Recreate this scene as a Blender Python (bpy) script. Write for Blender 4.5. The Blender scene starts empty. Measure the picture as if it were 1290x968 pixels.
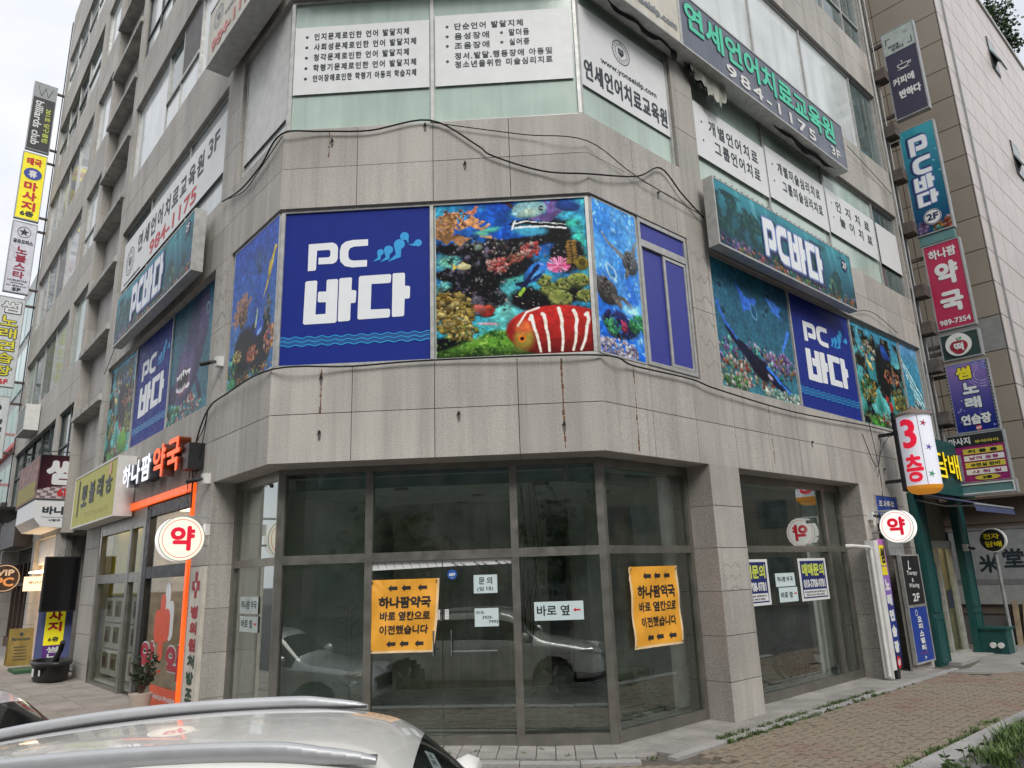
import bpy, bmesh, math, random
import numpy as np
from mathutils import Matrix, Vector
random.seed(7)
S = bpy.context.scene
COL = S.collection
# ---------------------------------------------------------------- camera
YAW, PITCH, ROLL, FPX = -0.04349, 0.25546, -0.03421, 925.9
cd = bpy.data.cameras.new("camera"); cam = bpy.data.objects.new("camera", cd); COL.objects.link(cam); S.camera = cam
cd.sensor_width = 36; cd.sensor_fit = 'HORIZONTAL'; cd.lens = FPX / 1290 * 36; cd.clip_start = 0.05; cd.clip_end = 2000
fw = Vector((math.sin(YAW) * math.cos(PITCH), math.cos(YAW) * math.cos(PITCH), math.sin(PITCH)))
r0 = Vector((math.cos(YAW), -math.sin(YAW), 0)); u0_ = r0.cross(fw)
rr = r0 * math.cos(ROLL) + u0_ * math.sin(ROLL); uu = u0_ * math.cos(ROLL) - r0 * math.sin(ROLL)
CAM = Vector((3.301, -8.485, 1.484))
cam.matrix_world = Matrix(((rr.x, uu.x, -fw.x, CAM.x), (rr.y, uu.y, -fw.y, CAM.y), (rr.z, uu.z, -fw.z, CAM.z), (0, 0, 0, 1)))
# ---------------------------------------------------------------- sky and light (overcast)
S.view_settings.view_transform = 'Standard'; S.view_settings.look = 'None'; S.view_settings.exposure = 0.6; S.view_settings.gamma = 1
W = bpy.data.worlds.new("World"); S.world = W; W.use_nodes = True
nt = W.node_tree; bg = nt.nodes['Background']
SUN_EL, SUN_AZ = 42, 160
sky = nt.nodes.new('ShaderNodeTexSky'); sky.sky_type = 'NISHITA'; sky.sun_disc = False
sky.sun_elevation = math.radians(SUN_EL); sky.sun_rotation = math.radians(SUN_AZ); sky.dust_density = 3
tc = nt.nodes.new('ShaderNodeTexCoord'); mp = nt.nodes.new('ShaderNodeMapping'); mp.inputs['Scale'].default_value = (1.4, 1.4, 3.2)
nz = nt.nodes.new('ShaderNodeTexNoise'); nz.inputs['Scale'].default_value = 1.6; nz.inputs['Detail'].default_value = 7; nz.inputs['Roughness'].default_value = .5
rp = nt.nodes.new('ShaderNodeValToRGB'); rp.color_ramp.elements[0].position = .33; rp.color_ramp.elements[0].color = (5.4, 5.6, 6.1, 1)
rp.color_ramp.elements[1].position = .68; rp.color_ramp.elements[1].color = (8.5, 8.6, 8.9, 1)
mx = nt.nodes.new('ShaderNodeMix'); mx.data_type = 'RGBA'; mx.inputs[0].default_value = .93
nt.links.new(tc.outputs['Generated'], mp.inputs[0]); nt.links.new(mp.outputs[0], nz.inputs[0]); nt.links.new(nz.outputs[0], rp.inputs[0])
nt.links.new(sky.outputs[0], mx.inputs[6]); nt.links.new(rp.outputs[0], mx.inputs[7]); nt.links.new(mx.outputs[2], bg.inputs[0])
bg.inputs[1].default_value = 0.097
sl = bpy.data.lights.new("sun", 'SUN'); sl.energy = 1.35; sl.angle = math.radians(25); sl.color = (1, .97, .93)
so = bpy.data.objects.new("sun", sl); COL.objects.link(so)
az, el = math.radians(SUN_AZ), math.radians(SUN_EL)
sd = Vector((math.sin(az) * math.cos(el), math.cos(az) * math.cos(el), math.sin(el)))
so.rotation_euler = (-sd).to_track_quat('-Z', 'Y').to_euler()
# ---------------------------------------------------------------- faces of the corner building
AL, AR = 0.81477, 0.78838
class Face:
    def __init__(s, o, x):
        s.o = Vector(o); s.x = Vector(x); s.n = s.x.cross(Vector((0, 0, 1)))
    def m(s, u, z, out=0):
        p = s.o + s.x * u + s.n * out
        return Matrix(((s.x.x, 0, s.n.x, p.x), (s.x.y, 0, s.n.y, p.y), (0, 1, 0, z), (0, 0, 0, 1)))
    def perp(s, u, z, out=0):          # plane across the pavement, seen from the corner side
        nn = -s.x if s is FR else s.x
        xx = s.n if s is FR else -s.n
        p = s.o + s.x * u + s.n * out
        return Matrix(((xx.x, 0, nn.x, p.x), (xx.y, 0, nn.y, p.y), (0, 1, 0, z), (0, 0, 0, 1)))
    def w(s, u, z, out=0):
        p = s.o + s.x * u + s.n * out
        return Vector((p.x, p.y, z))
FF = Face((0, 0, 0), (1, 0, 0))
FR = Face((4, 0, 0), (math.cos(AR), math.sin(AR), 0))
FL = Face((0, 0, 0), (math.cos(AL), -math.sin(AL), 0))
# ---------------------------------------------------------------- helpers
def srgb(*c):
    return tuple(((v / 255) / 12.92 if v / 255 <= .04045 else ((v / 255 + .055) / 1.055) ** 2.4) for v in c)
MATS = {}
def mat(name, color, rough=.6, metal=0, var=.12, scale=6, fine=0, bump=0, emit=0, coat=0, streak=0, spec=.5, island=0, emitcol=None):
    if name in MATS: return MATS[name]
    m = bpy.data.materials.new(name); MATS[name] = m; m.use_nodes = True; t = m.node_tree; b = t.nodes['Principled BSDF']
    N = t.nodes.new; Lk = t.links.new
    b.inputs['Roughness'].default_value = rough; b.inputs['Metallic'].default_value = metal
    b.inputs['Specular IOR Level'].default_value = spec; b.inputs['Coat Weight'].default_value = coat
    g = N('ShaderNodeNewGeometry')
    def noise(sc, det=3, vec=None):
        n = N('ShaderNodeTexNoise'); n.inputs['Scale'].default_value = sc; n.inputs['Detail'].default_value = det
        Lk(vec or g.outputs['Position'], n.inputs['Vector']); return n.outputs['Fac']
    def rng(src, a, bb, lo, hi):
        r = N('ShaderNodeMapRange'); Lk(src, r.inputs[0]); r.inputs[1].default_value = a; r.inputs[2].default_value = bb
        r.inputs[3].default_value = lo; r.inputs[4].default_value = hi; return r.outputs[0]
    def mul(a, bb):
        q = N('ShaderNodeMath'); q.operation = 'MULTIPLY'; Lk(a, q.inputs[0]); Lk(bb, q.inputs[1]); return q.outputs[0]
    f = rng(noise(scale, 4), .3, .7, 1 - var, 1 + var)
    if fine: f = mul(f, rng(noise(95, 2), .35, .65, 1 - fine, 1 + fine))
    if streak:
        mpn = N('ShaderNodeMapping'); mpn.inputs['Scale'].default_value = (4.5, 4.5, .35); Lk(g.outputs['Position'], mpn.inputs[0])
        f = mul(f, rng(noise(1.0, 5, mpn.outputs[0]), .42, .72, 1.04, 1 - streak))
        mp2 = N('ShaderNodeMapping'); mp2.inputs['Scale'].default_value = (14, 14, .5); Lk(g.outputs['Position'], mp2.inputs[0])
        f = mul(f, rng(noise(1.0, 4, mp2.outputs[0]), .5, .75, 1.0, 1 - streak * .7))
    if island:
        oi = N('ShaderNodeObjectInfo')
        f = mul(f, rng(oi.outputs['Random'], 0, 1, 1 - island, 1 + island))
        f = mul(f, rng(g.outputs['Random Per Island'], 0, 1, 1 - island, 1 + island))
    vm = N('ShaderNodeVectorMath'); vm.operation = 'SCALE'; vm.inputs[0].default_value = color[:3]; Lk(f, vm.inputs['Scale'])
    Lk(vm.outputs[0], b.inputs['Base Color'])
    if bump:
        bp = N('ShaderNodeBump'); bp.inputs['Strength'].default_value = bump; bp.inputs['Distance'].default_value = .004
        Lk(noise(60, 3), bp.inputs['Height']); Lk(bp.outputs[0], b.inputs['Normal'])
    Lk(rng(noise(scale * 2, 3), .3, .7, max(0, rough * .8), min(1, rough * 1.2)), b.inputs['Roughness'])
    if emit:
        ec = emitcol or color
        b.inputs['Emission Color'].default_value = (*ec[:3], 1); b.inputs['Emission Strength'].default_value = emit
    return m
def glass(name, tint, ior=1.45, refl=1.0, rough=0.0, dust=.03):
    m = bpy.data.materials.new(name); m.use_nodes = True; t = m.node_tree; t.nodes.remove(t.nodes['Principled BSDF'])
    N = t.nodes.new; Lk = t.links.new; out = t.nodes['Material Output']
    tr = N('ShaderNodeBsdfTransparent'); tr.inputs[0].default_value = (*tint, 1)
    gl = N('ShaderNodeBsdfGlossy'); gl.inputs['Roughness'].default_value = rough; gl.inputs[0].default_value = (.95, 1, .97, 1)
    fr = N('ShaderNodeFresnel'); fr.inputs[0].default_value = ior
    q = N('ShaderNodeMath'); q.operation = 'MULTIPLY'; q.use_clamp = True; Lk(fr.outputs[0], q.inputs[0]); q.inputs[1].default_value = refl
    mxs = N('ShaderNodeMixShader'); Lk(q.outputs[0], mxs.inputs[0]); Lk(tr.outputs[0], mxs.inputs[1]); Lk(gl.outputs[0], mxs.inputs[2])
    di = N('ShaderNodeBsdfDiffuse'); di.inputs[0].default_value = (.45, .47, .44, 1)
    g = N('ShaderNodeNewGeometry'); n = N('ShaderNodeTexNoise'); n.inputs['Scale'].default_value = 3; n.inputs['Detail'].default_value = 6; Lk(g.outputs['Position'], n.inputs[0])
    r = N('ShaderNodeMapRange'); Lk(n.outputs[0], r.inputs[0]); r.inputs[1].default_value = .4; r.inputs[2].default_value = .8; r.inputs[3].default_value = 0; r.inputs[4].default_value = dust
    m2 = N('ShaderNodeMixShader'); Lk(r.outputs[0], m2.inputs[0]); Lk(mxs.outputs[0], m2.inputs[1]); Lk(di.outputs[0], m2.inputs[2]); Lk(m2.outputs[0], out.inputs[0])
    return m
def vcmat(name, rough=.4, emit=0):
    if name in MATS: return MATS[name]
    m = bpy.data.materials.new(name); MATS[name] = m; m.use_nodes = True; t = m.node_tree; b = t.nodes['Principled BSDF']
    a = t.nodes.new('ShaderNodeVertexColor'); a.layer_name = 'print'; t.links.new(a.outputs[0], b.inputs['Base Color']); b.inputs['Roughness'].default_value = rough; b.inputs['Specular IOR Level'].default_value = .12
    if emit: t.links.new(a.outputs[0], b.inputs['Emission Color']); b.inputs['Emission Strength'].default_value = emit
    return m
class MB:
    def __init__(s): s.v = []; s.f = []; s.mi = []
    def box(s, x0, x1, y0, y1, z0, z1, m=0):
        b = len(s.v)
        s.v += [(x0, y0, z0), (x1, y0, z0), (x1, y1, z0), (x0, y1, z0), (x0, y0, z1), (x1, y0, z1), (x1, y1, z1), (x0, y1, z1)]
        s.f += [(b, b + 3, b + 2, b + 1), (b + 4, b + 5, b + 6, b + 7), (b, b + 1, b + 5, b + 4), (b + 1, b + 2, b + 6, b + 5), (b + 2, b + 3, b + 7, b + 6), (b + 3, b, b + 4, b + 7)]
        s.mi += [m] * 6; return s
    def poly(s, pts, m=0):
        b = len(s.v); s.v += [tuple(p) for p in pts]; s.f.append(tuple(range(b, b + len(pts)))); s.mi.append(m); return s
    def prism(s, pts, z0, z1, m=0, side=None):     # 2D outline (counter-clockwise) extruded in local z
        n = len(pts); b = len(s.v)
        s.v += [(p[0], p[1], z0) for p in pts] + [(p[0], p[1], z1) for p in pts]
        s.f.append(tuple(b + n + i for i in range(n))); s.mi.append(m)
        s.f.append(tuple(b + n - 1 - i for i in range(n))); s.mi.append(m)
        for i in range(n):
            j = (i + 1) % n; s.f.append((b + i, b + j, b + n + j, b + n + i)); s.mi.append(m if side is None else side)
        return s
    def disc(s, cx, cy, r, z0, z1, n=32, m=0, side=None, ry=None):
        ry = ry or r
        return s.prism([(cx + r * math.cos(2 * math.pi * i / n), cy + ry * math.sin(2 * math.pi * i / n)) for i in range(n)], z0, z1, m, side)
    def ring(s, cx, cy, r0, r1, z, n=32, m=0):
        b = len(s.v)
        for i in range(n):
            a = 2 * math.pi * i / n
            s.v += [(cx + r0 * math.cos(a), cy + r0 * math.sin(a), z), (cx + r1 * math.cos(a), cy + r1 * math.sin(a), z)]
        for i in range(n):
            j = (i + 1) % n; s.f.append((b + 2 * i, b + 2 * i + 1, b + 2 * j + 1, b + 2 * j)); s.mi.append(m)
        return s
    def tube(s, pts, r, n=6, m=0, caps=True):
        pts = [Vector(p) for p in pts]; rings = []; up = Vector((0.01, .02, 1))
        for i, p in enumerate(pts):
            d = (pts[min(i + 1, len(pts) - 1)] - pts[max(i - 1, 0)])
            d = d.normalized() if d.length > 1e-9 else Vector((0, 0, 1))
            a = d.cross(up)
            if a.length < .05: a = d.cross(Vector((1, 0, 0)))
            a.normalize(); c = a.cross(d); rad = r[i] if isinstance(r, (list, tuple)) else r
            b = len(s.v); rings.append(b)
            for k in range(n):
                t = 2 * math.pi * k / n; q = p + a * (rad * math.cos(t)) + c * (rad * math.sin(t)); s.v.append(tuple(q))
        for a, b in zip(rings, rings[1:]):
            for k in range(n):
                j = (k + 1) % n; s.f.append((a + k, b + k, b + j, a + j)); s.mi.append(m)
        if caps:
            s.f.append(tuple(rings[0] + k for k in range(n))); s.mi.append(m)
            s.f.append(tuple(rings[-1] + n - 1 - k for k in range(n))); s.mi.append(m)
        return s
    def mesh(s, name, mats, smooth=False):
        me = bpy.data.meshes.new(name); me.from_pydata([tuple(v) for v in s.v], [], s.f)
        for m in (mats if isinstance(mats, (list, tuple)) else [mats]): me.materials.append(m)
        if len(me.materials) > 1: me.polygons.foreach_set('material_index', s.mi)
        if smooth: me.polygons.foreach_set('use_smooth', [True] * len(me.polygons))
        me.update(); return me
    def build(s, name, mats, parent=None, mw=None, smooth=False):
        return link(name, s.mesh(name, mats, smooth), parent, mw)
def link(name, me, parent=None, mw=None):
    o = bpy.data.objects.new(name, me); COL.objects.link(o)
    if parent is not None: o.parent = parent
    if mw is not None: o.matrix_basis = mw
    return o
def thing(name, label, cat, mw=None, group=None):
    o = bpy.data.objects.new(name, None); COL.objects.link(o); o.empty_display_size = .2
    if mw is not None: o.matrix_basis = mw
    return tag(o, label, cat, group)
def tag(o, label, cat, group=None):
    o['label'] = label; o['category'] = cat
    if group: o['group'] = group
    return o
def struct(o): o['kind'] = 'structure'; return o
def stuff(o): o['kind'] = 'stuff'; return o
# ---- lettering
_G = {}
def glyphs(s, space=1.0):
    k = (s, space)
    if k in _G: return _G[k]
    c = bpy.data.curves.new("lettering", "FONT"); c.body = s; c.space_character = space; c.resolution_u = 3
    o = bpy.data.objects.new("lettering", c); COL.objects.link(o)
    me = bpy.data.meshes.new_from_object(o)
    v = np.array([x.co[:2] for x in me.vertices]) if len(me.vertices) else np.zeros((1, 2))
    f = [tuple(p.vertices) for p in me.polygons]
    bpy.data.objects.remove(o); bpy.data.curves.remove(c); bpy.data.meshes.remove(me)
    mn, mxx = v.min(0), v.max(0); _G[k] = ((v - mn) / np.maximum(mxx - mn, 1e-6), f, (mxx - mn)); return _G[k]
def put_text(mb, s, x, y, w, h, z=.002, bold=0, m=0, shear=0, rot=0, space=1.0, keep=False):
    """x,y lower-left corner of the box w by h the letters fill; bold = stroke thickening in metres"""
    v, f, dim = glyphs(s, space)
    if keep:
        nw = h * dim[0] / dim[1]; x += (w - nw) / 2; w = nw
    offs = [(0, 0)]
    if bold:
        k = 8 if bold > .004 else 4
        offs += [(bold * math.cos(2 * math.pi * i / k), bold * math.sin(2 * math.pi * i / k)) for i in range(k)]
        if bold > .012: offs += [(bold * .5 * math.cos(2 * math.pi * i / 6), bold * .5 * math.sin(2 * math.pi * i / 6)) for i in range(6)]
    cr, sr = math.cos(rot), math.sin(rot)
    for q, (dx, dy) in enumerate(offs):
        b = len(mb.v)
        for a in v:
            lx = bold + a[0] * (w - 2 * bold) + dx + shear * a[1] * h; ly = bold + a[1] * (h - 2 * bold) + dy
            mb.v.append((x + lx * cr - ly * sr, y + lx * sr + ly * cr, z + q * .00012))
        for t in f: mb.f.append(tuple(b + i for i in t)); mb.mi.append(m)
    return mb
def vtext(mb, s, x, y_top, w, h, gap, z=.002, bold=0, m=0):
    for i, ch in enumerate(s):
        if ch != ' ': put_text(mb, ch, x, y_top - h - i * (h + gap), w, h, z, bold, m)
    return mb
def line2d(mb, pts, w, z, m=0):
    for (a, b) in zip(pts, pts[1:]):
        dx, dy = b[0] - a[0], b[1] - a[1]; L = math.hypot(dx, dy) or 1; nx, ny = -dy / L * w / 2, dx / L * w / 2
        ex, ey = dx / L * w * .3, dy / L * w * .3
        mb.poly([(a[0] - ex - nx, a[1] - ey - ny, z), (b[0] + ex - nx, b[1] + ey - ny, z), (b[0] + ex + nx, b[1] + ey + ny, z), (a[0] - ex + nx, a[1] - ey + ny, z)], m); z += .00005
    return mb
# PC logo letters, measured from the printed panel; each normalised to its own box
_RAW = {'P': [(385, 262), (495, 256), (512, 266), (519, 282), (519, 335), (512, 350), (498, 358), (432, 360), (432, 328), (478, 327), (485, 320), (485, 298), (478, 291), (424, 293), (422, 383), (418, 389), (385, 391)],
        'C': [(655, 251), (655, 282), (592, 285), (574, 292), (567, 308), (567, 332), (574, 347), (592, 352), (652, 350), (652, 381), (585, 384), (552, 377), (532, 356), (528, 335), (528, 302), (534, 277), (553, 260), (585, 253)],
        'b': [(382, 437), (424, 434), (430, 439), (427, 590), (472, 588), (472, 535), (440, 535), (435, 530), (435, 491), (440, 486), (472, 486), (472, 436), (478, 431), (519, 429), (524, 435), (522, 622), (515, 629), (380, 635), (373, 629), (376, 443)],
        'a': [(533, 430), (582, 427), (586, 432), (585, 486), (602, 487), (607, 492), (605, 540), (601, 545), (583, 546), (582, 621), (577, 626), (532, 629), (527, 624), (529, 435)],
        'd': [(624, 424), (756, 418), (762, 424), (760, 454), (754, 459), (674, 462), (672, 578), (752, 576), (758, 582), (757, 609), (751, 615), (620, 622), (614, 616), (617, 430)],
        'A': [(771, 418), (818, 416), (823, 421), (823, 476), (841, 477), (846, 482), (845, 529), (840, 534), (822, 535), (820, 608), (815, 613), (771, 616), (766, 611), (768, 423)]}
def logo_poly(mb, ch, x, y, w, h, z, m=0, grow=0, shear=0):
    p = _RAW[ch]; p = [(a, -(b + (a - 270) * .03)) for a, b in p]
    x0 = min(a for a, b in p); x1 = max(a for a, b in p); y0 = min(b for a, b in p); y1 = max(b for a, b in p)
    q = [(x + (a - x0) / (x1 - x0) * w, y + (b - y0) / (y1 - y0) * h) for a, b in p]
    offs = [(0, 0)] if not grow else [(grow * math.cos(k * math.pi / 4), grow * math.sin(k * math.pi / 4)) for k in range(8)]
    for i, (dx, dy) in enumerate(offs): mb.poly([(a + dx + shear * (b - y), b + dy, z + i * .0001) for a, b in q], m)
def drop(mb, cx, cy, r, tx, ty, z, m=0, bend=.35):
    a0 = math.atan2(ty - cy, tx - cx); pts = []
    for i in range(15):
        a = a0 + .9 + (2 * math.pi - 1.8) * i / 14; pts.append((cx + r * math.cos(a), cy + r * math.sin(a), z))
    L = math.hypot(tx - cx, ty - cy); nx, ny = -(ty - cy) / L, (tx - cx) / L
    pts.append(((cx + tx) / 2 + nx * L * (bend - .22), (cy + ty) / 2 + ny * L * (bend - .22), z)); pts.append((tx, ty, z)); pts.append(((cx + tx) / 2 + nx * L * (bend + .05), (cy + ty) / 2 + ny * L * (bend + .05), z))
    mb.poly(pts, m)
# ---- printed pictures (numpy painting carried by a fine grid's colour attribute)
class Cv:
    def __init__(s, w, h, step=.012, seed=1):
        s.w, s.h = w, h; s.nx, s.ny = max(8, int(w / step)), max(8, int(h / step)); s.asp = w / h
        s.X, s.Y = np.meshgrid(np.linspace(0, s.asp, s.nx), np.linspace(0, 1, s.ny)); s.c = np.zeros((s.ny, s.nx, 3)); s.rs = np.random.RandomState(seed)
    def noise(s, sc, octv=4, seed=0):
        out = np.zeros_like(s.X); amp = 1; tot = 0; rs = np.random.RandomState(seed + 11)
        for o in range(octv):
            n = 64; g = rs.rand(n, n); x = s.X * sc; y = s.Y * sc; xi = np.floor(x).astype(int); yi = np.floor(y).astype(int); fx = x - xi; fy = y - yi
            fx = fx * fx * (3 - 2 * fx); fy = fy * fy * (3 - 2 * fy)
            a = g[yi % n, xi % n]; b = g[yi % n, (xi + 1) % n]; c = g[(yi + 1) % n, xi % n]; d = g[(yi + 1) % n, (xi + 1) % n]
            out += amp * ((a * (1 - fx) + b * fx) * (1 - fy) + (c * (1 - fx) + d * fx) * fy); tot += amp; amp *= .55; sc *= 2.1
        return out / tot
    def mix(s, m, col):
        m = np.clip(m, 0, 1)[..., None]; s.c = s.c * (1 - m) + np.array(col) / (255. if np.ndim(col) == 1 else 1) * m
    def grad(s, top, bot):
        t = s.Y[..., None]; s.c = (np.array(top) * (1 - t) + np.array(bot) * t) / 255.
    def ell(s, cx, cy, rx, ry, col, ang=0, soft=.12, shade=.35, tex=0):
        cx *= s.asp; R = max(rx, ry) * 1.3
        j0, j1 = np.searchsorted(s.X[0], [cx - R, cx + R]); i0, i1 = np.searchsorted(s.Y[:, 0], [cy - R, cy + R])
        if j1 <= j0 or i1 <= i0: return
        X = s.X[i0:i1, j0:j1] - cx; Y = s.Y[i0:i1, j0:j1] - cy; ca, sa = math.cos(ang), math.sin(ang)
        x = (X * ca + Y * sa) / rx; y = (-X * sa + Y * ca) / ry; r = np.sqrt(x * x + y * y); m = np.clip((1 - r) / soft, 0, 1)[..., None]
        sh = (1 - shade * np.clip(.5 + .6 * Y / ry + .3 * r, 0, 1.4))[..., None]
        s.c[i0:i1, j0:j1] = s.c[i0:i1, j0:j1] * (1 - m) + np.array(col) / 255. * sh * m
    def poly(s, pts, col):
        x = s.X; y = s.Y; ins = np.zeros_like(x, bool); n = len(pts); P = [(a * s.asp, b) for a, b in pts]
        for i in range(n):
            (x1, y1), (x2, y2) = P[i], P[(i + 1) % n]
            ins ^= ((y1 > y) != (y2 > y)) & (x < (x2 - x1) * (y - y1) / ((y2 - y1) or 1e-9) + x1)
        s.mix(ins.astype(float), col)
    def stroke(s, pts, w, col, w2=None):
        P = [(a * s.asp, b) for a, b in pts]; n = len(P) - 1
        for i, ((x1, y1), (x2, y2)) in enumerate(zip(P, P[1:])):
            dx, dy = x2 - x1, y2 - y1; L = dx * dx + dy * dy or 1e-9
            t = np.clip(((s.X - x1) * dx + (s.Y - y1) * dy) / L, 0, 1); d = np.hypot(s.X - x1 - t * dx, s.Y - y1 - t * dy)
            ww = w if w2 is None else w + (w2 - w) * (i + t) / n
            s.mix((ww - d) / .004 + .5, col)
    def blobs(s, n, cx, cy, rx, ry, size, cols, seed=1, shade=.55):
        rs = np.random.RandomState(seed)
        for i in range(n):
            a = rs.rand() * 6.28; r = math.sqrt(rs.rand()); c = np.array(cols[rs.randint(len(cols))]) * rs.uniform(.75, 1.15); z = size * rs.uniform(.6, 1.4)
            s.ell(cx + rx * r * math.cos(a), cy + ry * r * math.sin(a), z, z * rs.uniform(.5, 1), np.clip(c, 0, 255), rs.rand() * 3, .3, shade)
    def branch(s, x, y, h, col, seed=1, n=9, w=.012):
        rs = np.random.RandomState(seed)
        for i in range(n):
            a = -1.57 + rs.uniform(-1.1, 1.1); L = h * rs.uniform(.6, 1); x1 = x + L * .5 * math.cos(a) / s.asp; y1 = y + L * .5 * math.sin(a)
            s.stroke([(x, y), (x1, y1)], w, np.array(col) * .8)
            for k in range(3):
                b = a + rs.uniform(-.9, .9); x2, y2 = x1 + L * .4 * math.cos(b) / s.asp, y1 + L * .4 * math.sin(b)
                s.stroke([(x1, y1), (x2, y2)], w * .75, col); s.ell(x2, y2, w, w, np.clip(np.array(col) * 1.25, 0, 255), 0, .3, .2)
    def rocks(s, thr, seed, y0=0, y1=1, sc=4, dark=(14, 16, 18), lit=(120, 110, 105)):
        n = s.noise(sc, 5, seed); n2 = s.noise(sc * 5, 4, seed + 3); m = (n - thr) * 14; m *= ((s.Y > y0) & (s.Y < y1))
        s.mix(m, dark); s.mix(np.clip(m, 0, 1) * np.clip((n2 - .55) * 5, 0, .8), lit)
    def fish(s, x, y, L, H, ang, col, fin, eye=True, belly=None, flip=1):
        ca, sa = math.cos(ang) * flip, math.sin(ang)
        T = lambda a, b: (x + (a * ca * L - b * sa * H * flip * 0 - b * math.sin(ang) * H) / s.asp, y + (a * sa * L * 1 + b * H * math.cos(ang)))
        s.poly([T(-.8, 0), T(-1.5, -.8), T(-1.35, 0), T(-1.5, .8)], fin); s.poly([T(-.6, -.7), T(.1, -1.35), T(.4, -.8)], fin)
        s.ell(x, y, L, H, col, ang * flip, .1, .35)
        if belly is not None: s.ell(x, y + H * .45, L * .75, H * .45, belly, ang * flip, .6, .1)
        if eye:
            e = T(.68, -.2); s.ell(e[0], e[1], H * .17, H * .17, (240, 240, 230), 0, .2, 0); s.ell(e[0], e[1], H * .1, H * .1, (10, 10, 10), 0, .2, 0)
    def warp(s, amp, sc, seed=0):
        dx = (s.noise(sc, 4, seed + 40) - .5) * amp; dy = (s.noise(sc, 4, seed + 80) - .5) * amp
        jx = np.clip(((s.X + dx) / s.asp * (s.nx - 1)).round().astype(int), 0, s.nx - 1); iy = np.clip(((s.Y + dy) * (s.ny - 1)).round().astype(int), 0, s.ny - 1)
        s.c = s.c[iy, jx]
    def grain(s, amt, sc=45, seed=0):
        s.c *= (1 + amt * (s.noise(sc, 3, seed + 5) - .5) * 2)[..., None]; s.c *= (1 + amt * .7 * (s.noise(sc * .35, 3, seed + 6) - .5) * 2)[..., None]
    def specks(s, n, x0, x1, y0, y1, size, cols, seed=0):
        rs = np.random.RandomState(seed)
        for i in range(n):
            x, y = rs.uniform(x0, x1), rs.uniform(y0, y1); z = size * rs.uniform(.5, 1.5); s.ell(x, y, z, z * rs.uniform(.4, 1), np.clip(np.array(cols[rs.randint(len(cols))]) * rs.uniform(.7, 1.2), 0, 255), rs.rand() * 3, .5, .3)
    def obj(s, name, parent, z=.004, x=0, y=0, rough=.4, emit=0):
        nx, ny = s.nx, s.ny; c = np.clip(s.c, 0, 1); lin = np.where(c <= .04045, c / 12.92, ((c + .055) / 1.055) ** 2.4)
        V = np.zeros((ny, nx, 3)); V[..., 0] = x + s.X / s.asp * s.w; V[..., 1] = y + (1 - s.Y) * s.h; V[..., 2] = z
        idx = np.arange(nx * ny).reshape(ny, nx); F = np.stack([idx[:-1, :-1], idx[1:, :-1], idx[1:, 1:], idx[:-1, 1:]], -1).reshape(-1, 4)
        me = bpy.data.meshes.new(name); me.vertices.add(nx * ny); me.vertices.foreach_set('co', V.ravel()); me.loops.add(F.size); me.loops.foreach_set('vertex_index', F.ravel())
        me.polygons.add(len(F)); me.polygons.foreach_set('loop_start', np.arange(0, F.size, 4)); me.update(calc_edges=True)
        at = me.color_attributes.new('print', 'FLOAT_COLOR', 'POINT'); at.data.foreach_set('color', np.concatenate([lin, np.ones((ny, nx, 1))], -1).ravel())
        me.materials.append(vcmat('printed_film_%d_%d' % (rough * 100, emit * 100), rough, emit)); return link(name, me, parent)
# ---------------------------------------------------------------- materials
GRAN = mat('grey_granite', (.435, .41, .368), .7, var=.10, scale=.9, fine=.27, bump=.2, streak=.2, island=.085)
GRAND = mat('polished_granite', (.35, .325, .295), .5, var=.08, scale=1.5, fine=.4, bump=.1, streak=.12, island=.05)
CORE = mat('joint_mortar', (.07, .065, .06), .9)
FRAME = mat('brushed_bronze_frame', (.27, .26, .23), .38, .75, var=.12, scale=5)
ALU = mat('weathered_aluminium', (.46, .46, .44), .45, .35, var=.16, scale=9)
DARKF = mat('dark_window_frame', (.05, .055, .055), .5)
WHITE = mat('white_film', (.74, .75, .74), .45, var=.04)
WHITE2 = mat('white_paint', (.72, .71, .68), .5, var=.08)
FROST = mat('frosted_glass', (.33, .42, .37), .12, var=.14, scale=1.2, streak=.15)
PALEGL = mat('blind_and_sky_glass', (.62, .66, .65), .1, var=.12, scale=1.4, streak=.12)  # pale base colour: blind tone plus white sky reflection painted into the pane
PANE = mat('dark_pane_glass', (.10, .14, .135), .04, var=.35, scale=1.1, spec=.9)
BLACK = mat('black_plastic', (.015, .015, .016), .45)
CABLE = mat('black_cable_rubber', (.012, .012, .012), .6)
NAVY = mat('royal_blue_film', srgb(33, 50, 135), .5, var=.04, spec=.15)
INK = mat('dark_ink', srgb(38, 50, 58), .5, var=.03)
RED = mat('red_ink', srgb(200, 40, 50), .5, var=.03)
LBLUE = mat('light_blue_ink', srgb(40, 160, 225), .5, var=.03)
RUST = mat('rust_stain', (.16, .075, .035), .9, var=.5, scale=12)
GREYM = mat('galvanised_grey', (.33, .34, .34), .5, .3, var=.15)
GLASS1 = glass('shopfront_glass', (.93, .98, .94), 1.5, 4.2, dust=.05)
GLASSR = glass('side_shopfront_glass', (.93, .98, .94), 1.5, 3.2, dust=.05)
GLASSC = glass('clear_shop_glass', (.88, .9, .86), 1.45, .7)
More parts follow.
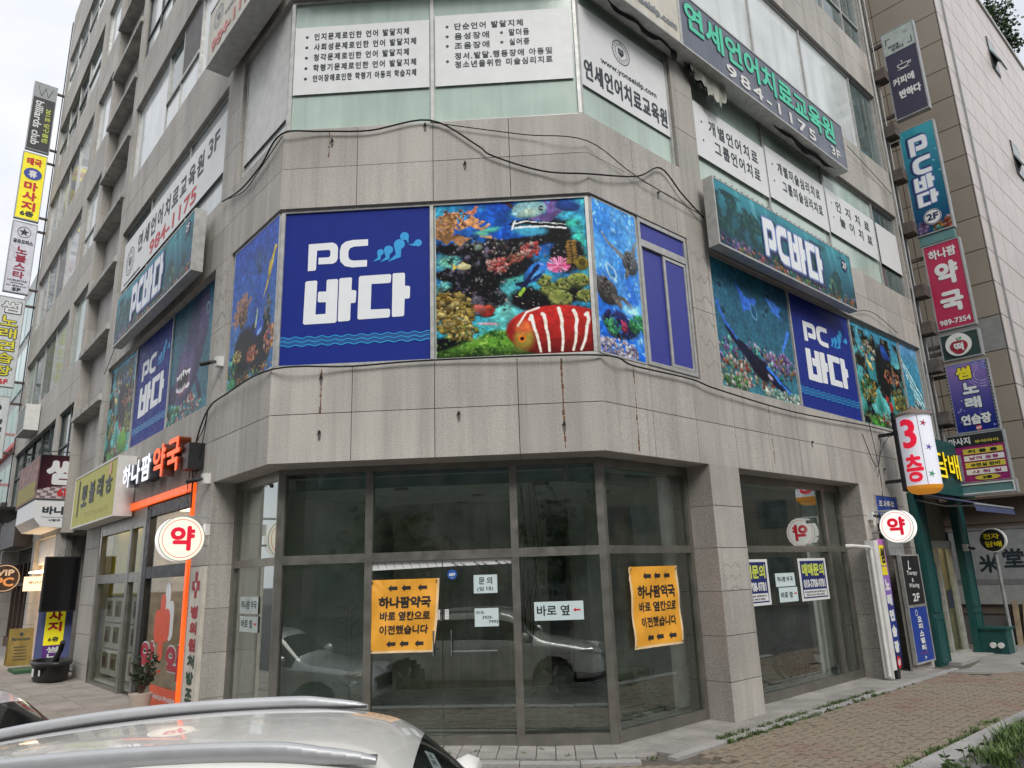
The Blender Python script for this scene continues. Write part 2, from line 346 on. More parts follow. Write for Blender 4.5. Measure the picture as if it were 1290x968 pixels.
# ---------------------------------------------------------------- ground
def gz(x, y): return -.36 + .026 * min(max(3.2 - x, 0), 6.5)
def sheet(name, x0, x1, y0, y1, n, zf, m):
    mb = MB()
    nx, ny = n
    for j in range(ny + 1):
        for i in range(nx + 1):
            x = x0 + (x1 - x0) * i / nx; y = y0 + (y1 - y0) * j / ny; mb.v.append((x, y, zf(x, y)))
    for j in range(ny):
        for i in range(nx):
            a = j * (nx + 1) + i; mb.f.append((a, a + 1, a + nx + 2, a + nx + 1)); mb.mi.append(0)
    return struct(mb.build(name, m))
ASPH = mat('asphalt', (.06, .06, .06), .9, var=.2, scale=3, fine=.3, bump=.6)
def rz(x, y): return gz(x, y) - .17
sheet('road', -60, 60, -60, 60, (120, 60), lambda x, y: rz(x, y) - .006, ASPH)
gm = sheet('ground', -400, 400, -400, 400, (8, 8), lambda x, y: -.62, mat('distant_ground', (.09, .09, .085), .95)); 
KERBM = mat('kerb_granite', (.36, .35, .335), .75, var=.12, scale=3, fine=.2, bump=.3, island=.08)
SAND = mat('joint_sand', (.12, .105, .085), .95, var=.3, scale=8)
MOSS = mat('worn_concrete', (.28, .27, .25), .9, var=.2, scale=4, fine=.15)
# pavement bed: outline around the corner
def R2(u, o): p = FR.w(u, 0, o); return (p.x, p.y)
def L2(u, o): p = FL.w(u, 0, o); return (p.x, p.y)
kerbline = [L2(-24, 2.2), L2(-2, 2.2), (-1.9, -.9), (-.6, -1.7), (2.5, -2.05), (4.6, -2.0), R2(.5, 2.44), R2(2.4, 2.47), R2(4.8, 2.5), R2(9, 2.5), R2(24, 2.5)]
inner = [R2(24, -3), R2(5, -3), (4, 3), (0, 3), L2(-5, -3), L2(-24, -3)]
def fill_sheet(name, pts, m, dz, thick=.3):
    bm = bmesh.new(); vs = [bm.verts.new((x, y, 0)) for x, y in pts]; bm.faces.new(vs)
    bmesh.ops.triangulate(bm, faces=bm.faces[:]); bmesh.ops.subdivide_edges(bm, edges=bm.edges[:], cuts=3, use_grid_fill=True)
    for v in bm.verts: v.co.z = gz(v.co.x, v.co.y) + dz
    if thick:
        r = bmesh.ops.extrude_face_region(bm, geom=bm.faces[:])
        for v in r['geom']:
            if isinstance(v, bmesh.types.BMVert): v.co.z += 0
        for v in [v for v in bm.verts if v not in r['geom']]: v.co.z -= thick
    bmesh.ops.recalc_face_normals(bm, faces=bm.faces[:])
    me = bpy.data.meshes.new(name); bm.to_mesh(me); bm.free(); me.materials.append(m); return struct(link(name, me))
bed = fill_sheet('sidewalk', kerbline + inner, SAND, -.035)
# kerb stones (parts of the sidewalk)
def inside(p, poly):
    x, y = p; c = False; n = len(poly)
    for i in range(n):
        x1, y1 = poly[i]; x2, y2 = poly[(i + 1) % n]
        if (y1 > y) != (y2 > y) and x < (x2 - x1) * (y - y1) / (y2 - y1) + x1: c = not c
    return c
def quad_block(name, c, L, Wd, H, ang, m, parent, top):
    """block whose top follows the slope of the ground"""
    me = BM.get((name, round(L, 3), round(Wd, 3), round(H, 3)))
    if me is None:
        mb = MB(); mb.box(-L / 2, L / 2, -Wd / 2, Wd / 2, -H, 0); me = mb.mesh(name, m); BM[(name, round(L, 3), round(Wd, 3), round(H, 3))] = me
        bm = bmesh.new(); bm.from_mesh(me); bmesh.ops.bevel(bm, geom=[e for e in bm.edges if e.verts[0].co.z > -.001 and e.verts[1].co.z > -.001], offset=min(.004, Wd * .1), segments=1, affect='EDGES'); bm.to_mesh(me); bm.free()
    o = link(name, me, parent); o.location = (c[0], c[1], gz(*c) + top); o.rotation_euler = (random.uniform(-.004, .004), (.026 if -3.3 < c[0] < 3.2 else 0) * math.cos(ang), ang); return o
BM = {}
def along(line, step):
    out = []
    for (a, b) in zip(line, line[1:]):
        L = math.hypot(b[0] - a[0], b[1] - a[1]); n = max(1, round(L / step)); an = math.atan2(b[1] - a[1], b[0] - a[0])
        for i in range(n): t = (i + .5) / n; out.append(((a[0] + (b[0] - a[0]) * t, a[1] + (b[1] - a[1]) * t), L / n, an))
    return out
for c, L, an in along(kerbline[1:10], .95):
    quad_block('kerb_stone', c, L - .012, .25, .33, an, KERBM, bed, .008)
# bricks
BRK = bpy.data.materials.new('paving_brick'); BRK.use_nodes = True
def brick_mat(m):
    t = m.node_tree; b = t.nodes['Principled BSDF']; N = t.nodes.new; Lk = t.links.new; b.inputs['Roughness'].default_value = .85
    g = N('ShaderNodeNewGeometry'); n = N('ShaderNodeTexNoise'); n.inputs['Scale'].default_value = .75; n.inputs['Detail'].default_value = 2
    oi = N('ShaderNodeObjectInfo'); ad = N('ShaderNodeMath'); ad.operation = 'ADD'; ad2 = N('ShaderNodeMath'); ad2.operation = 'ADD'
    sc = N('ShaderNodeMath'); sc.operation = 'MULTIPLY'; sc.inputs[1].default_value = .16; Lk(oi.outputs['Random'], sc.inputs[0])
    s2 = N('ShaderNodeMath'); s2.operation = 'MULTIPLY'; s2.inputs[1].default_value = .16; Lk(g.outputs['Random Per Island'], s2.inputs[0])
    Lk(g.outputs['Position'], n.inputs[0]); Lk(n.outputs[0], ad.inputs[0]); Lk(sc.outputs[0], ad.inputs[1]); Lk(ad.outputs[0], ad2.inputs[0]); Lk(s2.outputs[0], ad2.inputs[1])
    r = N('ShaderNodeValToRGB'); r.color_ramp.elements[0].position = .44; r.color_ramp.elements[0].color = (.24, .145, .115, 1); r.color_ramp.elements[1].position = .66; r.color_ramp.elements[1].color = (.245, .205, .15, 1)
    Lk(ad2.outputs[0], r.inputs[0]); n2 = N('ShaderNodeTexNoise'); n2.inputs['Scale'].default_value = 25; n2.inputs['Detail'].default_value = 5; Lk(g.outputs['Position'], n2.inputs[0])
    mr = N('ShaderNodeMapRange'); Lk(n2.outputs[0], mr.inputs[0]); mr.inputs[1].default_value = .3; mr.inputs[2].default_value = .7; mr.inputs[3].default_value = .75; mr.inputs[4].default_value = 1.25
    vm = N('ShaderNodeVectorMath'); vm.operation = 'SCALE'; Lk(r.outputs[0], vm.inputs[0]); Lk(mr.outputs[0], vm.inputs['Scale']); Lk(vm.outputs[0], b.inputs['Base Color'])
    bp = N('ShaderNodeBump'); bp.inputs['Strength'].default_value = .5; bp.inputs['Distance'].default_value = .004; Lk(n2.outputs[0], bp.inputs['Height']); Lk(bp.outputs[0], b.inputs['Normal'])
brick_mat(BRK)
def brick_mesh():
    # interlocking I-shaped paver
    a, w = .099, .049; k = .016
    pts = [(-a, -w), (-.045, -w), (-.025, -w + k), (.025, -w + k), (.045, -w), (a, -w), (a, w), (.045, w), (.025, w + k), (-.025, w + k), (-.045, w), (-a, w)]
    mb = MB(); mb.prism([(x * .975, y * .96) for x, y in pts], -.05, 0); return mb.mesh('brick', BRK)
bme = brick_mesh()
kerb_in = [(x, y) for x, y in kerbline]
zone = kerbline + inner
cells = []
ca, sa = math.cos(AR), math.sin(AR)
for i in range(-34, 60):
    for j in range(0, 75):
        u = i * .203 + (.1015 if j % 2 else 0); o = .53 + j * .102 - 3
        p = FR.w(u, 0, o)
        if o < .53 and u > 0: continue
        if p.y > -.50 and u < .45 : continue
        if p.x < -.8: continue
        if not inside((p.x, p.y), zone): continue
        dk = 9
        for k in range(2, 9):
            (ax, ay), (bx, by) = kerbline[k], kerbline[k + 1]; l2 = (bx - ax) ** 2 + (by - ay) ** 2
            tt = min(1, max(0, ((p.x - ax) * (bx - ax) + (p.y - ay) * (by - ay)) / l2))
            dk = min(dk, math.hypot(p.x - ax - tt * (bx - ax), p.y - ay - tt * (by - ay)))
        if dk < .16: continue
        if 8.0 < u < 9.6 and o < 1.2: continue
        cells.append((p.x, p.y))
def project(P):
    d = Vector(P) - CAM; z = d.dot(fw)
    if z <= .05: return None
    return (645 + FPX * d.dot(rr) / z, 484 - FPX * d.dot(uu) / z, z)
def inframe(P, mg=20):
    q = project(P); return q is not None and -mg < q[0] < 1290 + mg and -mg < q[1] < 968 + mg
cells.sort(key=lambda c: (0 if inframe((c[0], c[1], -.4), 5) else 1, (c[0] - CAM.x) ** 2 + (c[1] - CAM.y) ** 2))
rest = MB()
for i, c in enumerate(cells):
    jz = random.uniform(-.004, .004)
    if i < 300:
        o = link('brick', bme, bed); o.location = (c[0], c[1], gz(*c) - .006 + jz); o.rotation_euler = (random.uniform(-.012, .012), random.uniform(-.012, .012), AR + random.uniform(-.01, .01))
    else:
        b = len(rest.v)
        for v in bme.vertices: rest.v.append((c[0] + v.co.x * ca - v.co.y * sa, c[1] + v.co.x * sa + v.co.y * ca, gz(*c) - .006 + jz + v.co.z))
        for f in bme.polygons: rest.f.append(tuple(b + k for k in f.vertices)); rest.mi.append(0)
stuff(rest.build('brick_paving', BRK, bed))
# granite apron along the glass: slabs and edging strip
SLAB = mat('apron_slab', (.30, .285, .26), .8, var=.18, scale=2.5, fine=.2, bump=.3, island=.1)
apron = struct(bpy.data.objects.new('apron', None)); COL.objects.link(apron)
def slab_row(face, u0, u1, o0, o1, w, top, lim=None, m=None, nm='slab'):
    n = round((u1 - u0) / w); w = (u1 - u0) / n; ang = math.atan2(face.x.y, face.x.x)
    for i in range(n):
        p = face.w(u0 + (i + .5) * w, 0, (o0 + o1) / 2)
        if lim and not lim(p): continue
        quad_block(nm, (p.x, p.y), w - .008, (o1 - o0) - .008, .05, ang, m or SLAB, apron, top + random.uniform(-.002, .002))
for r in range(6):                                  # in front of the main glass
    slab_row(FF, -.9 , 4.3, -.42 + r * .105 - .105, -.42 + (r + 1) * .105 - .105, .21, .0, lambda p: (p.x - 4) * .705 - p.y * .709 < .33 if p.x > 4 else True)
for r in range(4):
    slab_row(FR, .0, 8.4, -.42 + r * .2, -.42 + (r + 1) * .2 - .003, .3, .0, lambda p: p.y > -.02 and ((p.x - 4) * .705 + (p.y) * .709) > .12)
slab_row(FF, -.8, 4.12, .22, .36, .6, .004, None, KERBM, 'edging_stone')
slab_row(FR, .18, 8.6, .385, .50, .8, .004, None, KERBM, 'edging_stone')
LTILE = mat('beige_paving_tile', (.30, .27, .235), .8, var=.16, scale=2, fine=.12, bump=.2, island=.1)
pav = struct(bpy.data.objects.new('pavement', None)); COL.objects.link(pav)
apron_, apron = apron, pav
for r in range(7):
    slab_row(FL, -14.0 , -.9, -.45 + r * .38, -.45 + (r + 1) * .38, .38, .004, lambda p: p.y > .28 or p.x < -1.2, LTILE, 'tile')
apron = apron_
fill_sheet('left_pavement_bed'.replace('left_', ''), [L2(-24, 2.1), L2(-14, 2.1), L2(-14, -.6), L2(-24, -.6)], MOSS, -.002, .02)
# cement patch and manhole at the end shop
fill_sheet('cement_patch', [R2(8.05, .5), R2(8.8, .62), R2(11, .3), R2(14, .2), R2(14, 1.9), R2(9.6, 1.85), R2(8.4, 1.2)], MOSS, .004, .03)
mh = MB(); mh.disc(0, 0, .42, 0, .012, 20); mh.build('manhole_cover', mat('rusty_cast_iron', (.10, .065, .05), .8, var=.3, scale=10, fine=.3), None, Matrix.Translation((*R2(9.9, 1.55), gz(9, 0) + .005)))
tag(bpy.data.objects['manhole_cover'], 'dark round cast iron cover set in the cement patch of the brick sidewalk', 'manhole cover')
# ---------------------------------------------------------------- the corner building
BLD = thing('corner_building', 'grey granite clad commercial building with an angled corner, glass shopfront and window bands', 'building')
def fo(face, name, mb, m, parent=BLD, smooth=False):
    return mb.build(name, m, parent, face.m(0, 0), smooth)
LV = [(2.86, 4.03), (6.18, 7.33), (9.44, 10.63), (12.74, 13.97), (16.02, 17.32), (19.3, 20.65), (22.6, 25.0)]
WZ = [(4.03, 6.18), (7.33, 9.44), (10.63, 12.74), (13.97, 16.02), (17.32, 19.3), (20.65, 22.6)]
REC = (-12.3, -9.5)
solids = []     # face, u0,u1,z0,z1, panel width, row height, depth
for k, (a, b) in enumerate(LV):
    rh = (b - a) / 2 if k < 6 else .6
    solids += [(FF, 0, 4, a, b, 1.0, rh, .5), (FR, 0, 11.45, a, b, .955, rh, .45), (FL, -9.5, 0, a, b, .95, rh, .45), (FL, -22.9, REC[0], a, b, 1.06, rh, .45)]
for a, b in WZ:
    solids += [(FR, 2.12, 2.68, a, b, .56, 1.1 if a < 5 else .7, .45), (FR, 11.15, 11.45, a, b, .3, .7, .45), (FL, -2.35, -1.68, a, b, .67, 1.1 if a < 5 else .7, .45), (FL, -9.5, -9.12, a, b, .38, .7, .45),
               (FL, -12.62, -12.3, a, b, .32, .7, .45), (FL, -15.05, -14.55, a, b, .5, .7, .45), (FL, -22.9, -22.6, a, b, .3, .7, .45)]
GZ0 = -.45
solids += [(FR, 2.11, 2.84, GZ0, 2.86, .9, .553, .62), (FR, 6.78, 7.28, GZ0, 2.86, .7, .553, .55), (FL, -9.4, -8.2, GZ0, 2.86, 1.2, .553, .55), (FR, 7.28, 8.75, 2.18, 2.86, .74, .35, .4),
           (FR, 8.7, 8.9, GZ0, 2.86, .2, .553, .5), (FL, -2.62, -1.81, GZ0, 2.86, .86, .553, .5), (FL, -16.2, -15.8, GZ0, 2.86, .4, .553, .5), (FL, -22.9, -22.4, GZ0, 2.86, .5, .553, .5)]
# two front columns stand out of the wall line down to the ground
cores = {}
panels = []
for (f, u0, u1, z0, z1, pw, rh, dep) in solids:
    key = id(f); mb = cores.setdefault(key, (f, MB()))[1]
    e0 = .012 if (f is FR and u0 == 0) or (f is FF) else 0
    mb.box(u0 + .006, u1 - .006, z0 + .006, z1 - .006, -dep, -.018)
    nu = max(1, round((u1 - u0) / pw)); nzr = max(1, round((z1 - z0) / rh)); g = .0045
    for i in range(nu):
        for j in range(nzr):
            a, b = u0 + (u1 - u0) * i / nu, u0 + (u1 - u0) * (i + 1) / nu; c, d = z0 + (z1 - z0) * j / nzr, z0 + (z1 - z0) * (j + 1) / nzr
            la = 0 if (i == 0) else g; lb = 0 if (i == nu - 1) else g
            panels.append((f, a + la, b - lb, c + (g if j else 0), d - (g if j < nzr - 1 else 0)))
    # soffits and reveals get their own stone faces
for f, mb in cores.values(): fo(f, 'wall', mb, [CORE])
def revset(f, name='stone_reveal'):
    mb = MB()
    for (ff, u0, u1, z0, z1, pw, rh, dep) in solids:
        if ff is not f: continue
        g = .003
        n = max(1, round((z1 - z0) / rh)) if u1 - u0 < 3 else 1
        for k in range(n):
            a, b = z0 + (z1 - z0) * k / n + g, z0 + (z1 - z0) * (k + 1) / n - g
            mb.box(u0 - .002, u0 + .006, a, b, -dep, -.002); mb.box(u1 - .006, u1 + .002, a, b, -dep, -.002)
        if z0 > 0:
            nn = max(1, round((u1 - u0) / pw))
            zo = {id(FF): 0, id(FR): .003, id(FL): .005}[id(f)]
            for k in range(nn): mb.box(u0 + (u1 - u0) * k / nn + g, u0 + (u1 - u0) * (k + 1) / nn - g, z0 - .002 - zo, z0 + .005, -dep + .001, -.003)
            mb.box(u0, u1, z1 - .006, z1 + .003 + zo, -dep, -.003)
    return fo(f, name, mb, [GRAN if f is FL else GRAND])
for f in (FF, FR, FL): stuff(revset(f))
def psize(p):
    f, a, b, c, d = p; P = f.w((a + b) / 2, (c + d) / 2, 0)
    if not inframe(P, 30): return 0
    v = CAM - P; return (b - a) * (d - c) * max(0, v.normalized().dot(f.n)) / v.length_squared
panels.sort(key=psize, reverse=True)
pm = {}
restp = {}
for i, (f, a, b, c, d) in enumerate(panels):
    wv, hv = round(b - a, 3), round(d - c, 3)
    if i < 300:
        me = pm.get((wv, hv))
        if me is None: mb = MB(); mb.box(-wv / 2, wv / 2, -hv / 2, hv / 2, -.018, 0); me = mb.mesh('stone_panel', GRAN); pm[(wv, hv)] = me
        o = link('stone_panel', me, BLD, f.m((a + b) / 2, (c + d) / 2, random.uniform(-.0015, .0015)))
    else:
        restp.setdefault(id(f), (f, MB()))[1].box(a, b, c, d, -.018, random.uniform(-.0015, .0015))
for f, mb in restp.values(): stuff(fo(f, 'stone_cladding', mb, [GRAN]))
# solid inner shell so nothing is see-through (behind the windows), roof slab
sh = MB()
c0 = [FL.w(-22.85, 0, -.5), FL.w(-.2, 0, -.5), (.2, .52, 0), (3.8, .52, 0), FR.w(.2, 0, -.5), FR.w(11.4, 0, -.5)]
back = [FR.w(11.4, 0, -14), (4.5, 20, 0), FL.w(-22.85, 0, -12)]
ring_ = [(p[0], p[1]) for p in c0 + back]
sh.prism(ring_, 2.93, 24.9)
sh.build('inner_wall', mat('plaster_grey', (.25, .25, .24), .9), BLD)
rf = MB(); rf.prism([(p[0], p[1]) for p in [FL.w(-22.9, 0, -.02), (0, .02, 0), (4, .02, 0), FR.w(11.45, 0, -.02), FR.w(11.45, 0, -14.1), (4.5, 20.1, 0), FL.w(-22.9, 0, -12.1)]], 24.7, 25.02); rf.build('roof', GRAND, BLD)
# end wall slabs
ew = MB(); ew.box(11.4, 11.46, GZ0, 25, -14, -.4); fo(FR, 'end_wall', ew, [mat('render_grey', (.27, .26, .25), .9, streak=.3)])
# ---- windows
def window(face, u0, u1, z0, z1, mulls=(), trans=None, pm_=FROST, fr=ALU, inset=.09, fw_=.045, pms=None, lab=None):
    mb = MB(); d0, d1 = -inset - .05, -inset + .02
    mb.box(u0, u1, z0, z0 + fw_, d0, d1); mb.box(u0, u1, z1 - fw_, z1, d0, d1)
    xs = [u0] + list(mulls) + [u1]
    for i, x in enumerate(xs):
        a = x if i == 0 else x - fw_ / 2; b = x if i == len(xs) - 1 else x + fw_ / 2
        if i == 0: b = x + fw_
        if i == len(xs) - 1: a = x - fw_
        mb.box(a, b, z0 + fw_, z1 - fw_, d0, d1 + .004)
    if trans: mb.box(u0 + fw_, u1 - fw_, trans - fw_ / 2, trans + fw_ / 2, d0, d1 - .002)
    w = fo(face, 'window', mb, fr)
    for i, (a, b) in enumerate(zip(xs, xs[1:])):
        q = MB()
        for (c, d) in ([(z0, z1)] if not trans else [(z0, trans), (trans, z1)]): q.box(a + .01, b - .01, c + .01, d - .01, -inset - .03, -inset - .02)
        q.build('pane', pms[i] if pms else pm_, w)
    return w
def open_sash(face, u0, u1, z0, z1, w, ang=.5):
    mb = MB(); 
    mb.box(u0 + .04, u1 - .04, z0 + .04, z1 - .04, -.02, 0, 1)
    for b in ((u0, u0 + .05, z0, z1), (u1 - .05, u1, z0, z1), (u0, u1, z0, z0 + .05), (u0, u1, z1 - .05, z1)): mb.box(*b, -.025, .02)
    o = mb.build('sash', [ALU, PALEGL], w); o.matrix_basis = Matrix.Translation((0, z1, 0)) @ Matrix.Rotation(-ang, 4, 'X') @ Matrix.Translation((0, -z1, .0)); return o
def DARKWIN(): return PANE
# 2F left face (posters cover the right part)
window(FL, -9.1, -2.36, 4.03, 6.18, (-6.95, -4.62), fr=ALU)
window(FL, -1.67, -.02, 4.03, 6.18, (), fr=ALU, inset=.06)
window(FF, .02, 3.98, 4.03, 6.18, (1.97,), fr=ALU, inset=.06)
window(FR, .02, 2.11, 4.03, 6.18, (.96,), fr=ALU, inset=.06)
window(FR, 2.69, 11.14, 4.03, 6.18, (5.2, 7.62, 10.06), fr=ALU)
window(FL, -14.53, -12.64, 4.2, 6.18, (-13.3,), 5.2, PANE, DARKF)
window(FL, -22.58, -15.07, 4.2, 6.18, (-16.2, -17.6, -19.2, -20.9), 5.3, PANE, DARKF)
# 3F
FR3 = mat('frosted_glass_pale', (.45, .56, .49), .12, var=.10, scale=1.2, streak=.12)
window(FF, .02, 3.98, 7.33, 9.44, (1.99,), pm_=FR3, inset=.07)
window(FR, .02, 2.10, 7.33, 9.44, (), pm_=FR3, inset=.07)
window(FL, -1.66, -.02, 7.33, 9.44, (), pm_=mat('pale_blind_glass', (.55, .57, .54), .12, var=.12, scale=1), inset=.07)
window(FR, 2.69, 11.14, 7.33, 9.44, (5.03, 7.4, 9.86), pms=[FR3, FR3, FR3, PANE])
window(FL, -9.1, -2.36, 7.33, 9.44, (-6.98, -4.48), pms=[PANE, PALEGL, PALEGL])
window(FL, -14.53, -12.32, 7.33, 9.44, (), pm_=FROST)
window(FL, -22.58, -15.07, 7.33, 9.44, (-17.3, -19.2, -21.1), pm_=FROST)
# 4F
wz = window(FR, 2.69, 11.14, 10.63, 12.74, (5.2, 7.35, 9.8), pms=[PALEGL, PALEGL, PALEGL, PANE])
window(FL, -9.1, -2.36, 10.63, 12.74, (-6.6, -5.6, -4.45), pms=[PALEGL, PANE, PANE, PALEGL])
m4 = MB(); m4.box(-6.58, -4.47, 11.45, 11.52, -.13, -.05); m4.box(-5.55, -4.5, 11.5, 12.7, -.085, -.07, 1); fo(FL, 'window_screen', m4, [ALU, mat('insect_screen', (.16, .15, .15), .8)])
m4 = MB(); m4.box(-6.55, -4.5, 10.68, 11.44, -.10, -.09); fo(FL, 'window_blind', m4, [PALEGL])
for f, sp in ((FF, [(.02, 3.98, (1.99,))]), (FR, [(.02, 2.1, ())])):
    for a, b in WZ[2:]:
        for (x0, x1, ml) in sp: window(f, x0, x1, a, b, ml, pm_=PALEGL)
window(FL, -1.66, -.02, 10.63, 12.74, (), pm_=PALEGL)
window(FR, 2.69, 11.14, 13.97, 16.02, (4.6, 6.8, 9.0, 10.1), 14.75, PANE)
for a, b in WZ[4:]: window(FR, 2.69, 11.14, a, b, (5.2, 7.6, 9.8), pm_=PALEGL)
window(FL, -9.1, -2.36, 13.97, 16.02, (-7.9, -6.9, -5.4, -4.0), 14.75, PALEGL, DARKF)
for a, b in WZ[4:]: window(FL, -9.1, -2.36, a, b, (-7, -4.8), a + .8, PANE, DARKF)
for a, b in WZ[3:]: window(FL, -1.66, -.02, a, b, (), pm_=PALEGL)
# left wing
for k, (a, b) in enumerate(WZ[2:]):
    window(FL, -14.53, -12.32, a, b, (-13.2,) if k == 0 else (), a + .75 if k == 0 else None, pms=None, pm_=PALEGL)
    w5 = window(FL, -22.58, -15.07, a, b, (-17.4, -19.0, -20.8), (a + 1.0) if k > 1 else None, PALEGL if k != 2 else PANE, ALU)  # pale panes carry the painted sky reflection on all but one floor
    if False:
        for (x0, x1) in ((-20.7, -19.1), (-18.9, -17.5)): open_sash(FL, x0, x1, a + 1.0, b - .05, w5, .22)
# service recess with ledges
rc = MB()
for k in range(14):
    z = 2.9 + k * 1.6
    for (a, b) in ((-12.28, -11.2), (-11.19, -10.3), (-10.29, -9.52)): rc.box(a, b - .006, z, z + 1.592, -.5, -.24 if a < -11 else -.27)
stuff(fo(FL, 'recess_cladding', rc, [GRAND]))
LEDGE = mat('ledge_concrete', (.42, .41, .38), .85, var=.25, scale=4, streak=.3)
for k in range(12):
    z = 5.55 + k * 1.655
    b = MB(); b.box(-12.36, -9.40, z, z + .13, -.45, .07); b.box(-12.36, -9.40, z + .13, z + .155, -.45, .05); fo(FL, 'ledge', b, [LEDGE])
# ---- ground-floor shopfront
TR = 1.75
def bar(mb, a, b, c, d, e, f): mb.box(a, b, c, d, e, f)
mb = MB()                                      # front frame
for x in (.03, 1.12, 2.88, 3.92): mb.box(x - .045, x + .045, -.42, 2.86, -.56, -.45)
mb.box(-.02, 3.92, TR - .05, TR + .055, -.55, -.455); mb.box(0, 3.9, 2.79, 2.862, -.55, -.46)
mb.box(.07, 1.08, -.42, -.2, -.55, -.46); mb.box(1.16, 2.84, -.42, -.25, -.545, -.465); mb.box(2.92, 3.88, -.42, -.24, -.55, -.46)
fr_front = fo(FF, 'shopfront_frame', mb, [FRAME])
def pane(face, u0, u1, z0, z1, out, m=GLASS1, parent=None, name='pane'):
    q = MB(); q.poly([(u0, z0, out), (u1, z0, out), (u1, z1, out), (u0, z1, out)]); return q.build(name, m, parent or BLD, None if parent else face.m(0, 0))
for a, b in ((.07, 1.08), (1.16, 2.84), (2.92, 3.88)):
    pane(FF, a, b, TR + .055, 2.79, -.505, parent=fr_front)
for a, b in ((.07, 1.08), (2.92, 3.88)): pane(FF, a, b, -.2, TR - .05, -.505, parent=fr_front)
for a, b, hx in ((1.165, 1.995, 1.9), (2.005, 2.835, 2.11)):
    d = pane(FF, a, b, -.25, TR - .05, -.5 , name='glass_door')
    h = MB(); h.tube([(hx, .63, .0), (hx, .87, .0)] if 0 else [(hx, .62, .045), (hx, .9, .045)], .011, 8); h.tube([(hx, .64, -.01), (hx, .64, .045)], .008); h.tube([(hx, .88, -.01), (hx, .88, .045)], .008)
    d2 = h.build('handle', mat('chrome', (.6, .6, .6), .15, 1, var=.05), d); d2.location = (0, 0, -.5)
    c = MB(); c.box(a, b, -.255, -.235, -.512, -.49); c.build('bottom_rail', FRAME, d)
hb = MB(); hb.tube([(2.12, .66, -.46), (2.64, .655, -.46)], .009); hb.tube([(2.12, .66, -.46), (2.12, .66, -.5)], .007); hb.tube([(2.64, .655, -.46), (2.64, .655, -.5)], .007); fo(FF, 'push_bar', hb, [MATS['chrome']])
# right side
def side_front(face, d, us, z_sill, end_lo, parts, gl=GLASS1, tr=TR):
    mb = MB()
    for x in us: mb.box(x - .04, x + .04, -.42, 2.80, -d - .05, -d + .045)
    mb.box(us[0], us[-1], tr - .045, tr + .05, -d - .045, -d + .04); mb.box(us[0], us[-1], 2.74, 2.855, -d - .045, -d + .04); mb.box(us[0], us[-1], -.42, z_sill, -d - .045, -d + .05)
    w = fo(face, 'shopfront_frame', mb, [FRAME])
    for a, b in zip(us, us[1:]):
        pane(face, a + .04, b - .04, z_sill, tr - .045, -d, gl, w); pane(face, a + .04, b - .04, tr + .05, 2.74, -d, gl, w)
    return w
side_front(FR, .41, (.33, 2.08), -.24, 0, 0, GLASSR)
side_front(FR, .41, (2.88, 6.1, 6.74), -.24, 0, 0, GLASSR)
side_front(FL, .36, (-1.78, -.36), -.1, 0, 0, GLASSR)
hd = MB(); hd.tube([(6.2, .35, -.33), (6.2, .75, -.33)], .01); hd.tube([(6.2, .5, -.33), (6.5, .5, -.30)], .008); fo(FR, 'handle', hd, [MATS['chrome']])
# interior of the empty shop
INT = mat('interior_plaster', (.66, .76, .68), .8, var=.08, scale=1.5, streak=.12)
INTF = mat('interior_floor', (.82, .84, .8), .3, var=.12, scale=2.5, fine=.1)
a0 = FL.w(-1.78, 0, -.42); a1 = FR.w(6.74, 0, -.46)
room = [(a0.x, a0.y), (-.02, .60), (3.88, .60), (a1.x, a1.y), (8.3, 9.5), (2.6, 9.5), (.5, 5.2)]
fl = MB(); fl.poly([(x, y, -.26) for x, y in [(FL.w(-1.78, 0, -.36).x, FL.w(-1.78, 0, -.36).y), (.02, .52), (3.9, .52), (FR.w(6.74, 0, -.42).x, FR.w(6.74, 0, -.42).y), (8.3, 9.5), (2.6, 9.5), (.5, 5.2)]]); fl.build('floor', INTF, BLD)
cl = MB(); cl.poly([(x, y, 2.75) for x, y in reversed(room)]); cl.build('ceiling', INT, BLD)
for (x0, y0), (x1, y1) in zip(room[3:], room[4:] + room[:1]):
    n = 5; 
    q = MB(); q.poly([(x1, y1, -.3), (x0, y0, -.3), (x0, y0, 2.8), (x1, y1, 2.8)]); q.build('interior_wall', INT, BLD)
sf = MB()
sf.box(.1, 3.85, 2.62, 2.86, -.8, -.75); fo(FF, 'ceiling_bulkhead', sf, [mat('green_grey_board', (.12, .21, .17), .8)])
sf = MB(); sf.box(.1, 6.5, 2.60, 2.86, -.8, -.75); fo(FR, 'ceiling_bulkhead', sf, [MATS['green_grey_board']])
cw = mat('interior_column_white', (.62, .66, .62), .7)
q = MB(); q.box(1.75, 2.08, -.22, 2.74, -1.1, -.62); fo(FR, 'interior_column', q, [cw])
q = MB(); q.box(3.1, 3.5, -.22, 2.74, -3.6, -3.2); q.box(3.08, 3.52, -.26, -.1, -3.62, -3.18, 1); fo(FR, 'interior_column', q, [cw, BLACK])
q = MB(); q.box(6.15, 6.74, -.22, 2.6, -.9, -.8); fo(FR, 'interior_panel', q, [cw])
q = MB(); q.box(-1.75, -1.35, -.2, 2.7, -.9, -.5); fo(FL, 'interior_column', q, [cw])
cu = mat('olive_partition', (.38, .38, .29), .8, var=.2, streak=.3)
for i in range(14):
    q = MB(); x = 3.6 + i * .33; q.box(x, x + .325, -.26, 2.4, -6.4 - .02 * (i % 2), -6.35); fo(FF, 'partition_panel', q, [cu])
for i in range(8):
    q = MB(); x = .6 + i * .33; q.box(x, x + .325, -.26, 2.75, -4.4 - .02 * (i % 2), -4.35); fo(FF, 'partition_panel', q, [cu])
lampm = mat('ceiling_downlight', (.08, .08, .08), .4)
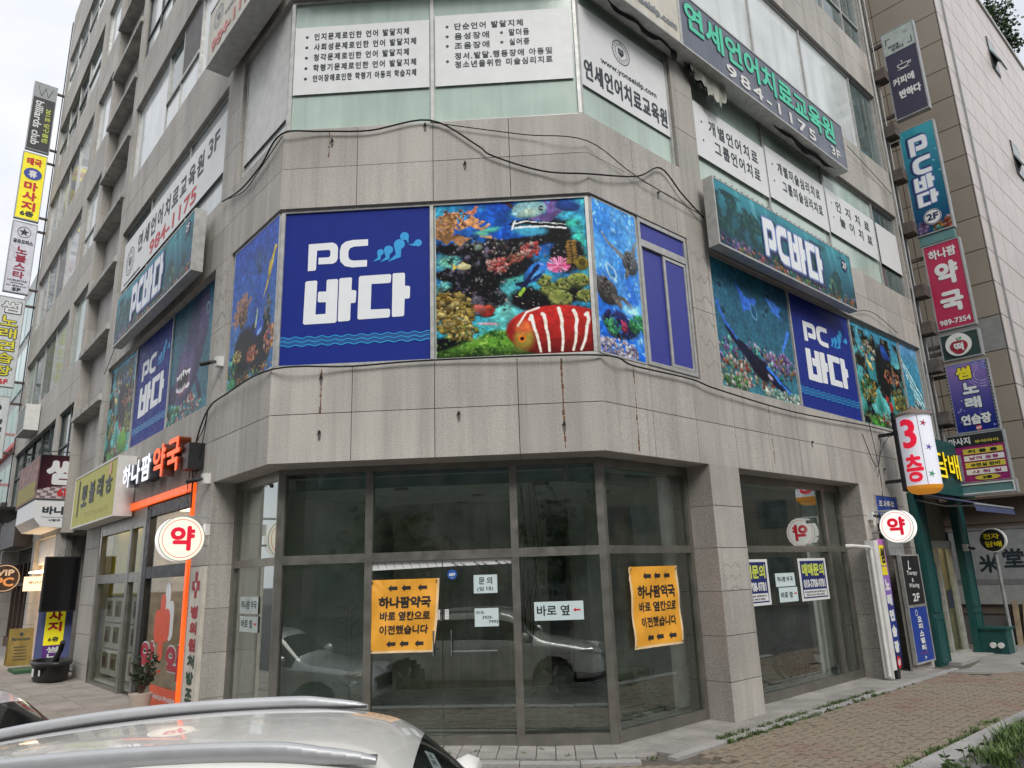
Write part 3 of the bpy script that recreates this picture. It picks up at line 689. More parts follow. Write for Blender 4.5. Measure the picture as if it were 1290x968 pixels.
for (x, y) in ((1.2, 2), (2.2, 3.2), (3.2, 2.0), (4.2, 3.4), (1.8, 4.3), (5, 2.6), (5.2, 4.4), (6.5, 4.6), (3.4, 4.8)):
    q = MB(); q.disc(0, 0, .11, -.015, 0, 16); q.build('downlight', lampm, BLD, Matrix.Translation((x, y, 2.748)))
wr = MB()
for k in range(6):
    rs = random.Random(k); x = 3.0 + rs.uniform(-.12, .12)
    wr.tube([(x, 1.9, 2.74), (x + rs.uniform(-.1, .1), 1.95, 1.9), (x + rs.uniform(-.12, .12), 1.9, 1.2), (x + rs.uniform(-.15, .1), 1.9, rs.uniform(.3, .8))], .008, 4)
stuff(wr.build('hanging_wires', CABLE))
# coiled cable on the floor of the side room
cc = MB()
for k in range(7):
    rs = random.Random(50 + k); c = FR.w(5.2 + rs.uniform(-.3, .25), 0, -.85 + rs.uniform(-.1, .1)); rad = rs.uniform(.28, .45); tilt = rs.uniform(.3, 1.3); pts = []
    for i in range(25):
        t = 2 * math.pi * i / 24; pts.append(c + Vector((rad * math.cos(t) * FR.x.x, rad * math.cos(t) * FR.x.y, 0)) + Vector((0, rad * math.sin(t) * math.cos(tilt) * .6, -.24 + rad * math.sin(tilt) * (1 + math.sin(t)))))
    cc.tube(pts, .017, 6, caps=False)
cc = cc.build('coiled_hose', CABLE); tag(cc, 'loose coil of black hose lying behind the glass of the side shop window', 'hose')
rack = MB()                                            # wire display stand inside the pane next to the banner
for k in range(7):
    z = .05 + k * .18
    for j in range(5):
        a = j * 1.256; rack.tube([(.75, z, -1.1), (.75 + .22 * math.cos(a), z + .07, -1.1 + .2 * math.sin(a))], .004, 4)
rack.tube([(.75, -.25, -1.1), (.75, 1.3, -1.1)], .012, 6)
rk = rack.build('wire_display_stand', GREYM, None, FF.m(0, 0)); tag(rk, 'bare wire display stand with upturned prongs behind the front shop glass', 'display stand')
# ---------------------------------------------------------------- left face shops (boxes of interior behind the glass)
def shop_box(u0, u1, depth, m, fm, z0=-.14, z1=2.8, d=.36, name='shop_interior'):
    q = MB(); o = -d - .06
    q.poly([(u0, z0, o), (u0, z1, o), (u0, z1, o - depth), (u0, z0, o - depth)]); q.poly([(u1, z0, o - depth), (u1, z1, o - depth), (u1, z1, o), (u1, z0, o)])
    q.poly([(u0, z0, o - depth), (u0, z1, o - depth), (u1, z1, o - depth), (u1, z0, o - depth)][::-1]); q.poly([(u0, z1, o), (u1, z1, o), (u1, z1, o - depth), (u0, z1, o - depth)])
    q.poly([(u0, z0, o), (u0, z0, o - depth), (u1, z0, o - depth), (u1, z0, o)], 1)
    return q.build(name, [m, fm], BLD, FL.m(0, 0))
ORG = mat('orange_lit_trim', srgb(250, 95, 25), .4, var=.02, emit=.55)
ORANGE = mat('orange_film', srgb(225, 80, 35), .4, var=.04)
shop_box(-4.85, -2.64, 1.1, mat('pharmacy_interior', (.4, .34, .28), .7, var=.3), INTF, d=.05)
mb = MB()
for x0, x1 in ((-2.72, -2.63), (-4.92, -4.72)): mb.box(x0, x1, -.3, 2.75, -.11, -.0)
mb.box(-4.86, -2.63, 1.64, 1.82, -.105, -.005); mb.box(-4.86, -2.63, 2.62, 2.8, -.105, -.005); mb.box(-4.86, -2.63, -.3, -.2, -.105, -.005)
pf = fo(FL, 'pharmacy_frame', mb, [BLACK])
pane(FL, -4.72, -2.72, -.2, 1.64, -.05, GLASSC, pf); pane(FL, -4.72, -2.72, 1.82, 2.62, -.05, GLASSC, pf)
q = MB(); q.box(-4.6, -2.9, 2.72, 2.76, -.9, -.3); fo(FL, 'shop_ceiling_lamp', q, [mat('warm_shop_lamp', (1, .82, .6), .5, var=.02, emit=4, emitcol=(1, .85, .62))])
q = MB()
for k in range(5):
    for j in range(9): 
        rs = random.Random(k * 20 + j); q.box(-4.75 + j * .22, -4.6 + j * .22, .1 + k * .42, .1 + k * .42 + rs.uniform(.12, .3), -1.1, -1.0, rs.randint(0, 3))
fo(FL, 'stocked_shelves', q, [mat('pack_white', (.5, .5, .48)), mat('pack_red', (.4, .06, .05)), mat('pack_tan', (.35, .25, .15)), mat('pack_grey', (.2, .2, .2))])
bpy.data.objects['stocked_shelves']['kind'] = 'stuff'
# sticker graphics on the pharmacy glass
g = MB()
def blobp(mb, cx, cy, pts, z, m): mb.poly([(cx + a, cy + b, z) for a, b in pts], m)
def capsule(mb, cx, cy, rx, ry, z, m, n=28):
    L = max(0, ry - rx)
    mb.poly([(cx + rx * math.cos(2 * math.pi * i / n), cy + (L if math.sin(2 * math.pi * i / n) >= 0 else -L) + rx * math.sin(2 * math.pi * i / n), z) for i in range(n)], m)
capsule(g, -3.56, 1.22, .13, .34, .001, 1); capsule(g, -3.36, 1.02, .14, .28, .0012, 1)
capsule(g, -3.76, 1.08, .13, .32, .002, 0); capsule(g, -3.76, .76, .13, .32, .0022, 0); capsule(g, -3.98, .93, .16, .24, .0024, 0); capsule(g, -3.54, .95, .16, .24, .0026, 0)
g.box(-4.1, -2.74, -.2, .10, .0, .002, 0)
put_text(g, "HANA PHARM", -3.9, -.08, 1.0, .07, .004, .003, 1)
st = g.build('pharmacy_window_decal', [ORANGE, WHITE], None, FL.m(0, 0, -.044)); tag(st, 'orange and white rounded pill shapes stuck on the pharmacy glass above an orange strip', 'window decal')
for (x, y, lab) in ((-4.74, .2, 'red pharmacy lettering with white outline on the glass beside the potted plant'), (-3.44, .2, 'red pharmacy lettering with white outline on the glass beside the orange lit trim')):
    g = MB(); put_text(g, "약", 0, 0, .78, .52, .001, .045, 1); put_text(g, "약", .02, .02, .74, .48, .008, .026, 0)
    st = g.build('window_lettering', [mat('crimson_film', srgb(175, 25, 50), .4), WHITE], None, FL.m(x, y, -.04)); tag(st, lab, 'lettering', 'red letters on the pharmacy window')
# orange lit trim
g = MB(); g.box(-6.1, -2.5, 2.82, 2.93, .0, .05); g.box(-2.6, -2.52, -.15, 2.81, .0, .04)
st = g.build('lit_orange_trim', ORG, None, FL.m(0, 0)); tag(st, 'glowing orange strip framing the top and side of the pharmacy entrance', 'light strip')
# canopy slab over the pharmacy
# second shop (yellow)
YEL = mat('yellow_interior', srgb(200, 180, 60), .7)
shop_box(-8.15, -4.95, 1.1, mat('pale_shop_interior', (.6, .6, .54), .8, var=.15), INTF, d=.05)
mb = MB()
for x in (-8.06, -5.86, -5.02): mb.box(x - .07, x + .07, -.3, 2.6, -.11, -.0)
mb.box(-8.15, -4.95, 1.6, 1.76, -.105, -.005); mb.box(-8.15, -4.95, 2.5, 2.86, -.105, -.005); mb.box(-8.15, -5.9, -.3, -.14, -.105, -.005)
pf = fo(FL, 'yellow_shop_frame', mb, [FRAME])
for a, b in ((-7.99, -5.93), (-5.79, -5.09)): pane(FL, a, b, -.14, 1.6, -.05, GLASSC, pf); pane(FL, a, b, 1.76, 2.5, -.05, GLASSC, pf)
q = MB()
for c in range(5):
    for r in range(3):
        x = -7.95 + c * .62; z = -.02 + r * .46; q.box(x, x + .6, z, z + .44, -.24, -.19, 0); q.box(x + .1, x + .5, z + .1, z + .38, -.19, -.185, 1); q.box(x + .16, x + .36, z + .14, z + .3, -.185, -.182, 2)
q.box(-8.1, -5, 1.38, 2.6, -.26, -.24, 3)
fo(FL, 'shelf_display', q, [WHITE2, mat('khaki_product', (.25, .22, .12)), mat('brown_product', (.12, .06, .04)), YEL])['kind'] = 'stuff'
q = MB(); q.box(-7.8, -5.2, 2.7, 2.73, -.22, -.12); fo(FL, 'shop_ceiling_lamp', q, [MATS['warm_shop_lamp']])
# tall column zone and entrance, banada shop, dark PC shop
shop_box(-12.5, -9.42, 1.4, mat('entrance_wall', (.18, .17, .16), .8), MOSS, d=.1)
CREAM = mat('cream_lit_wall', (.72, .52, .36), .7, var=.06, emit=.12, emitcol=(1, .6, .35))
q = MB(); q.box(-15.8, -13.0, -.3, 2.3, -.3, -.2); q.box(-13.0, -12.5, -.3, 2.86, -.5, -.02, 1); q.box(-15.8, -12.5, 2.2, 2.86, -.3, -.1, 2)
fo(FL, 'cream_shopfront', q, [mat('cream_plaster', (.66, .52, .40), .7, var=.06), GRAND, WHITE2])
q = MB(); q.box(-15.6, -13.2, 1.98, 2.02, -.15, .1); o = fo(FL, 'shop_strip_lamp', q, [mat('warm_strip', (1, .75, .45), .5, emit=5, emitcol=(1, .7, .4))])
q = MB(); q.box(-22.4, -16.2, -.3, 2.86, -.6, -.5, 0)
for k in range(7): q.box(-22.3 + k * .9, -22.2 + k * .9, -.3, 2.4, -.5, -.4, 1)
q.box(-22.4, -16.2, 1.7, 1.8, -.5, -.4, 1); q.box(-22.4, -16.2, -.3, .1, -.5, -.35, 2)
fo(FL, 'dark_shopfront', q, [mat('dark_shop_glass', (.02, .018, .016), .1), mat('dark_brown_wood', (.06, .035, .025), .6), mat('brown_base', (.10, .055, .035), .6)])
# right end shop (dark green)
TEAL = mat('dark_green_paint', srgb(22, 74, 72), .45, var=.1, scale=3)
shop_box_r = MB()
# end shop with dark green front
q = MB()
q.box(8.95, 9.5, -.42, 2.8, -.02, .10); q.box(11.2, 11.75, -.42, 2.8, -.02, .10); q.box(8.95, 12.3, 2.82, 3.98, -.02, .22)
for (a, b) in ((9.0, 9.45), (11.25, 11.7)):
    for (c, d) in ((-.35, .45), (.55, 2.7)):
        for bb in ((a, b, c, c + .03), (a, b, d - .03, d), (a, a + .03, c, d), (b - .03, b, c, d)): q.box(*bb, .10, .115)
gs = thing('green_shop', 'dark green painted shopfront with folding awning at the far end of the building', 'shopfront', FR.m(0, 0))
q.build('front', TEAL, gs)
q = MB()
for x in (9.54, 10.35, 11.16): q.box(x - .035, x + .035, -.38, 1.8, -.2, -.1)
q.box(9.5, 11.2, 1.75, 1.9, -.2, -.09); q.box(9.5, 11.2, -.42, -.28, -.2, -.05); q.build('door_frame', ALU, gs)
for a, b in ((9.58, 10.31), (10.39, 11.12)): q = MB(); q.box(a, b, -.28, 1.75, -.16, -.15); q.build('glass_door', GLASSC, gs)
q = MB(); q.box(9.5, 11.2, 1.9, 2.8, -.2, -.17); q.build('transom_panel', mat('brown_louvre', (.17, .15, .11), .6), gs)
q = MB(); q.box(9.5, 11.2, -.35, 2.8, -1.6, -1.55); q.box(9.5, 9.55, -.35, 2.8, -1.6, -.25); q.box(11.15, 11.2, -.35, 2.8, -1.6, -.25); q.box(9.5, 11.2, -.4, -.35, -1.6, -.2); q.box(9.7, 11, 2.5, 2.52, -1.3, -.5, 1); q.build('interior', [mat('cream_interior', (.55, .48, .36), .8, var=.1), MATS['warm_shop_lamp']], gs)
q = MB(); q.box(9.8, 10.2, .7, 1.45, -.13, -.12); q.box(9.83, 10.17, .5, .62, -.13, -.125, 1); q.box(10.55, 10.85, .55, .9, -.13, -.12); q.box(9.95, 9.98, -.3, .7, -.5, -.47); q.build('door_notice', [mat('dark_notice', (.03, .035, .06), .5), WHITE], gs)
q = MB(); q.box(9.3, 11.3, -.44, -.34, -.05, .32); q.build('doorstep', KERBM, gs)
# awning: sloping fabric with side arm and valance
q = MB(); AW = mat('navy_awning_fabric', srgb(58, 66, 100), .75, var=.15, scale=6)
q.poly([(8.95, 2.78, .12), (8.95, 2.50, 1.12), (11.4, 2.50, 1.12), (11.4, 2.78, .12)]); q.poly([(8.95, 2.5, 1.12), (8.95, 2.36, 1.14), (11.4, 2.36, 1.14), (11.4, 2.5, 1.12)]); 
q.poly([(8.95, 2.765, .12), (11.4, 2.765, .12), (11.4, 2.485, 1.11), (8.95, 2.485, 1.11)]); q.build('awning', AW, gs)
q = MB(); q.tube([(8.97, 2.79, .05), (11.4, 2.79, .05)], .05, 8); q.tube([(8.96, 2.49, 1.12), (11.4, 2.49, 1.12)], .02, 6)
q.tube([(9.1, 2.66, .1), (9.1, 2.5, .6), (9.1, 2.47, 1.08)], .016, 6); q.tube([(11.2, 2.66, .1), (11.2, 2.47, 1.08)], .016, 6); q.build('awning_frame', GREYM, gs)
q = MB(); YL = mat('yellow_lit_letter', srgb(250, 225, 30), .4, var=.02, emit=.25)
vt = MB(); put_text(vt, "담배", 10.0, 3.05, 1.45, .68, .0, .03); 
yl = MB()
for k, zz in enumerate((.235, .25, .265, .28)): put_text(yl, "담배", 10.0, 3.15, 1.4, .55, zz, .006, 1 if k < 3 else 0)
y_ = yl.build('lit_letters', [YL, mat('letter_return_brown', (.12, .09, .02), .6)], None, FR.m(0, 0)); tag(y_, 'glowing yellow lettering on the dark green fascia behind the cylindrical sign', 'lit letters')
# ---------------------------------------------------------------- posters
def poster_thing(face, u0, u1, z0, z1, name, label, cat, out=-.045, group=None):
    return thing(name, label, cat, face.m(u0, z0, out), group)
def backing(t, w, h, m=WHITE, d=.008): q = MB(); q.box(0, w, 0, h, -d, 0); return q.build('film_panel', m, t)
def pc_panel(face, u0, u1, z0, z1, label, out):
    w, h = u1 - u0, z1 - z0; t = thing('printed_window_panel', label, 'window sign', face.m(u0, z0, out), 'blue PC room window panels')
    backing(t, w, h, NAVY)
    X = lambda a: (a - 270) / 667 * w; Y = lambda b: (1 - (b - 118) / 700) * h
    mb = MB()
    for ch, (a, b, c, d) in {'P': (385, 519, 262, 391), 'C': (528, 655, 255, 384), 'b': (373, 524, 434, 635), 'a': (527, 607, 430, 629), 'd': (614, 762, 424, 624), 'A': (766, 846, 421, 620)}.items():
        logo_poly(mb, ch, X(a), Y(d + 5), X(b) - X(a), Y(c) - Y(d), .003)
    mb.build('logo_lettering', mat('logo_white', srgb(235, 238, 240), .45, var=.02), t)
    mb = MB(); S_ = w / 667
    for (cx, cy, r, tx, ty) in ((820, 255, 20, 838, 292), (882, 290, 17, 838, 296), (797, 292, 25, 745, 372), (748, 316, 21, 710, 372), (712, 325, 15, 678, 367)):
        drop(mb, X(cx), Y(cy), r * S_, X(tx), Y(ty), .003, 0, .35 if cx < 800 else .2)
    for k, y0 in enumerate((697, 715, 733)):
        pts = [(w * i / 96, Y(y0) + .011 * math.sin(i / 96 * 2 * math.pi * 11.5)) for i in range(97)]
        line2d(mb, pts, .011, .003)
    b2 = MB(); b2.box(0, w, Y(733), Y(697), .0005, .001); b2.build('wave_band', mat('mid_blue_film', srgb(30, 85, 150), .45), t)
    mb.build('splash_and_waves', LBLUE, t); return t
def edge_trim(t, w, h):
    q = MB(); q.box(-.012, w + .012, -.02, 0, -.006, .004); q.box(-.012, w + .012, h, h + .02, -.006, .004); q.box(-.012, 0, 0, h, -.006, .004); q.box(w, w + .012, 0, h, -.006, .004); q.build('edge_strip', ALU, t)
pc_panel(FF, .05, 1.95, 4.08, 6.14, 'large blue panel with white lettering on the angled corner, beside the coral reef picture', -.065)
pc_panel(FR, 5.26, 7.58, 4.08, 6.14, 'blue lettered panel under the long lightbox, between the dark sea picture and the coral picture', -.09)
pc_panel(FL, -6.9, -4.66, 4.08, 6.14, 'narrow-looking blue lettered panel beside the shark picture, over the yellow shop sign', -.09)
def art(face, u0, u1, z0, z1, label, out, paint, step=.012, seed=1):
    w, h = u1 - u0, z1 - z0; t = thing('sea_picture', label, 'window picture', face.m(u0, z0, out), 'underwater pictures on the windows'); backing(t, w, h)
    cv = Cv(w, h, step, seed); paint(cv); cv.c *= .86 + .2 * cv.noise(60, 1, 9)[..., None]; cv.c.__imul__(1.12 if paint.__name__ == 'reef_big' else 1.22); (None if paint.__name__ == 'reef_big' else (cv.warp(.035, 10, 2), cv.grain(.22, 45, 2))); cv.obj('printed_picture', t, .003); edge_trim(t, w, h); return t
YC = [(225, 195, 110), (200, 170, 80), (240, 215, 140), (150, 120, 50)]
PK = [(235, 120, 110), (250, 160, 150), (215, 80, 80), (240, 190, 180)]
PU = [(120, 90, 170), (160, 130, 200), (90, 70, 130), (190, 160, 210)]
GR = [(90, 140, 60), (60, 110, 50), (130, 170, 80), (40, 80, 40)]
TE = [(60, 170, 160), (90, 200, 180), (40, 130, 130), (150, 220, 200)]
OR = [(210, 120, 60), (190, 140, 80), (230, 170, 90), (150, 80, 50)]
def reef_big(c):
    c.grad((20, 70, 165), (50, 150, 165)); n = c.noise(3, 4, 2); c.mix((n - .45) * 4, (70, 180, 190)); c.mix((c.noise(2.2, 3, 5) - .55) * 5 * (c.Y < .35), (15, 60, 160))
    c.ell(.08, .38, .13, .1, (110, 200, 170), .3, .8, .2); c.ell(.05, .62, .16, .12, (90, 190, 160), 0, .8, .3); c.ell(.45, .72, .12, .2, (120, 215, 205), 0, .8, .1); c.ell(.5, .5, .12, .1, (90, 200, 180), 0, .8, .1); c.ell(.93, .3, .08, .2, (60, 190, 170), 0, .8, .1)
    for k in range(60):
        rs = random.Random(k); x = rs.uniform(0, .14); y = rs.uniform(.34, .7); c.stroke([(x, y), (x + .05, y - rs.uniform(.01, .05))], .002, (150, 225, 190))
    D = (14, 15, 20)
    for (x, y, rx, ry, a) in ((.2, .31, .25, .045, .1), (.55, .29, .2, .05, -.1), (.78, .22, .12, .09, .3), (.3, .5, .16, .17, .2), (.47, .42, .16, .1, 0), (.1, .48, .12, .04, .1), (.62, .66, .16, .08, .1), (.82, .62, .15, .07, 0), (.3, .66, .1, .1, 0), (.85, .38, .12, .12, 0), (.12, .94, .2, .08, 0), (.4, .3, .1, .06, .3), (.36, .36, .2, .07, 0), (.25, .58, .12, .1, .2)):
        c.ell(x, y, rx, ry, D, a, .25, .2)
    c.rocks(.54, 7, .24, .75, 6, (16, 18, 22), (110, 100, 120)); 
    c.blobs(60, .3, .27, .18, .035, .012, [(150, 150, 160), (90, 100, 90), (200, 190, 200), (60, 60, 70)], 3); c.blobs(40, .5, .32, .2, .05, .012, [(100, 60, 60), (60, 60, 80), (170, 160, 150)], 4)
    c.branch(.16, .27, .26, (190, 135, 90), 3, 16, .011); c.branch(.08, .25, .2, (150, 110, 70), 4, 10, .010); c.blobs(60, .14, .12, .1, .09, .011, [(215, 165, 120), (160, 110, 75), (190, 120, 100)], 6)
    c.branch(.76, .14, .17, (110, 85, 150), 9, 14, .010); c.branch(.25, .07, .06, (200, 120, 90), 11, 6, .008)
    c.specks(500, 0, 1, .24, .7, .006, [(150, 150, 150), (90, 110, 100), (200, 180, 170), (110, 70, 90), (60, 70, 60)], 21); c.warp(.05, 9, 1); c.grain(.28, 40)
    c.fish(.23, .2, .07, .036, .1, (40, 110, 200), (30, 90, 180), False); c.ell(.36, .19, .09, .025, (90, 200, 180), -.2, .6, .2); c.ell(.3, .21, .06, .02, (120, 215, 190), .2, .6, .2)
    c.poly([(.44, .01), (.54, .07), (.5, .0)], (60, 40, 50)); c.ell(.62, .06, .115, .062, (150, 200, 205), -.12, .1, .25); c.ell(.62, .08, .09, .035, (190, 215, 190), -.1, .8, 0); c.poly([(.50, .08), (.54, .10), (.545, .07)], (150, 200, 205)); c.ell(.7, .055, .014, .018, (20, 25, 40), 0, .3, 0); c.ell(.7, .055, .022, .004, (210, 220, 210), 0, .3, 0)
    c.poly([(.48, .16), (.52, .13), (.6, .125), (.78, .16), (.9, .14), (.95, .18), (.86, .19), (.7, .2), (.56, .2)], (16, 20, 30)); c.stroke([(.53, .155), (.60, .142), (.72, .152), (.86, .172)], .006, (232, 236, 230), .002); c.ell(.62, .205, .13, .045, (70, 170, 205), .1, .4, .1); c.stroke([(.52, .185), (.66, .178), (.86, .195)], .006, (235, 240, 235)); c.stroke([(.5, .19), (.53, .13)], .006, (235, 240, 235))
    c.ell(.88, .05, .09, .04, (30, 70, 150), .2, .3, .3); c.ell(.9, .17, .05, .035, (60, 190, 170), 0, .5, .2)
    c.blobs(90, .41, .42, .075, .05, .014, PK, 7); c.blobs(60, .62, .33, .06, .045, .014, PK, 8); c.blobs(40, .52, .38, .05, .03, .012, [(200, 110, 90), (180, 150, 120)], 19)
    for k in range(70):
        rs = random.Random(k + 200); a = rs.uniform(0, 6.28); c.stroke([(.8, .44), (.8 + .075 * math.cos(a), .44 + .05 * math.sin(a))], .003, random.Random(k).choice([(230, 110, 160), (250, 170, 200), (190, 70, 120)]))
    for k, x in enumerate((.87, .905)):
        for j in range(9): c.ell(x, .29 + j * .018, .02, .011, (170, 130, 60), 0, .3, .4)
    c.ell(.95, .44, .045, .05, (160, 140, 50), .2, .2, .4); c.ell(.95, .43, .025, .028, (70, 60, 20), 0, .2, 0)
    c.fish(.18, .42, .045, .02, 0, (235, 225, 170), (220, 190, 70), False); c.ell(.28, .3, .03, .028, (150, 170, 150), 0, .4, .4)
    for (x, y, r) in ((.74, .6, .07), (.83, .57, .06), (.92, .55, .075), (.8, .66, .08), (.96, .65, .06), (.7, .54, .05)):
        c.ell(x, y, r, r * .75, (90, 110, 50), .2, .2, .35); c.ell(x + .004, y - .008, r * .92, r * .62, (165, 170, 90), .2, .12, .2); c.ell(x + .004, y - .012, r * .7, r * .42, (120, 135, 62), .2, .5, .2); c.blobs(16, x, y, r / c.asp, r * .6, .010, [(190, 195, 120), (90, 105, 50)], int(x * 90))
    c.fish(.645, .485, .095, .05, -.75, (55, 130, 225), (20, 30, 60), True, (90, 170, 240)); c.stroke([(.58, .57), (.62, .5), (.66, .45)], .012, (18, 28, 70)); c.stroke([(.6, .55), (.68, .5)], .006, (18, 28, 70)); c.stroke([(.57, .59), (.54, .62)], .01, (150, 190, 60))
    c.blobs(260, .1, .72, .14, .13, .019, YC, 12); c.blobs(60, .17, .85, .09, .05, .017, YC, 13); c.ell(.33, .72, .055, .035, (205, 60, 50), -.3, .3, .4); c.ell(.28, .7, .05, .03, (220, 110, 100), .4, .3, .4); c.ell(.34, .7, .03, .02, (230, 90, 60), .4, .3, .4); c.ell(.33, .8, .08, .012, (225, 170, 190), .1, .4, .1)
    m = (c.Y - (.985 - .14 * np.exp(-((c.X / c.asp - .42) / .3) ** 2) - .02 * c.noise(20, 3, 4))) * 40; c.mix(m, (95, 150, 50)); c.mix(np.clip(m, 0, 1) * (c.noise(24, 4, 6) - .45) * 5, (40, 80, 30)); c.mix(np.clip(m, 0, 1) * (c.noise(34, 3, 16) - .55) * 5, (150, 190, 90)); c.mix((c.Y - .93) * 12 * (c.X < .7), (24, 36, 20))
    c.specks(260, 0, .5, .8, 1, .006, [(150, 190, 90), (50, 90, 30), (110, 160, 60)], 24); c.warp(.022, 16, 5); c.grain(.16, 60, 3)
    c.ell(.79, .86, .33, .165, (214, 46, 42), .05, .05, .45); c.ell(.56, .9, .08, .1, (170, 150, 60), .2, .5, .2); c.ell(.56, .83, .07, .06, (225, 110, 60), 0, .6, .1)
    for k, x in enumerate((.61, .69, .795, .89, .965)):
        c.stroke([(x - .01, .715 + .03 * abs(k - 2.2)), (x + .000, .76), (x + .008, .8), (x + .016 * (1 - k * .35), .84), (x + .03 * (1 - k * .35), .88), (x + .04 * (1 - k * .4), .93), (x + .05 * (1 - k * .5), .985)], .011, (240, 236, 220), .007)
    c.stroke([(.52, .82), (.58, .735), (.66, .71)], .006, (240, 235, 220)); c.ell(.545, .9, .026, .026, (230, 120, 40), 0, .2, .1); c.ell(.545, .9, .013, .013, (15, 10, 10), 0, .2, 0)
    c.grain(.10, 70, 9)
art(FF, 2.02, 3.95, 4.08, 6.14, 'large coral reef picture with a red striped fish, on the angled corner', -.065, reef_big, .008)
def reef_side(c):
    c.grad((45, 75, 160), (60, 110, 150)); c.mix((c.noise(3, 3, 4) - .5) * 3, (30, 60, 140))
    c.branch(.6, .3, .22, (60, 80, 120), 2, 10, .008); c.stroke([(.95, .2), (.8, .42), (.74, .5)], .02, (200, 175, 60), .006); c.ell(.85, .33, .03, .09, (205, 180, 80), .25, .3, .3)
    c.branch(.3, .6, .26, (140, 105, 85), 5, 16, .012); c.blobs(80, .3, .53, .1, .09, .014, [(160, 120, 95), (110, 80, 70), (190, 150, 120)], 1)
    for (x, y, r) in ((.35, .75, .2), (.7, .85, .22), (.3, .92, .18), (.8, .68, .1), (.6, .7, .12)): c.ell(x, y, r * .9, r * .7, (18, 22, 24), 0, .25, .1)
    c.fish(.68, .68, .07, .055, -.3, (50, 90, 190), (30, 50, 120), True, (120, 160, 220)); c.blobs(60, .55, .83, .12, .05, .016, [(215, 110, 70), (190, 80, 60), (240, 170, 130)], 3); c.blobs(60, .9, .8, .1, .09, .016, PK + OR, 8)
    c.blobs(60, .1, .85, .12, .08, .02, TE + GR, 5); c.blobs(50, .2, .8, .1, .04, .014, YC, 6); c.blobs(70, .6, .97, .4, .04, .016, OR + GR, 7); c.ell(.1, .97, .1, .06, (60, 150, 90), 0, .5, .3); c.stroke([(.6, .66), (.62, .56)], .012, (160, 180, 160)); c.blobs(40, .85, .6, .06, .1, .014, [(150, 160, 160), (90, 110, 110), (180, 160, 120)], 18)
art(FL, -1.6, -.06, 4.08, 6.14, 'reef picture on the narrow pane beside the big blue lettered corner panel', -.03, reef_side, .012)
def turtles(c):
    c.grad((60, 130, 205), (25, 90, 190)); c.mix((c.noise(2.5, 4, 8) - .5) * 3, (110, 180, 230)); c.mix((.5 - c.noise(3, 3, 9)) * 3 * (c.Y > .3), (20, 60, 160))
    rs = random.Random(4)
    for k in range(130):
        x, y = rs.random(), rs.random() ** 1.3; r = rs.uniform(.004, .014); c.ell(x, y, r, r * 1.2, (160, 210, 240), 0, .3, .1); c.ell(x, y, r * .6, r * .7, (90, 160, 220), 0, .4, 0)
    c.ell(.8, .35, .08, .085, (105, 110, 115), .3, .15, .4); c.stroke([(.62, .33), (.35, .28), (.2, .22)], .018, (110, 115, 120), .007); c.stroke([(.9, .27), (.97, .2)], .02, (110, 115, 120), .01); c.blobs(50, .8, .34, .06, .06, .012, [(60, 65, 70), (150, 150, 150)], 3); c.ell(.72, .43, .02, .035, (120, 120, 115), .2, .2, .3)
    c.ell(.35, .46, .045, .07, (190, 225, 245), -.6, .3, .1); c.ell(.35, .46, .03, .05, (60, 130, 200), -.6, .3, .1)
    c.ell(.22, .6, .12, .09, (95, 90, 88), .5, .15, .5); c.blobs(80, .2, .58, .1, .07, .012, [(140, 130, 125), (60, 56, 55), (110, 100, 95)], 5); c.ell(.47, .66, .045, .03, (125, 118, 112), .4, .2, .3); c.stroke([(.35, .63), (.6, .62), (.85, .68)], .018, (85, 80, 78), .009)
    c.ell(.78, .68, .12, .05, (150, 210, 235), 0, .8, 0); c.blobs(120, .45, .8, .35, .08, .02, [(60, 60, 120), (40, 50, 110), (90, 120, 160)], 6); c.ell(.6, .78, .14, .05, (40, 45, 100), .5, .3, .3); c.blobs(40, .55, .8, .06, .03, .015, [(220, 80, 130), (190, 60, 90)], 7)
    c.blobs(70, .85, .76, .2, .06, .018, [(90, 190, 120), (60, 150, 90)], 8); c.blobs(60, .3, .82, .2, .04, .014, [(90, 190, 120), (50, 140, 120)], 18); c.blobs(200, .35, .96, .5, .07, .014, [(235, 220, 235), (200, 190, 210), (160, 150, 190), (250, 240, 245)], 9)
art(FR, .06, .93, 4.08, 6.14, 'bright blue picture with bubbles and two turtles beside the sliding window', -.03, turtles, .010)
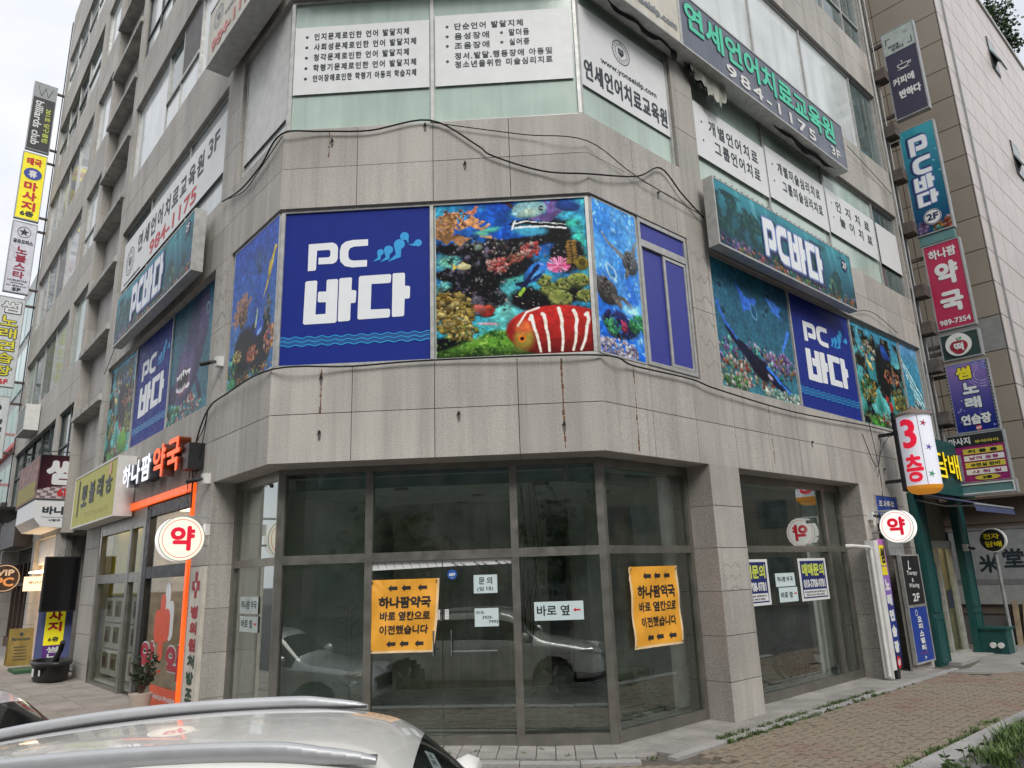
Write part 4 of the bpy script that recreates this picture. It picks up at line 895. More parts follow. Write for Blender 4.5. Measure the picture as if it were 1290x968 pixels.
def deepsea(c):
    c.grad((28, 66, 92), (56, 110, 125)); c.mix((c.noise(3, 4, 3) - .5) * 3, (40, 96, 110)); c.mix(np.exp(-((c.X - .1) ** 2 + (c.Y) ** 2) * 12) * .6, (60, 130, 150))
    rs = random.Random(9)
    for k in range(16):
        x, y, r = rs.random() * .9, rs.random() * .7, rs.uniform(.01, .05); c.ell(x, y, r, r, (90, 150, 170), 0, .3, .1); c.ell(x, y, r * .85, r * .85, (25, 62, 80), 0, .3, .1)
    c.poly([(.28, .1), (.4, .22), (.55, .2), (.52, .3), (.42, .32), (.36, .36), (.33, .24)], (50, 100, 190)); c.ell(.5, .32, .05, .075, (120, 170, 200), -.4, .2, 0); c.ell(.5, .32, .042, .066, (30, 75, 110), -.4, .2, 0); c.poly([(.68, .16), (.8, .16), (.9, .2), (.84, .25), (.9, .3), (.76, .26)], (60, 110, 200)); c.ell(.75, .2, .05, .02, (90, 150, 220), .3, .5, 0)
    c.blobs(260, .5, .72, .55, .13, .022, PU + TE + [(90, 130, 130), (160, 120, 130), (210, 190, 200)], 3); c.blobs(160, .3, .86, .4, .1, .024, [(200, 190, 170), (180, 90, 70), (120, 160, 120), (220, 200, 190)], 4); c.blobs(100, .8, .7, .25, .08, .02, PU + [(190, 150, 110)], 5)
    c.poly([(.06, .38), (.12, .5), (.22, .58), (.4, .66), (.6, .74), (.75, .84), (.96, .93), (.98, .97), (.8, .95), (.6, .86), (.4, .8), (.24, .66), (.12, .56)], (20, 24, 46)); c.stroke([(.05, .36), (.12, .5), (.24, .6)], .02, (50, 100, 190), .01); c.stroke([(.6, .76), (.78, .88), (.97, .95)], .014, (50, 110, 200)); c.ell(.5, .8, .16, .08, (24, 22, 40), .4, .3, .2); c.stroke([(.95, .4), (.88, .52), (.84, .58)], .022, (60, 110, 200), .01)
    c.ell(.62, .83, .05, .02, (160, 150, 170), .4, .4, 0); c.blobs(120, .8, .97, .3, .05, .024, [(170, 210, 190), (220, 225, 210), (110, 160, 150)], 8); c.blobs(80, .15, .95, .2, .05, .024, [(100, 160, 90), (70, 120, 80), (200, 200, 190)], 9)
art(FR, 2.80, 5.16, 4.08, 6.14, 'dark sea picture with blue rays and a bubble, left of the side street logo panel', -.09, deepsea, .014)
def reef2(c):
    c.grad((60, 130, 160), (40, 110, 90)); c.mix((c.noise(3, 4, 6) - .5) * 4, (110, 190, 190)); c.rocks(.46, 17, .05, 1, 5, (16, 20, 20), (120, 120, 90))
    c.ell(.55, .4, .2, .3, (18, 22, 22), 0, .3, .1); c.ell(.65, .2, .1, .07, (40, 80, 170), .6, .2, .3); c.ell(.72, .24, .06, .04, (30, 60, 150), .6, .2, .3); c.blobs(90, .2, .65, .16, .13, .026, YC + GR, 2); c.blobs(60, .75, .45, .18, .08, .02, PK + OR, 3); c.blobs(60, .85, .7, .16, .12, .03, [(150, 140, 60), (110, 110, 50), (180, 170, 90)], 4)
    c.blobs(60, .3, .25, .16, .1, .02, [(200, 180, 120), (220, 210, 190), (90, 150, 140)], 5); c.fish(.3, .4, .06, .03, .6, (230, 210, 120), (220, 180, 60), True); c.ell(.62, .78, .05, .07, (190, 40, 40), .2, .3, .4); c.ell(.55, .7, .04, .04, (200, 60, 50), .2, .3, .4); c.ell(.3, .95, .2, .07, (90, 190, 70), 0, .4, .3); c.blobs(50, .3, .93, .2, .04, .02, GR, 7); c.blobs(80, .6, .92, .3, .08, .02, [(210, 200, 180), (120, 110, 90), (170, 60, 50)], 8)
art(FR, 7.70, 10.02, 4.08, 6.14, 'coral picture with yellow and red growths on the window left of the wave picture', -.09, reef2, .016)
def wave(c):
    c.grad((70, 130, 160), (40, 120, 140)); n = c.noise(4, 4, 3)
    for k in range(12): c.stroke([(-.1 + k * .06, .1 + k * .05), (.4 + k * .03, .3 + .05 * k), (.9, .5 + .04 * k), (1.1, .8 + .05 * k)], .010, (190, 220, 220) if k % 2 else (40, 110, 130))
    c.mix((n - .5) * 3, (150, 200, 205)); c.blobs(70, .6, .75, .3, .15, .03, [(210, 230, 230), (90, 150, 150), (40, 90, 100)], 3); c.mix((.18 - c.Y) * 4, (90, 130, 180))
art(FR, 10.10, 11.12, 4.08, 6.14, 'slim picture of a curling wave on the last window before the stack of projecting signs', -.09, wave, .016)
def shark(c):
    c.grad((30, 80, 100), (50, 90, 100)); c.mix((c.noise(3, 4, 6) - .5) * 3, (50, 110, 130))
    c.ell(.55, .45, .25, .5, (84, 74, 120), .55, .15, .5); c.ell(.35, .62, .24, .3, (92, 82, 128), .4, .25, .3); c.ell(.5, .25, .15, .3, (55, 60, 95), .4, .5, .2)
    c.ell(.33, .68, .17, .13, (180, 110, 130), -.1, .3, .3); c.ell(.33, .665, .14, .1, (25, 15, 25), -.1, .2, .1)
    for k in range(11):
        a = -1.5 + k * .3; x = .33 + .13 * math.sin(a) * 1.1; c.poly([(x - .02, .59 + .02 * abs(a)), (x + .02, .59 + .02 * abs(a)), (x, .65)], (230, 225, 230)); c.poly([(x - .02, .76 - .02 * abs(a)), (x + .02, .76 - .02 * abs(a)), (x, .70)], (225, 215, 225))
    c.ell(.6, .33, .02, .02, (5, 5, 5), 0, .2, 0); c.ell(.3, .42, .012, .012, (5, 5, 8), 0, .2, 0); c.ell(.8, .2, .05, .05, (140, 170, 180), 0, .2, .1); c.ell(.8, .2, .04, .04, (50, 80, 100), 0, .2, .1)
    c.ell(.1, .75, .12, .1, (50, 45, 80), .7, .3, .3); c.ell(.7, .8, .2, .035, (50, 45, 80), .9, .3, .3); c.blobs(90, .4, .93, .4, .07, .02, PK + TE + [(200, 200, 190), (190, 60, 50)], 4); c.blobs(60, .1, .92, .2, .08, .03, GR + TE, 5); c.blobs(40, .55, .86, .1, .04, .016, [(230, 230, 220), (220, 90, 60)], 6)
art(FL, -4.60, -2.42, 4.08, 6.14, 'picture of an open-mouthed purple shark on the window nearest the corner pier', -.09, shark, .016)
def reef3(c):
    reef2(c); c.ell(.7, .88, .2, .14, (100, 170, 50), .2, .3, .4); c.blobs(60, .7, .2, .2, .12, .03, [(40, 90, 150), (60, 130, 170), (200, 180, 60)], 12); c.ell(.4, .1, .4, .08, (20, 60, 60), 0, .6, .2)
art(FL, -9.05, -7.0, 4.08, 6.14, 'tall narrow coral picture between the ledged recess and a blue lettered panel', -.09, reef3, .018)
# blue film sliding window
wsl = thing('sliding_window', 'sliding window covered in violet blue film between the turtle picture and stone pier', 'window', FR.m(.98, 4.07, -.03))
VB = mat('violet_blue_film', srgb(62, 68, 150), .4, var=.03, spec=.3)
q = MB(); q.box(.05, 1.08, 1.78, 2.05, -.02, -.01); q.build('transom_film', VB, wsl)
q = MB(); q.box(.05, .56, .06, 1.66, -.03, -.022); q.build('film_pane', VB, wsl); q = MB(); q.box(.58, 1.06, .06, 1.66, -.012, -.004); q.build('film_pane', VB, wsl)
q = MB()
for b in ((0, 1.12, 0, .05), (0, 1.12, 2.04, 2.1), (0, .05, .05, 2.04), (1.07, 1.12, .05, 2.04), (.05, 1.07, 1.68, 1.78)): q.box(*b, -.04, .015)
for b in ((.53, .58, .06, 1.66), (1.02, 1.06, .06, 1.66), (.58, 1.02, .06, .1), (.58, 1.02, 1.62, 1.66)): q.box(*b, -.012, .008)
q.box(.05, .09, .05, 1.66, -.03, -.008); q.build('frame', ALU, wsl)
# squiggle adhesive traces on the piers
def squiggles(face, u0, u1, z0, z1, lab, n=6, seed=1):
    mb = MB(); rs = random.Random(seed); m = mat('dried_adhesive', (.27, .255, .23), .8)
    for r in range(n):
        for s_ in (0,):
            z = z1 - (r + .5) * (z1 - z0) / n; pts = []
            for i in range(26): t = i / 25; pts.append((u0 + (u1 - u0) * t, z + (z1 - z0) / n * .25 * math.sin(t * (11 + 4 * math.sin(r * 2.3)) + r * 1.7) * (.45 + .55 * rs.random()) + rs.gauss(0, .006)))
            line2d(mb, pts, .009, .0015)
    line2d(mb, [(u0, z0), (u0 - .02, z1)], .008, .0018); line2d(mb, [(u1, z0), (u1 - .02, z1)], .008, .0018)
    stuff(mb.build('adhesive_trace', m, BLD, face.m(0, 0)))
squiggles(FR, 2.2, 2.62, 4.15, 6.1, 1, 6, 3); squiggles(FL, -2.28, -1.78, 4.15, 6.1, 1, 6, 5); squiggles(FR, 2.2, 2.6, 1.15, 1.6, 1, 3, 9)
# ---------------------------------------------------------------- 3F banners
def banner(face, u0, u1, z0, z1, label, draw, out=-.06, m=WHITE, name='window_banner', group='white lettered films on the third floor windows', skew=0):
    w, h = u1 - u0, z1 - z0; t = thing(name, label, 'banner', face.m(u0, z0, out), group)
    q = MB(); q.poly([(0, skew, 0), (w, 0, 0), (w, h, 0), (0, h + skew * .0, 0)]); q.poly([(0, skew, -.002), (0, h, -.002), (w, h, -.002), (w, 0, -.002)]); q.build('film', m, t)
    mb = MB(); draw(mb, w, h); mb.build('lettering', [INK, RED, LBLUE, mat('grey_ink', srgb(120, 125, 130), .5)], t); return t
def lines(rows, x, ytop, dy, ch, bul=.1):
    def f(mb, w, h):
        for i, (s, ww, off, bl) in enumerate(rows):
            y = ytop - i * dy
            if bl: mb.disc(x - bul, y + ch / 2 - (dy / 2 if bl == 2 else 0), .022, .002, .003, 10)
            put_text(mb, s, x + off, y, ww, ch, .003, .0035 if ch < .15 else .006, space=1.3)
    return f
banner(FF, .07, 1.95, 7.92, 9.0, 'white film with five bulleted lines of dark lettering, left pane of the corner window', lines([("인지문제로인한 언어 발달지체", 1.33, 0, 1), ("사회성문제로인한 언어 발달지체", 1.43, 0, 1), ("청각문제로인한 언어 발달지체", 1.33, 0, 1), ("학령기문제로인한 언어 발달지체", 1.43, 0, 1), ("언어장애로인한 학령기 아동의 학습지체", 1.43, 0, 1)], .27, .86, .168, .115))
def b2(mb, w, h):
    for i, (s, ww, y) in enumerate((("단순언어 발달지체", .95, .88), ("음성장애", .48, .72), ("조음장애", .48, .565), ("정서.발달.행동장애 아동및", 1.33, .40), ("청소년을위한 미술심리치료", 1.33, .265))):
        put_text(mb, s, .27, y, ww, .112, .003, .0035, space=1.25)
        if i < 3: mb.disc(.17, y + .06, .022, .002, .003, 10)
    mb.disc(.17, .38, .022, .002, .003, 10)
    for s, y in (("말더듬", .73), ("실어증", .575)): put_text(mb, s, 1.02, y, .28, .112, .003, .0035, space=1.25); mb.disc(.92, y + .06, .022, .002, .003, 10)
banner(FF, 2.03, 3.9, 7.92, 9.05, 'white film with four bulleted groups of dark lettering, right pane of the corner window', b2)
def emblem(mb, cx, cy, r, z=.003, m=0):
    mb.ring(cx, cy, r * .93, r, z, 36, m); mb.ring(cx, cy, r * .6, r * .64, z, 36, m)
    for i, ch in enumerate("YONSEISPEECHLANGUAGE"):
        a = 2 * math.pi * i / 20; put_text(mb, ch, cx + r * .78 * math.cos(a) - r * .06, cy + r * .78 * math.sin(a) - r * .07, r * .12, r * .15, z, 0, m)
    mb.poly([(cx - r * .32, cy + r * .3, z), (cx - r * .32, cy - r * .1, z), (cx, cy - r * .42, z), (cx + r * .32, cy - r * .1, z), (cx + r * .32, cy + r * .3, z)][::1], m)
    mb.poly([(cx - r * .22, cy + r * .2, z + .001), (cx - r * .2, cy, z + .001), (cx + r * .2, cy, z + .001), (cx + r * .22, cy + r * .2, z + .001)], 3)
def b3(mb, w, h):
    emblem(mb, .9, .95, .2); put_text(mb, "www.yonseislp.com", .42, .52, 1.28, .13, .003, .004); put_text(mb, "연세언어치료교육원", .05, .12, 1.88, .33, .003, .010, space=1.15)
banner(FR, .08, 2.06, 7.85, 9.15, 'white film with round crest, web address and bold name beside the corner', b3)
banner(FR, 2.74, 5.0, 7.85, 8.85, 'white film with two bulleted lines, half under a ragged torn cloth', lines([("개별언어치료", 1.55, 0, 1), ("그룹언어치료", 1.45, .12, 1)], .45, .55, .34, .26, .2))
banner(FR, 5.06, 7.37, 7.9, 8.95, 'white two-line film above the middle of the side street underwater lightbox', lines([("개별미술심리치료", 1.7, 0, 1), ("그룹미술심리치료", 1.6, .12, 1)], .40, .62, .34, .24, .18))
banner(FR, 7.44, 9.8, 7.95, 8.95, 'white film with two widely spaced lines on the third window along the side street', lines([("인 지 치 료", 1.65, 0, 1), ("놀 이 치 료", 1.6, .1, 1)], .42, .6, .32, .24, .18))
banner(FR, 9.92, 11.1, 7.95, 8.95, 'blank white film on the last third floor window by the projecting signs', lambda mb, w, h: put_text(mb, ".", .1, .5, .01, .01))
banner(FL, -1.62, -.06, 7.6, 9.4, 'plain off-white blind film on the narrow third floor pane beside the five-line film', lambda mb, w, h: put_text(mb, ".", .1, .9, .01, .01), m=mat('offwhite_film', (.6, .6, .57), .5))
def b5(mb, w, h):
    emblem(mb, .62, .55, .33); put_text(mb, "www.yonseislp.com", .25, .02, 1.3, .12, .003, .004)
    s = "연세언어치료교육원"
    put_text(mb, s, 1.2, .5, 4.2, .45, .003, .014, space=1.35); put_text(mb, "3F", 5.6, .62, .55, .36, .003, .01); put_text(mb, "984-1175", 2.2, .08, 2.9, .32, .003, .012, 1)
banner(FL, -8.98, -2.5, 7.95, 9.1, 'long white film with crest, dark name and red phone number on the left street windows', b5, out=-.055)
# ---------------------------------------------------------------- lightboxes
def lightbox(name, label, mw, w, h, d, face_m, cat='lightbox sign', group=None, frame_m=ALU, back=0):
    t = thing(name, label, cat, mw, group)
    q = MB(); q.box(-.03, w + .03, -.03, h + .03, -d, -.02); q.box(-.03, w + .03, -.03, 0, -.02, .006); q.box(-.03, w + .03, h, h + .03, -.02, .006); q.box(-.03, 0, 0, h, -.02, .006); q.box(w, w + .03, 0, h, -.02, .006)
    q.build('case', frame_m, t)
    q = MB(); q.box(0, w, 0, h, -.02, -.004); q.build('face_panel', face_m, t); return t
def logo_row(t, items, m_fill, m_out, grow, z=.006, sh=.05):
    mb = MB()
    for (ch, x, y, w, h) in items: logo_poly(mb, ch, x + sh * .5, y - sh * .4, w, h, z, 0, grow * 1.15)
    mb.build('letter_shadow', mat('navy_shadow', srgb(28, 40, 84), .5), t)
    mb = MB()
    for (ch, x, y, w, h) in items: logo_poly(mb, ch, x, y, w, h, z + .003, 0, grow * .55)
    mb.build('letter_outline', mat('lilac_outline', srgb(120, 140, 200), .5), t)
    mb = MB()
    for (ch, x, y, w, h) in items: logo_poly(mb, ch, x, y, w, h, z + .006, 0, 0)
    mb.build('lettering', MATS['logo_white'], t)
def sea_sign(c):
    c.grad((60, 150, 165), (20, 60, 80))
    for k in range(9):
        rs = random.Random(k); x = c.asp * rs.random(); c.mix(np.clip(.8 - np.abs(c.X - x - c.Y * .25) / (.03 + .08 * rs.random()), 0, 1) * (1 - c.Y) * .5, (130, 210, 215))
    c.rocks(.5, 5, .1, 1, 3, (20, 60, 62), (50, 110, 90)); c.mix((c.noise(3, 4, 4) - .5) * 2, (30, 90, 100))
    for cx, col, n in ((.1, PU, 90), (.25, PU + PK, 40), (.55, OR + TE, 60), (.75, TE + GR, 60), (.92, OR + PU, 60), (.4, GR + OR, 50)): c.blobs(n, cx, .95, .3, .13, .045, col, int(cx * 100))
    c.ell(.8, .8, .1, .2, (110, 150, 100), 0, .3, .3); c.ell(.8, .84, .07, .16, (20, 50, 60), 0, .3, .1)
ITEMS = lambda x, y, s, g=.03: [('P', x, y, .52 * s, .95 * s), ('C', x + .58 * s, y, .5 * s, .95 * s), ('b', x + 1.14 * s, y, .5 * s, .95 * s), ('a', x + 1.66 * s, y, .27 * s, .95 * s), ('d', x + 2.0 * s, y, .5 * s, .95 * s), ('A', x + 2.53 * s, y, .27 * s, .95 * s)]
for (f, u0, w, lab, seed) in ((FR, 2.52, 4.65, 'long lightbox with underwater scene and white logo over the side street windows', 1), (FL, -7.35, 4.75, 'long underwater lightbox with white logo on the left street side below the crested film', 2)):
    t = lightbox('underwater_lightbox', lab, f.m(u0, 6.12 if f is FR else 6.2, .3), w, 1.06 if f is FR else .98, .17, TEAL, group='underwater logo lightboxes')
    cv = Cv(w, 1.06 if f is FR else .98, .02, seed); sea_sign(cv); cv.obj('printed_picture', t, .001)
    logo_row(t, ITEMS(1.35 if f is FR else 1.2, .18, .72), 0, 0, .05)
    mb = MB(); mb.disc(w - .3, .8, .13, .004, .006, 20); mb.build('floor_badge', MATS['navy_shadow'], t); mb = MB(); put_text(mb, "2F", w - .39, .74, .18, .13, .009, .006); mb.build('floor_number', WHITE, t)
    q = MB()
    for k in range(30): x = w * (k + .5) / 30; q.box(x - .05, x - .01, 1.085 if f is FR else 1.005, 1.10 if f is FR else 1.02, -.05, .008)
    q.build('fixing_clip', BLACK, t)['kind'] = 'stuff'
# yonsei long sign (grey-violet with green letters) + pale extension
t = lightbox('long_lettered_lightbox', 'long grey violet lightbox with green outlined name and pale phone number along the third floor', FR.m(2.1, 9.32, .3), 5.75, 1.0, .29, mat('grey_violet_panel', srgb(92, 98, 112), .4, var=.1, scale=2, streak=.15))
mb = MB(); put_text(mb, "연세언어치료교육원", .1, .36, 5.25, .58, .004, .03, space=1.02); mb.build('lettering_outline', mat('dark_violet', srgb(50, 50, 74), .5), t)
mb = MB(); put_text(mb, "연세언어치료교육원", .12, .38, 5.2, .54, .008, .02, space=1.02); mb.build('lettering', mat('mint_green_ink', srgb(72, 205, 165), .5, var=.08), t)
mb = MB(); put_text(mb, "984-1175", 1.25, .07, 3.15, .24, .006, .010, space=1.25); put_text(mb, "3F", 5.05, .1, .42, .2, .006, .008); mb.build('number_lettering', WHITE2, t)
CRM = mat('cream_panel', srgb(205, 200, 185), .5, var=.1, streak=.15)
t = lightbox('web_address_lightbox', 'cream lightbox end carrying a web address, above the crested window film', FR.m(.12, 9.32, .3), 1.92, 1.0, .29, CRM)
mb = MB(); put_text(mb, "www.yonseislp.com", .1, .12, 1.75, .18, .004, .008); mb.build('lettering', MATS['grey_ink'], t)
t = lightbox('phone_number_lightbox', 'cream lightbox with faded red phone number above the narrow corner pane', FL.m(-2.2, 9.5, .42), 2.1, 1.0, .35, CRM)
mb = MB(); put_text(mb, "984-1175", .15, .12, 1.8, .22, .004, .012); mb.build('lettering', mat('faded_red_ink', srgb(215, 130, 125), .5), t); mb = MB(); emblem(mb, .4, .68, .2); put_text(mb, "www.yonseislp.com", .7, .45, 1.3, .12, .003, .004); mb.build('crest', [MATS['grey_ink']] * 4, t)
t = lightbox('corner_lightbox', 'pale lightbox above the corner windows, out of which the web address sign continues', FF.m(.2, 9.6, .3), 3.6, 1.0, .29, CRM)
# torn cloth below the long sign
q = MB(); rs = random.Random(5); DC = mat('torn_dark_cloth', (.02, .02, .022), .9); n = 60
def cloth(u0, u1, z1, drop_, m, name, seed, out=.14, lab=''):
    q = MB(); rs = random.Random(seed); n = 40; top = []; bot = []
    for i in range(n + 1):
        t = i / n; u = u0 + (u1 - u0) * t; dd = drop_(t); o = out + .03 * math.sin(t * 17 + seed); top.append((u, z1, out)); bot.append((u + .02 * math.sin(t * 31), z1 - dd * (.9 + .1 * math.sin(t * 40)), o))
    for i in range(n):
        mid0 = tuple((a + b) / 2 + (.02 if k == 2 else 0) for k, (a, b) in enumerate(zip(top[i], bot[i]))); mid1 = tuple((a + b) / 2 + (.02 if k == 2 else 0) for k, (a, b) in enumerate(zip(top[i + 1], bot[i + 1])))
        q.poly([mid0, mid1, top[i + 1], top[i]]); q.poly([bot[i], bot[i + 1], mid1, mid0])
    o = q.build(name, m, None, FR.m(0, 0)); sol = o.modifiers.new('s', 'SOLIDIFY'); sol.thickness = .006; tag(o, lab, 'cloth'); return o
cloth(.35, 2.15, 9.33, lambda t: .05 + .07 * math.sin(t * 3.1) + (.14 if t > .93 else 0), DC, 'torn_cloth', 1, lab='black torn cloth sagging under the cream web address lightbox')
cloth(2.5, 3.55, 9.33, lambda t: .15 + .45 * t if t < .75 else .9 * (1 - t) + .3, mat('dirty_white_cloth', (.42, .42, .36), .9, var=.35, scale=5), 'hanging_cloth', 2, .12, 'dirty off-white cloth hanging below the near end of the long lettered lightbox')
cloth(2.42, 3.2, 9.3, lambda t: .12 + .4 * t, DC, 'black_cloth_strip', 4, .09, 'black strip of cloth behind the dirty white cloth')
cloth(5.0, 7.6, 9.33, lambda t: .03 + .14 * abs(math.sin(t * 3.1)), DC, 'sagging_cloth', 3, .15, 'long black cloth sagging under the far half of the long lettered lightbox')
# ---------------------------------------------------------------- projecting signs, right end
def blade(face, u, o0, o1, z0, z1, name, label, face_m, d=.16, group='projecting signs stacked at the far end of the side street wall', paint=None):
    mw = face.perp(u, z0, o0 if face is FR else o1)
    w = o1 - o0; t = lightbox(name, label, mw, w, z1 - z0, d, face_m, 'projecting sign', group, GREYM)
    q = MB()
    for z in (.2, z1 - z0 - .2):
        if face is FR: q.box(-o0 - .02, -.03, z - .04, z + .04, -.12, -.05)
        else: q.box(w + .03, w + o0 + .02, z - .04, z + .04, -.12, -.05)
    q.build('bracket', mat('rusty_steel', (.10, .08, .07), .8, var=.3, scale=9), t)
    return t, w, z1 - z0
U = 11.55
CHR = mat('charcoal_violet', srgb(58, 56, 78), .5, var=.08)
t, w, h = blade(FR, U, .30, 1.02, 12.1, 14.55, 'coffee_sign', 'topmost projecting sign, dark violet with a pale top and hand-drawn coffee cup', CHR)
q = MB(); q.box(0, w, h * .74, h, -.002, .001); q.build('pale_header', mat('pale_grey_green', srgb(175, 185, 180), .5), t)
q = MB(); line2d(q, [(.07, h * .86), (.07, h * .92), (.17, h * .92)], .02, .004, 1); line2d(q, [(.65, h * .84), (.65, h * .78), (.55, h * .78)], .02, .004, 1)
put_text(q, "커피에", .1, h * .80, .25, .1, .004, .003, 1); put_text(q, "반하다", .18, h * .76, .28, .1, .004, .003, 1)
def cup(q, x, y, s, m): line2d(q, [(x + s * .5 * math.cos(a), y + s * .45 * math.sin(a)) for a in [math.pi + i * math.pi / 10 for i in range(11)]] + [(x - s * .5, y)], s * .07, .004, m); line2d(q, [(x + s * .48, y - s * .05), (x + s * .72, y - s * .02), (x + s * .66, y - s * .22), (x + s * .4, y - s * .24)], s * .06, .004, m); line2d(q, [(x - s * .5, y - s * .52), (x + s * .5, y - s * .52)], s * .06, .004, m); line2d(q, [(x - .1 * s, y + .1 * s), (x - .02 * s, y + .25 * s), (x - .12 * s, y + .4 * s)], s * .05, .004, m)
cup(q, .36, h * .58, .26, 0); cup(q, .55, h * .93, .1, 2)
put_text(q, "커피에", .06, h * .36, .5, .22, .004, .008, 0); put_text(q, "반하다", .16, h * .20, .5, .24, .004, .012, 0); q.build('lettering', [WHITE, INK, MATS['grey_ink']], t)
t, w, h = blade(FR, U, .28, 1.03, 8.95, 11.72, 'logo_sign', 'teal underwater projecting sign with stacked white logo letters and a round floor badge', TEAL)
cv = Cv(w, h, .02, 3); 
def vs(c):
    c.grad((70, 165, 180), (20, 60, 100)); c.mix((c.noise(3, 4, 4) - .5) * 3, (30, 110, 130)); rs = random.Random(2)
    for k in range(14): c.ell(rs.random(), rs.random() * .5, .006, .006, (190, 230, 235), 0, .3, 0)
    for cx, col in ((.2, PU), (.6, TE + OR), (.9, OR + PK)): c.blobs(40, cx, .96, .12, .06, .02, col, int(cx * 10))
vs(cv); cv.obj('printed_picture', t, .001)
its = [('P', .17, 2.02, .40, .48), ('C', .17, 1.50, .40, .44), ('b', .13, 1.08, .26, .36), ('a', .41, 1.10, .16, .36), ('d', .14, .68, .27, .34), ('A', .43, .70, .16, .34)]
logo_row(t, its, 0, 0, .035, .006, -.05)
q = MB(); q.disc(.38, .37, .19, .004, .008, 24); q.build('floor_badge', WHITE, t); q = MB(); q.ring(.38, .37, .165, .18, .010, 24); put_text(q, "2F", .25, .29, .26, .17, .011, .01); q.build('floor_number', MATS['navy_shadow'], t)
q = MB(); q.box(0, .75, 8.68 - 8.95, -.05, -.14, -.02); q.build('lower_panel', mat('dusty_teal', srgb(90, 130, 130), .6), t)
t, w, h = blade(FR, U, .34, 1.07, 6.58, 8.62, 'crimson_pharmacy_sign', 'crimson projecting pharmacy sign with large white lettering and phone number', mat('crimson_panel', srgb(178, 36, 78), .45, var=.05))
q = MB(); put_text(q, "하나팜", .07, h - .36, .58, .24, .004, .008); put_text(q, "약", .14, h - 1.02, .48, .56, .004, .03); put_text(q, "국", .14, h - 1.68, .48, .50, .004, .03); put_text(q, "989-7354", .05, .08, .63, .13, .004, .005); q.build('lettering', WHITE, t)
t, w, h = blade(FR, U, .34, 1.08, 5.86, 6.42, 'rice_cake_sign', 'small dark green projecting sign with a round red apple badge', mat('bottle_green', srgb(35, 60, 56), .5))
q = MB(); q.disc(.34, .30, .26, .0, .03, 28, 0); q.build('round_badge', WHITE2, t); q = MB(); q.disc(.29, .26, .125, .03, .034, 20); q.disc(.40, .26, .125, .031, .035, 20); q.disc(.345, .22, .14, .0305, .036, 20); line2d(q, [(.35, .37), (.33, .45)], .02, .036, 1); drop(q, .40, .44, .03, .33, .41, .037, 2); q.build('apple', [mat('apple_red', srgb(150, 25, 45), .4), mat('stem_brown', (.1, .05, .02)), mat('leaf_green', srgb(90, 170, 120), .5)], t); q = MB(); put_text(q, "떡", .25, .15, .19, .19, .038, .008); q.build('lettering', WHITE, t)
t, w, h = blade(FR, U, .34, 1.12, 4.2, 5.72, 'karaoke_sign', 'violet to blue projecting sign with a yellow top letter and white lettering, edged with bulbs', NAVY)
cv = Cv(w, h, .02, 3); cv.grad((150, 120, 175), (25, 40, 120)); cv.mix((cv.noise(4, 3, 3) - .55) * 3, (90, 110, 190))
for r in (.1, .14, .18): cv.mix((.006 - np.abs(np.hypot(cv.X - cv.asp * .85, cv.Y - .2) - r)) * 150, (200, 190, 220))
for k in range(30): rs = random.Random(k); cv.ell(rs.random(), rs.random(), .006, .006, (230, 220, 250), 0, .4, 0)
cv.obj('printed_picture', t, .001)
q = MB(); put_text(q, "썸", .15, 1.14, .34, .33, .003, .032, 0); vtext(q, "노래", .22, 1.10, .36, .30, .03, .003, .028, 0); put_text(q, "연습장", .09, .12, .62, .27, .003, .022, 0); q.build('lettering_outline', MATS['navy_shadow'], t)
q = MB(); put_text(q, "썸", .17, 1.16, .30, .29, .008, .018, 1); vtext(q, "노래", .24, 1.08, .32, .26, .07, .008, .018, 0); put_text(q, "연습장", .11, .14, .58, .23, .008, .012, 0); q.build('lettering', [WHITE, mat('sign_yellow', srgb(240, 220, 40), .5)], t)
q = MB(); q.disc(.42, .06, .06, .003, .005, 14); q.build('red_dot', RED, t); q = MB(); put_text(q, "6F", .37, .03, .1, .06, .008, .004); q.build('floor_number', WHITE, t)
q = MB()
for k in range(20): q.box(-.035, -.01, .05 + k * .075, .08 + k * .075, 0, .02); q.box(w + .01, w + .035, .05 + k * .075, .08 + k * .075, 0, .02)
q.build('edge_bulb', BLACK, t)['kind'] = 'stuff'
t, w, h = blade(FR, U, .10, 1.16, 3.12, 4.13, 'sauna_sign', 'lowest projecting sign, magenta with yellow and white strips of lettering under a black header', mat('magenta_panel', srgb(150, 30, 105), .5))
q = MB(); q.box(0, w, h - .24, h, .0, .003); q.build('black_header', BLACK, t)
q = MB(); put_text(q, "마사지", .02, h - .2, .42, .16, .006, .006, 0); put_text(q, "무아마이", .52, h - .2, .45, .07, .006, .003, 1)
for k, (s, m_) in enumerate((("커 플 룸", 1), ("남여 공용", 0), ("수면실 완비", 1), ("샤 워 실", 0))):
    y = .59 - k * .148; q.box(.26, 1.02, y, y + .115, .002, .005, m_); put_text(q, s, .36, y + .02, .56, .075, .007, .004, 2 if m_ else 3)
q.disc(.64, .075, .24, .002, .006, 24, 1, ry=.055); put_text(q, "2층", .55, .045, .18, .065, .009, .005, 2); q.box(.0, .2, .02, .6, .002, .004, 4)
q.build('lettering', [WHITE, mat('mustard_strip', srgb(205, 190, 70), .5), BLACK, mat('magenta_ink', srgb(160, 30, 110), .5), mat('grey_photo_strip', (.3, .3, .3), .6, var=.5, scale=30)], t)
t, w, h = blade(FR, U, .10, 1.2, 2.86, 3.08, 'blank_green_sign_box', 'narrow dusty green box frame hanging under the magenta sign', MATS['dusty_teal'])
q = MB()
for b in ((0, w, 0, .025), (0, w, h - .025, h), (0, .025, .025, h - .025), (w - .025, w, .025, h - .025)): q.box(*b, 0, .012)
q.build('white_frame', WHITE, t)
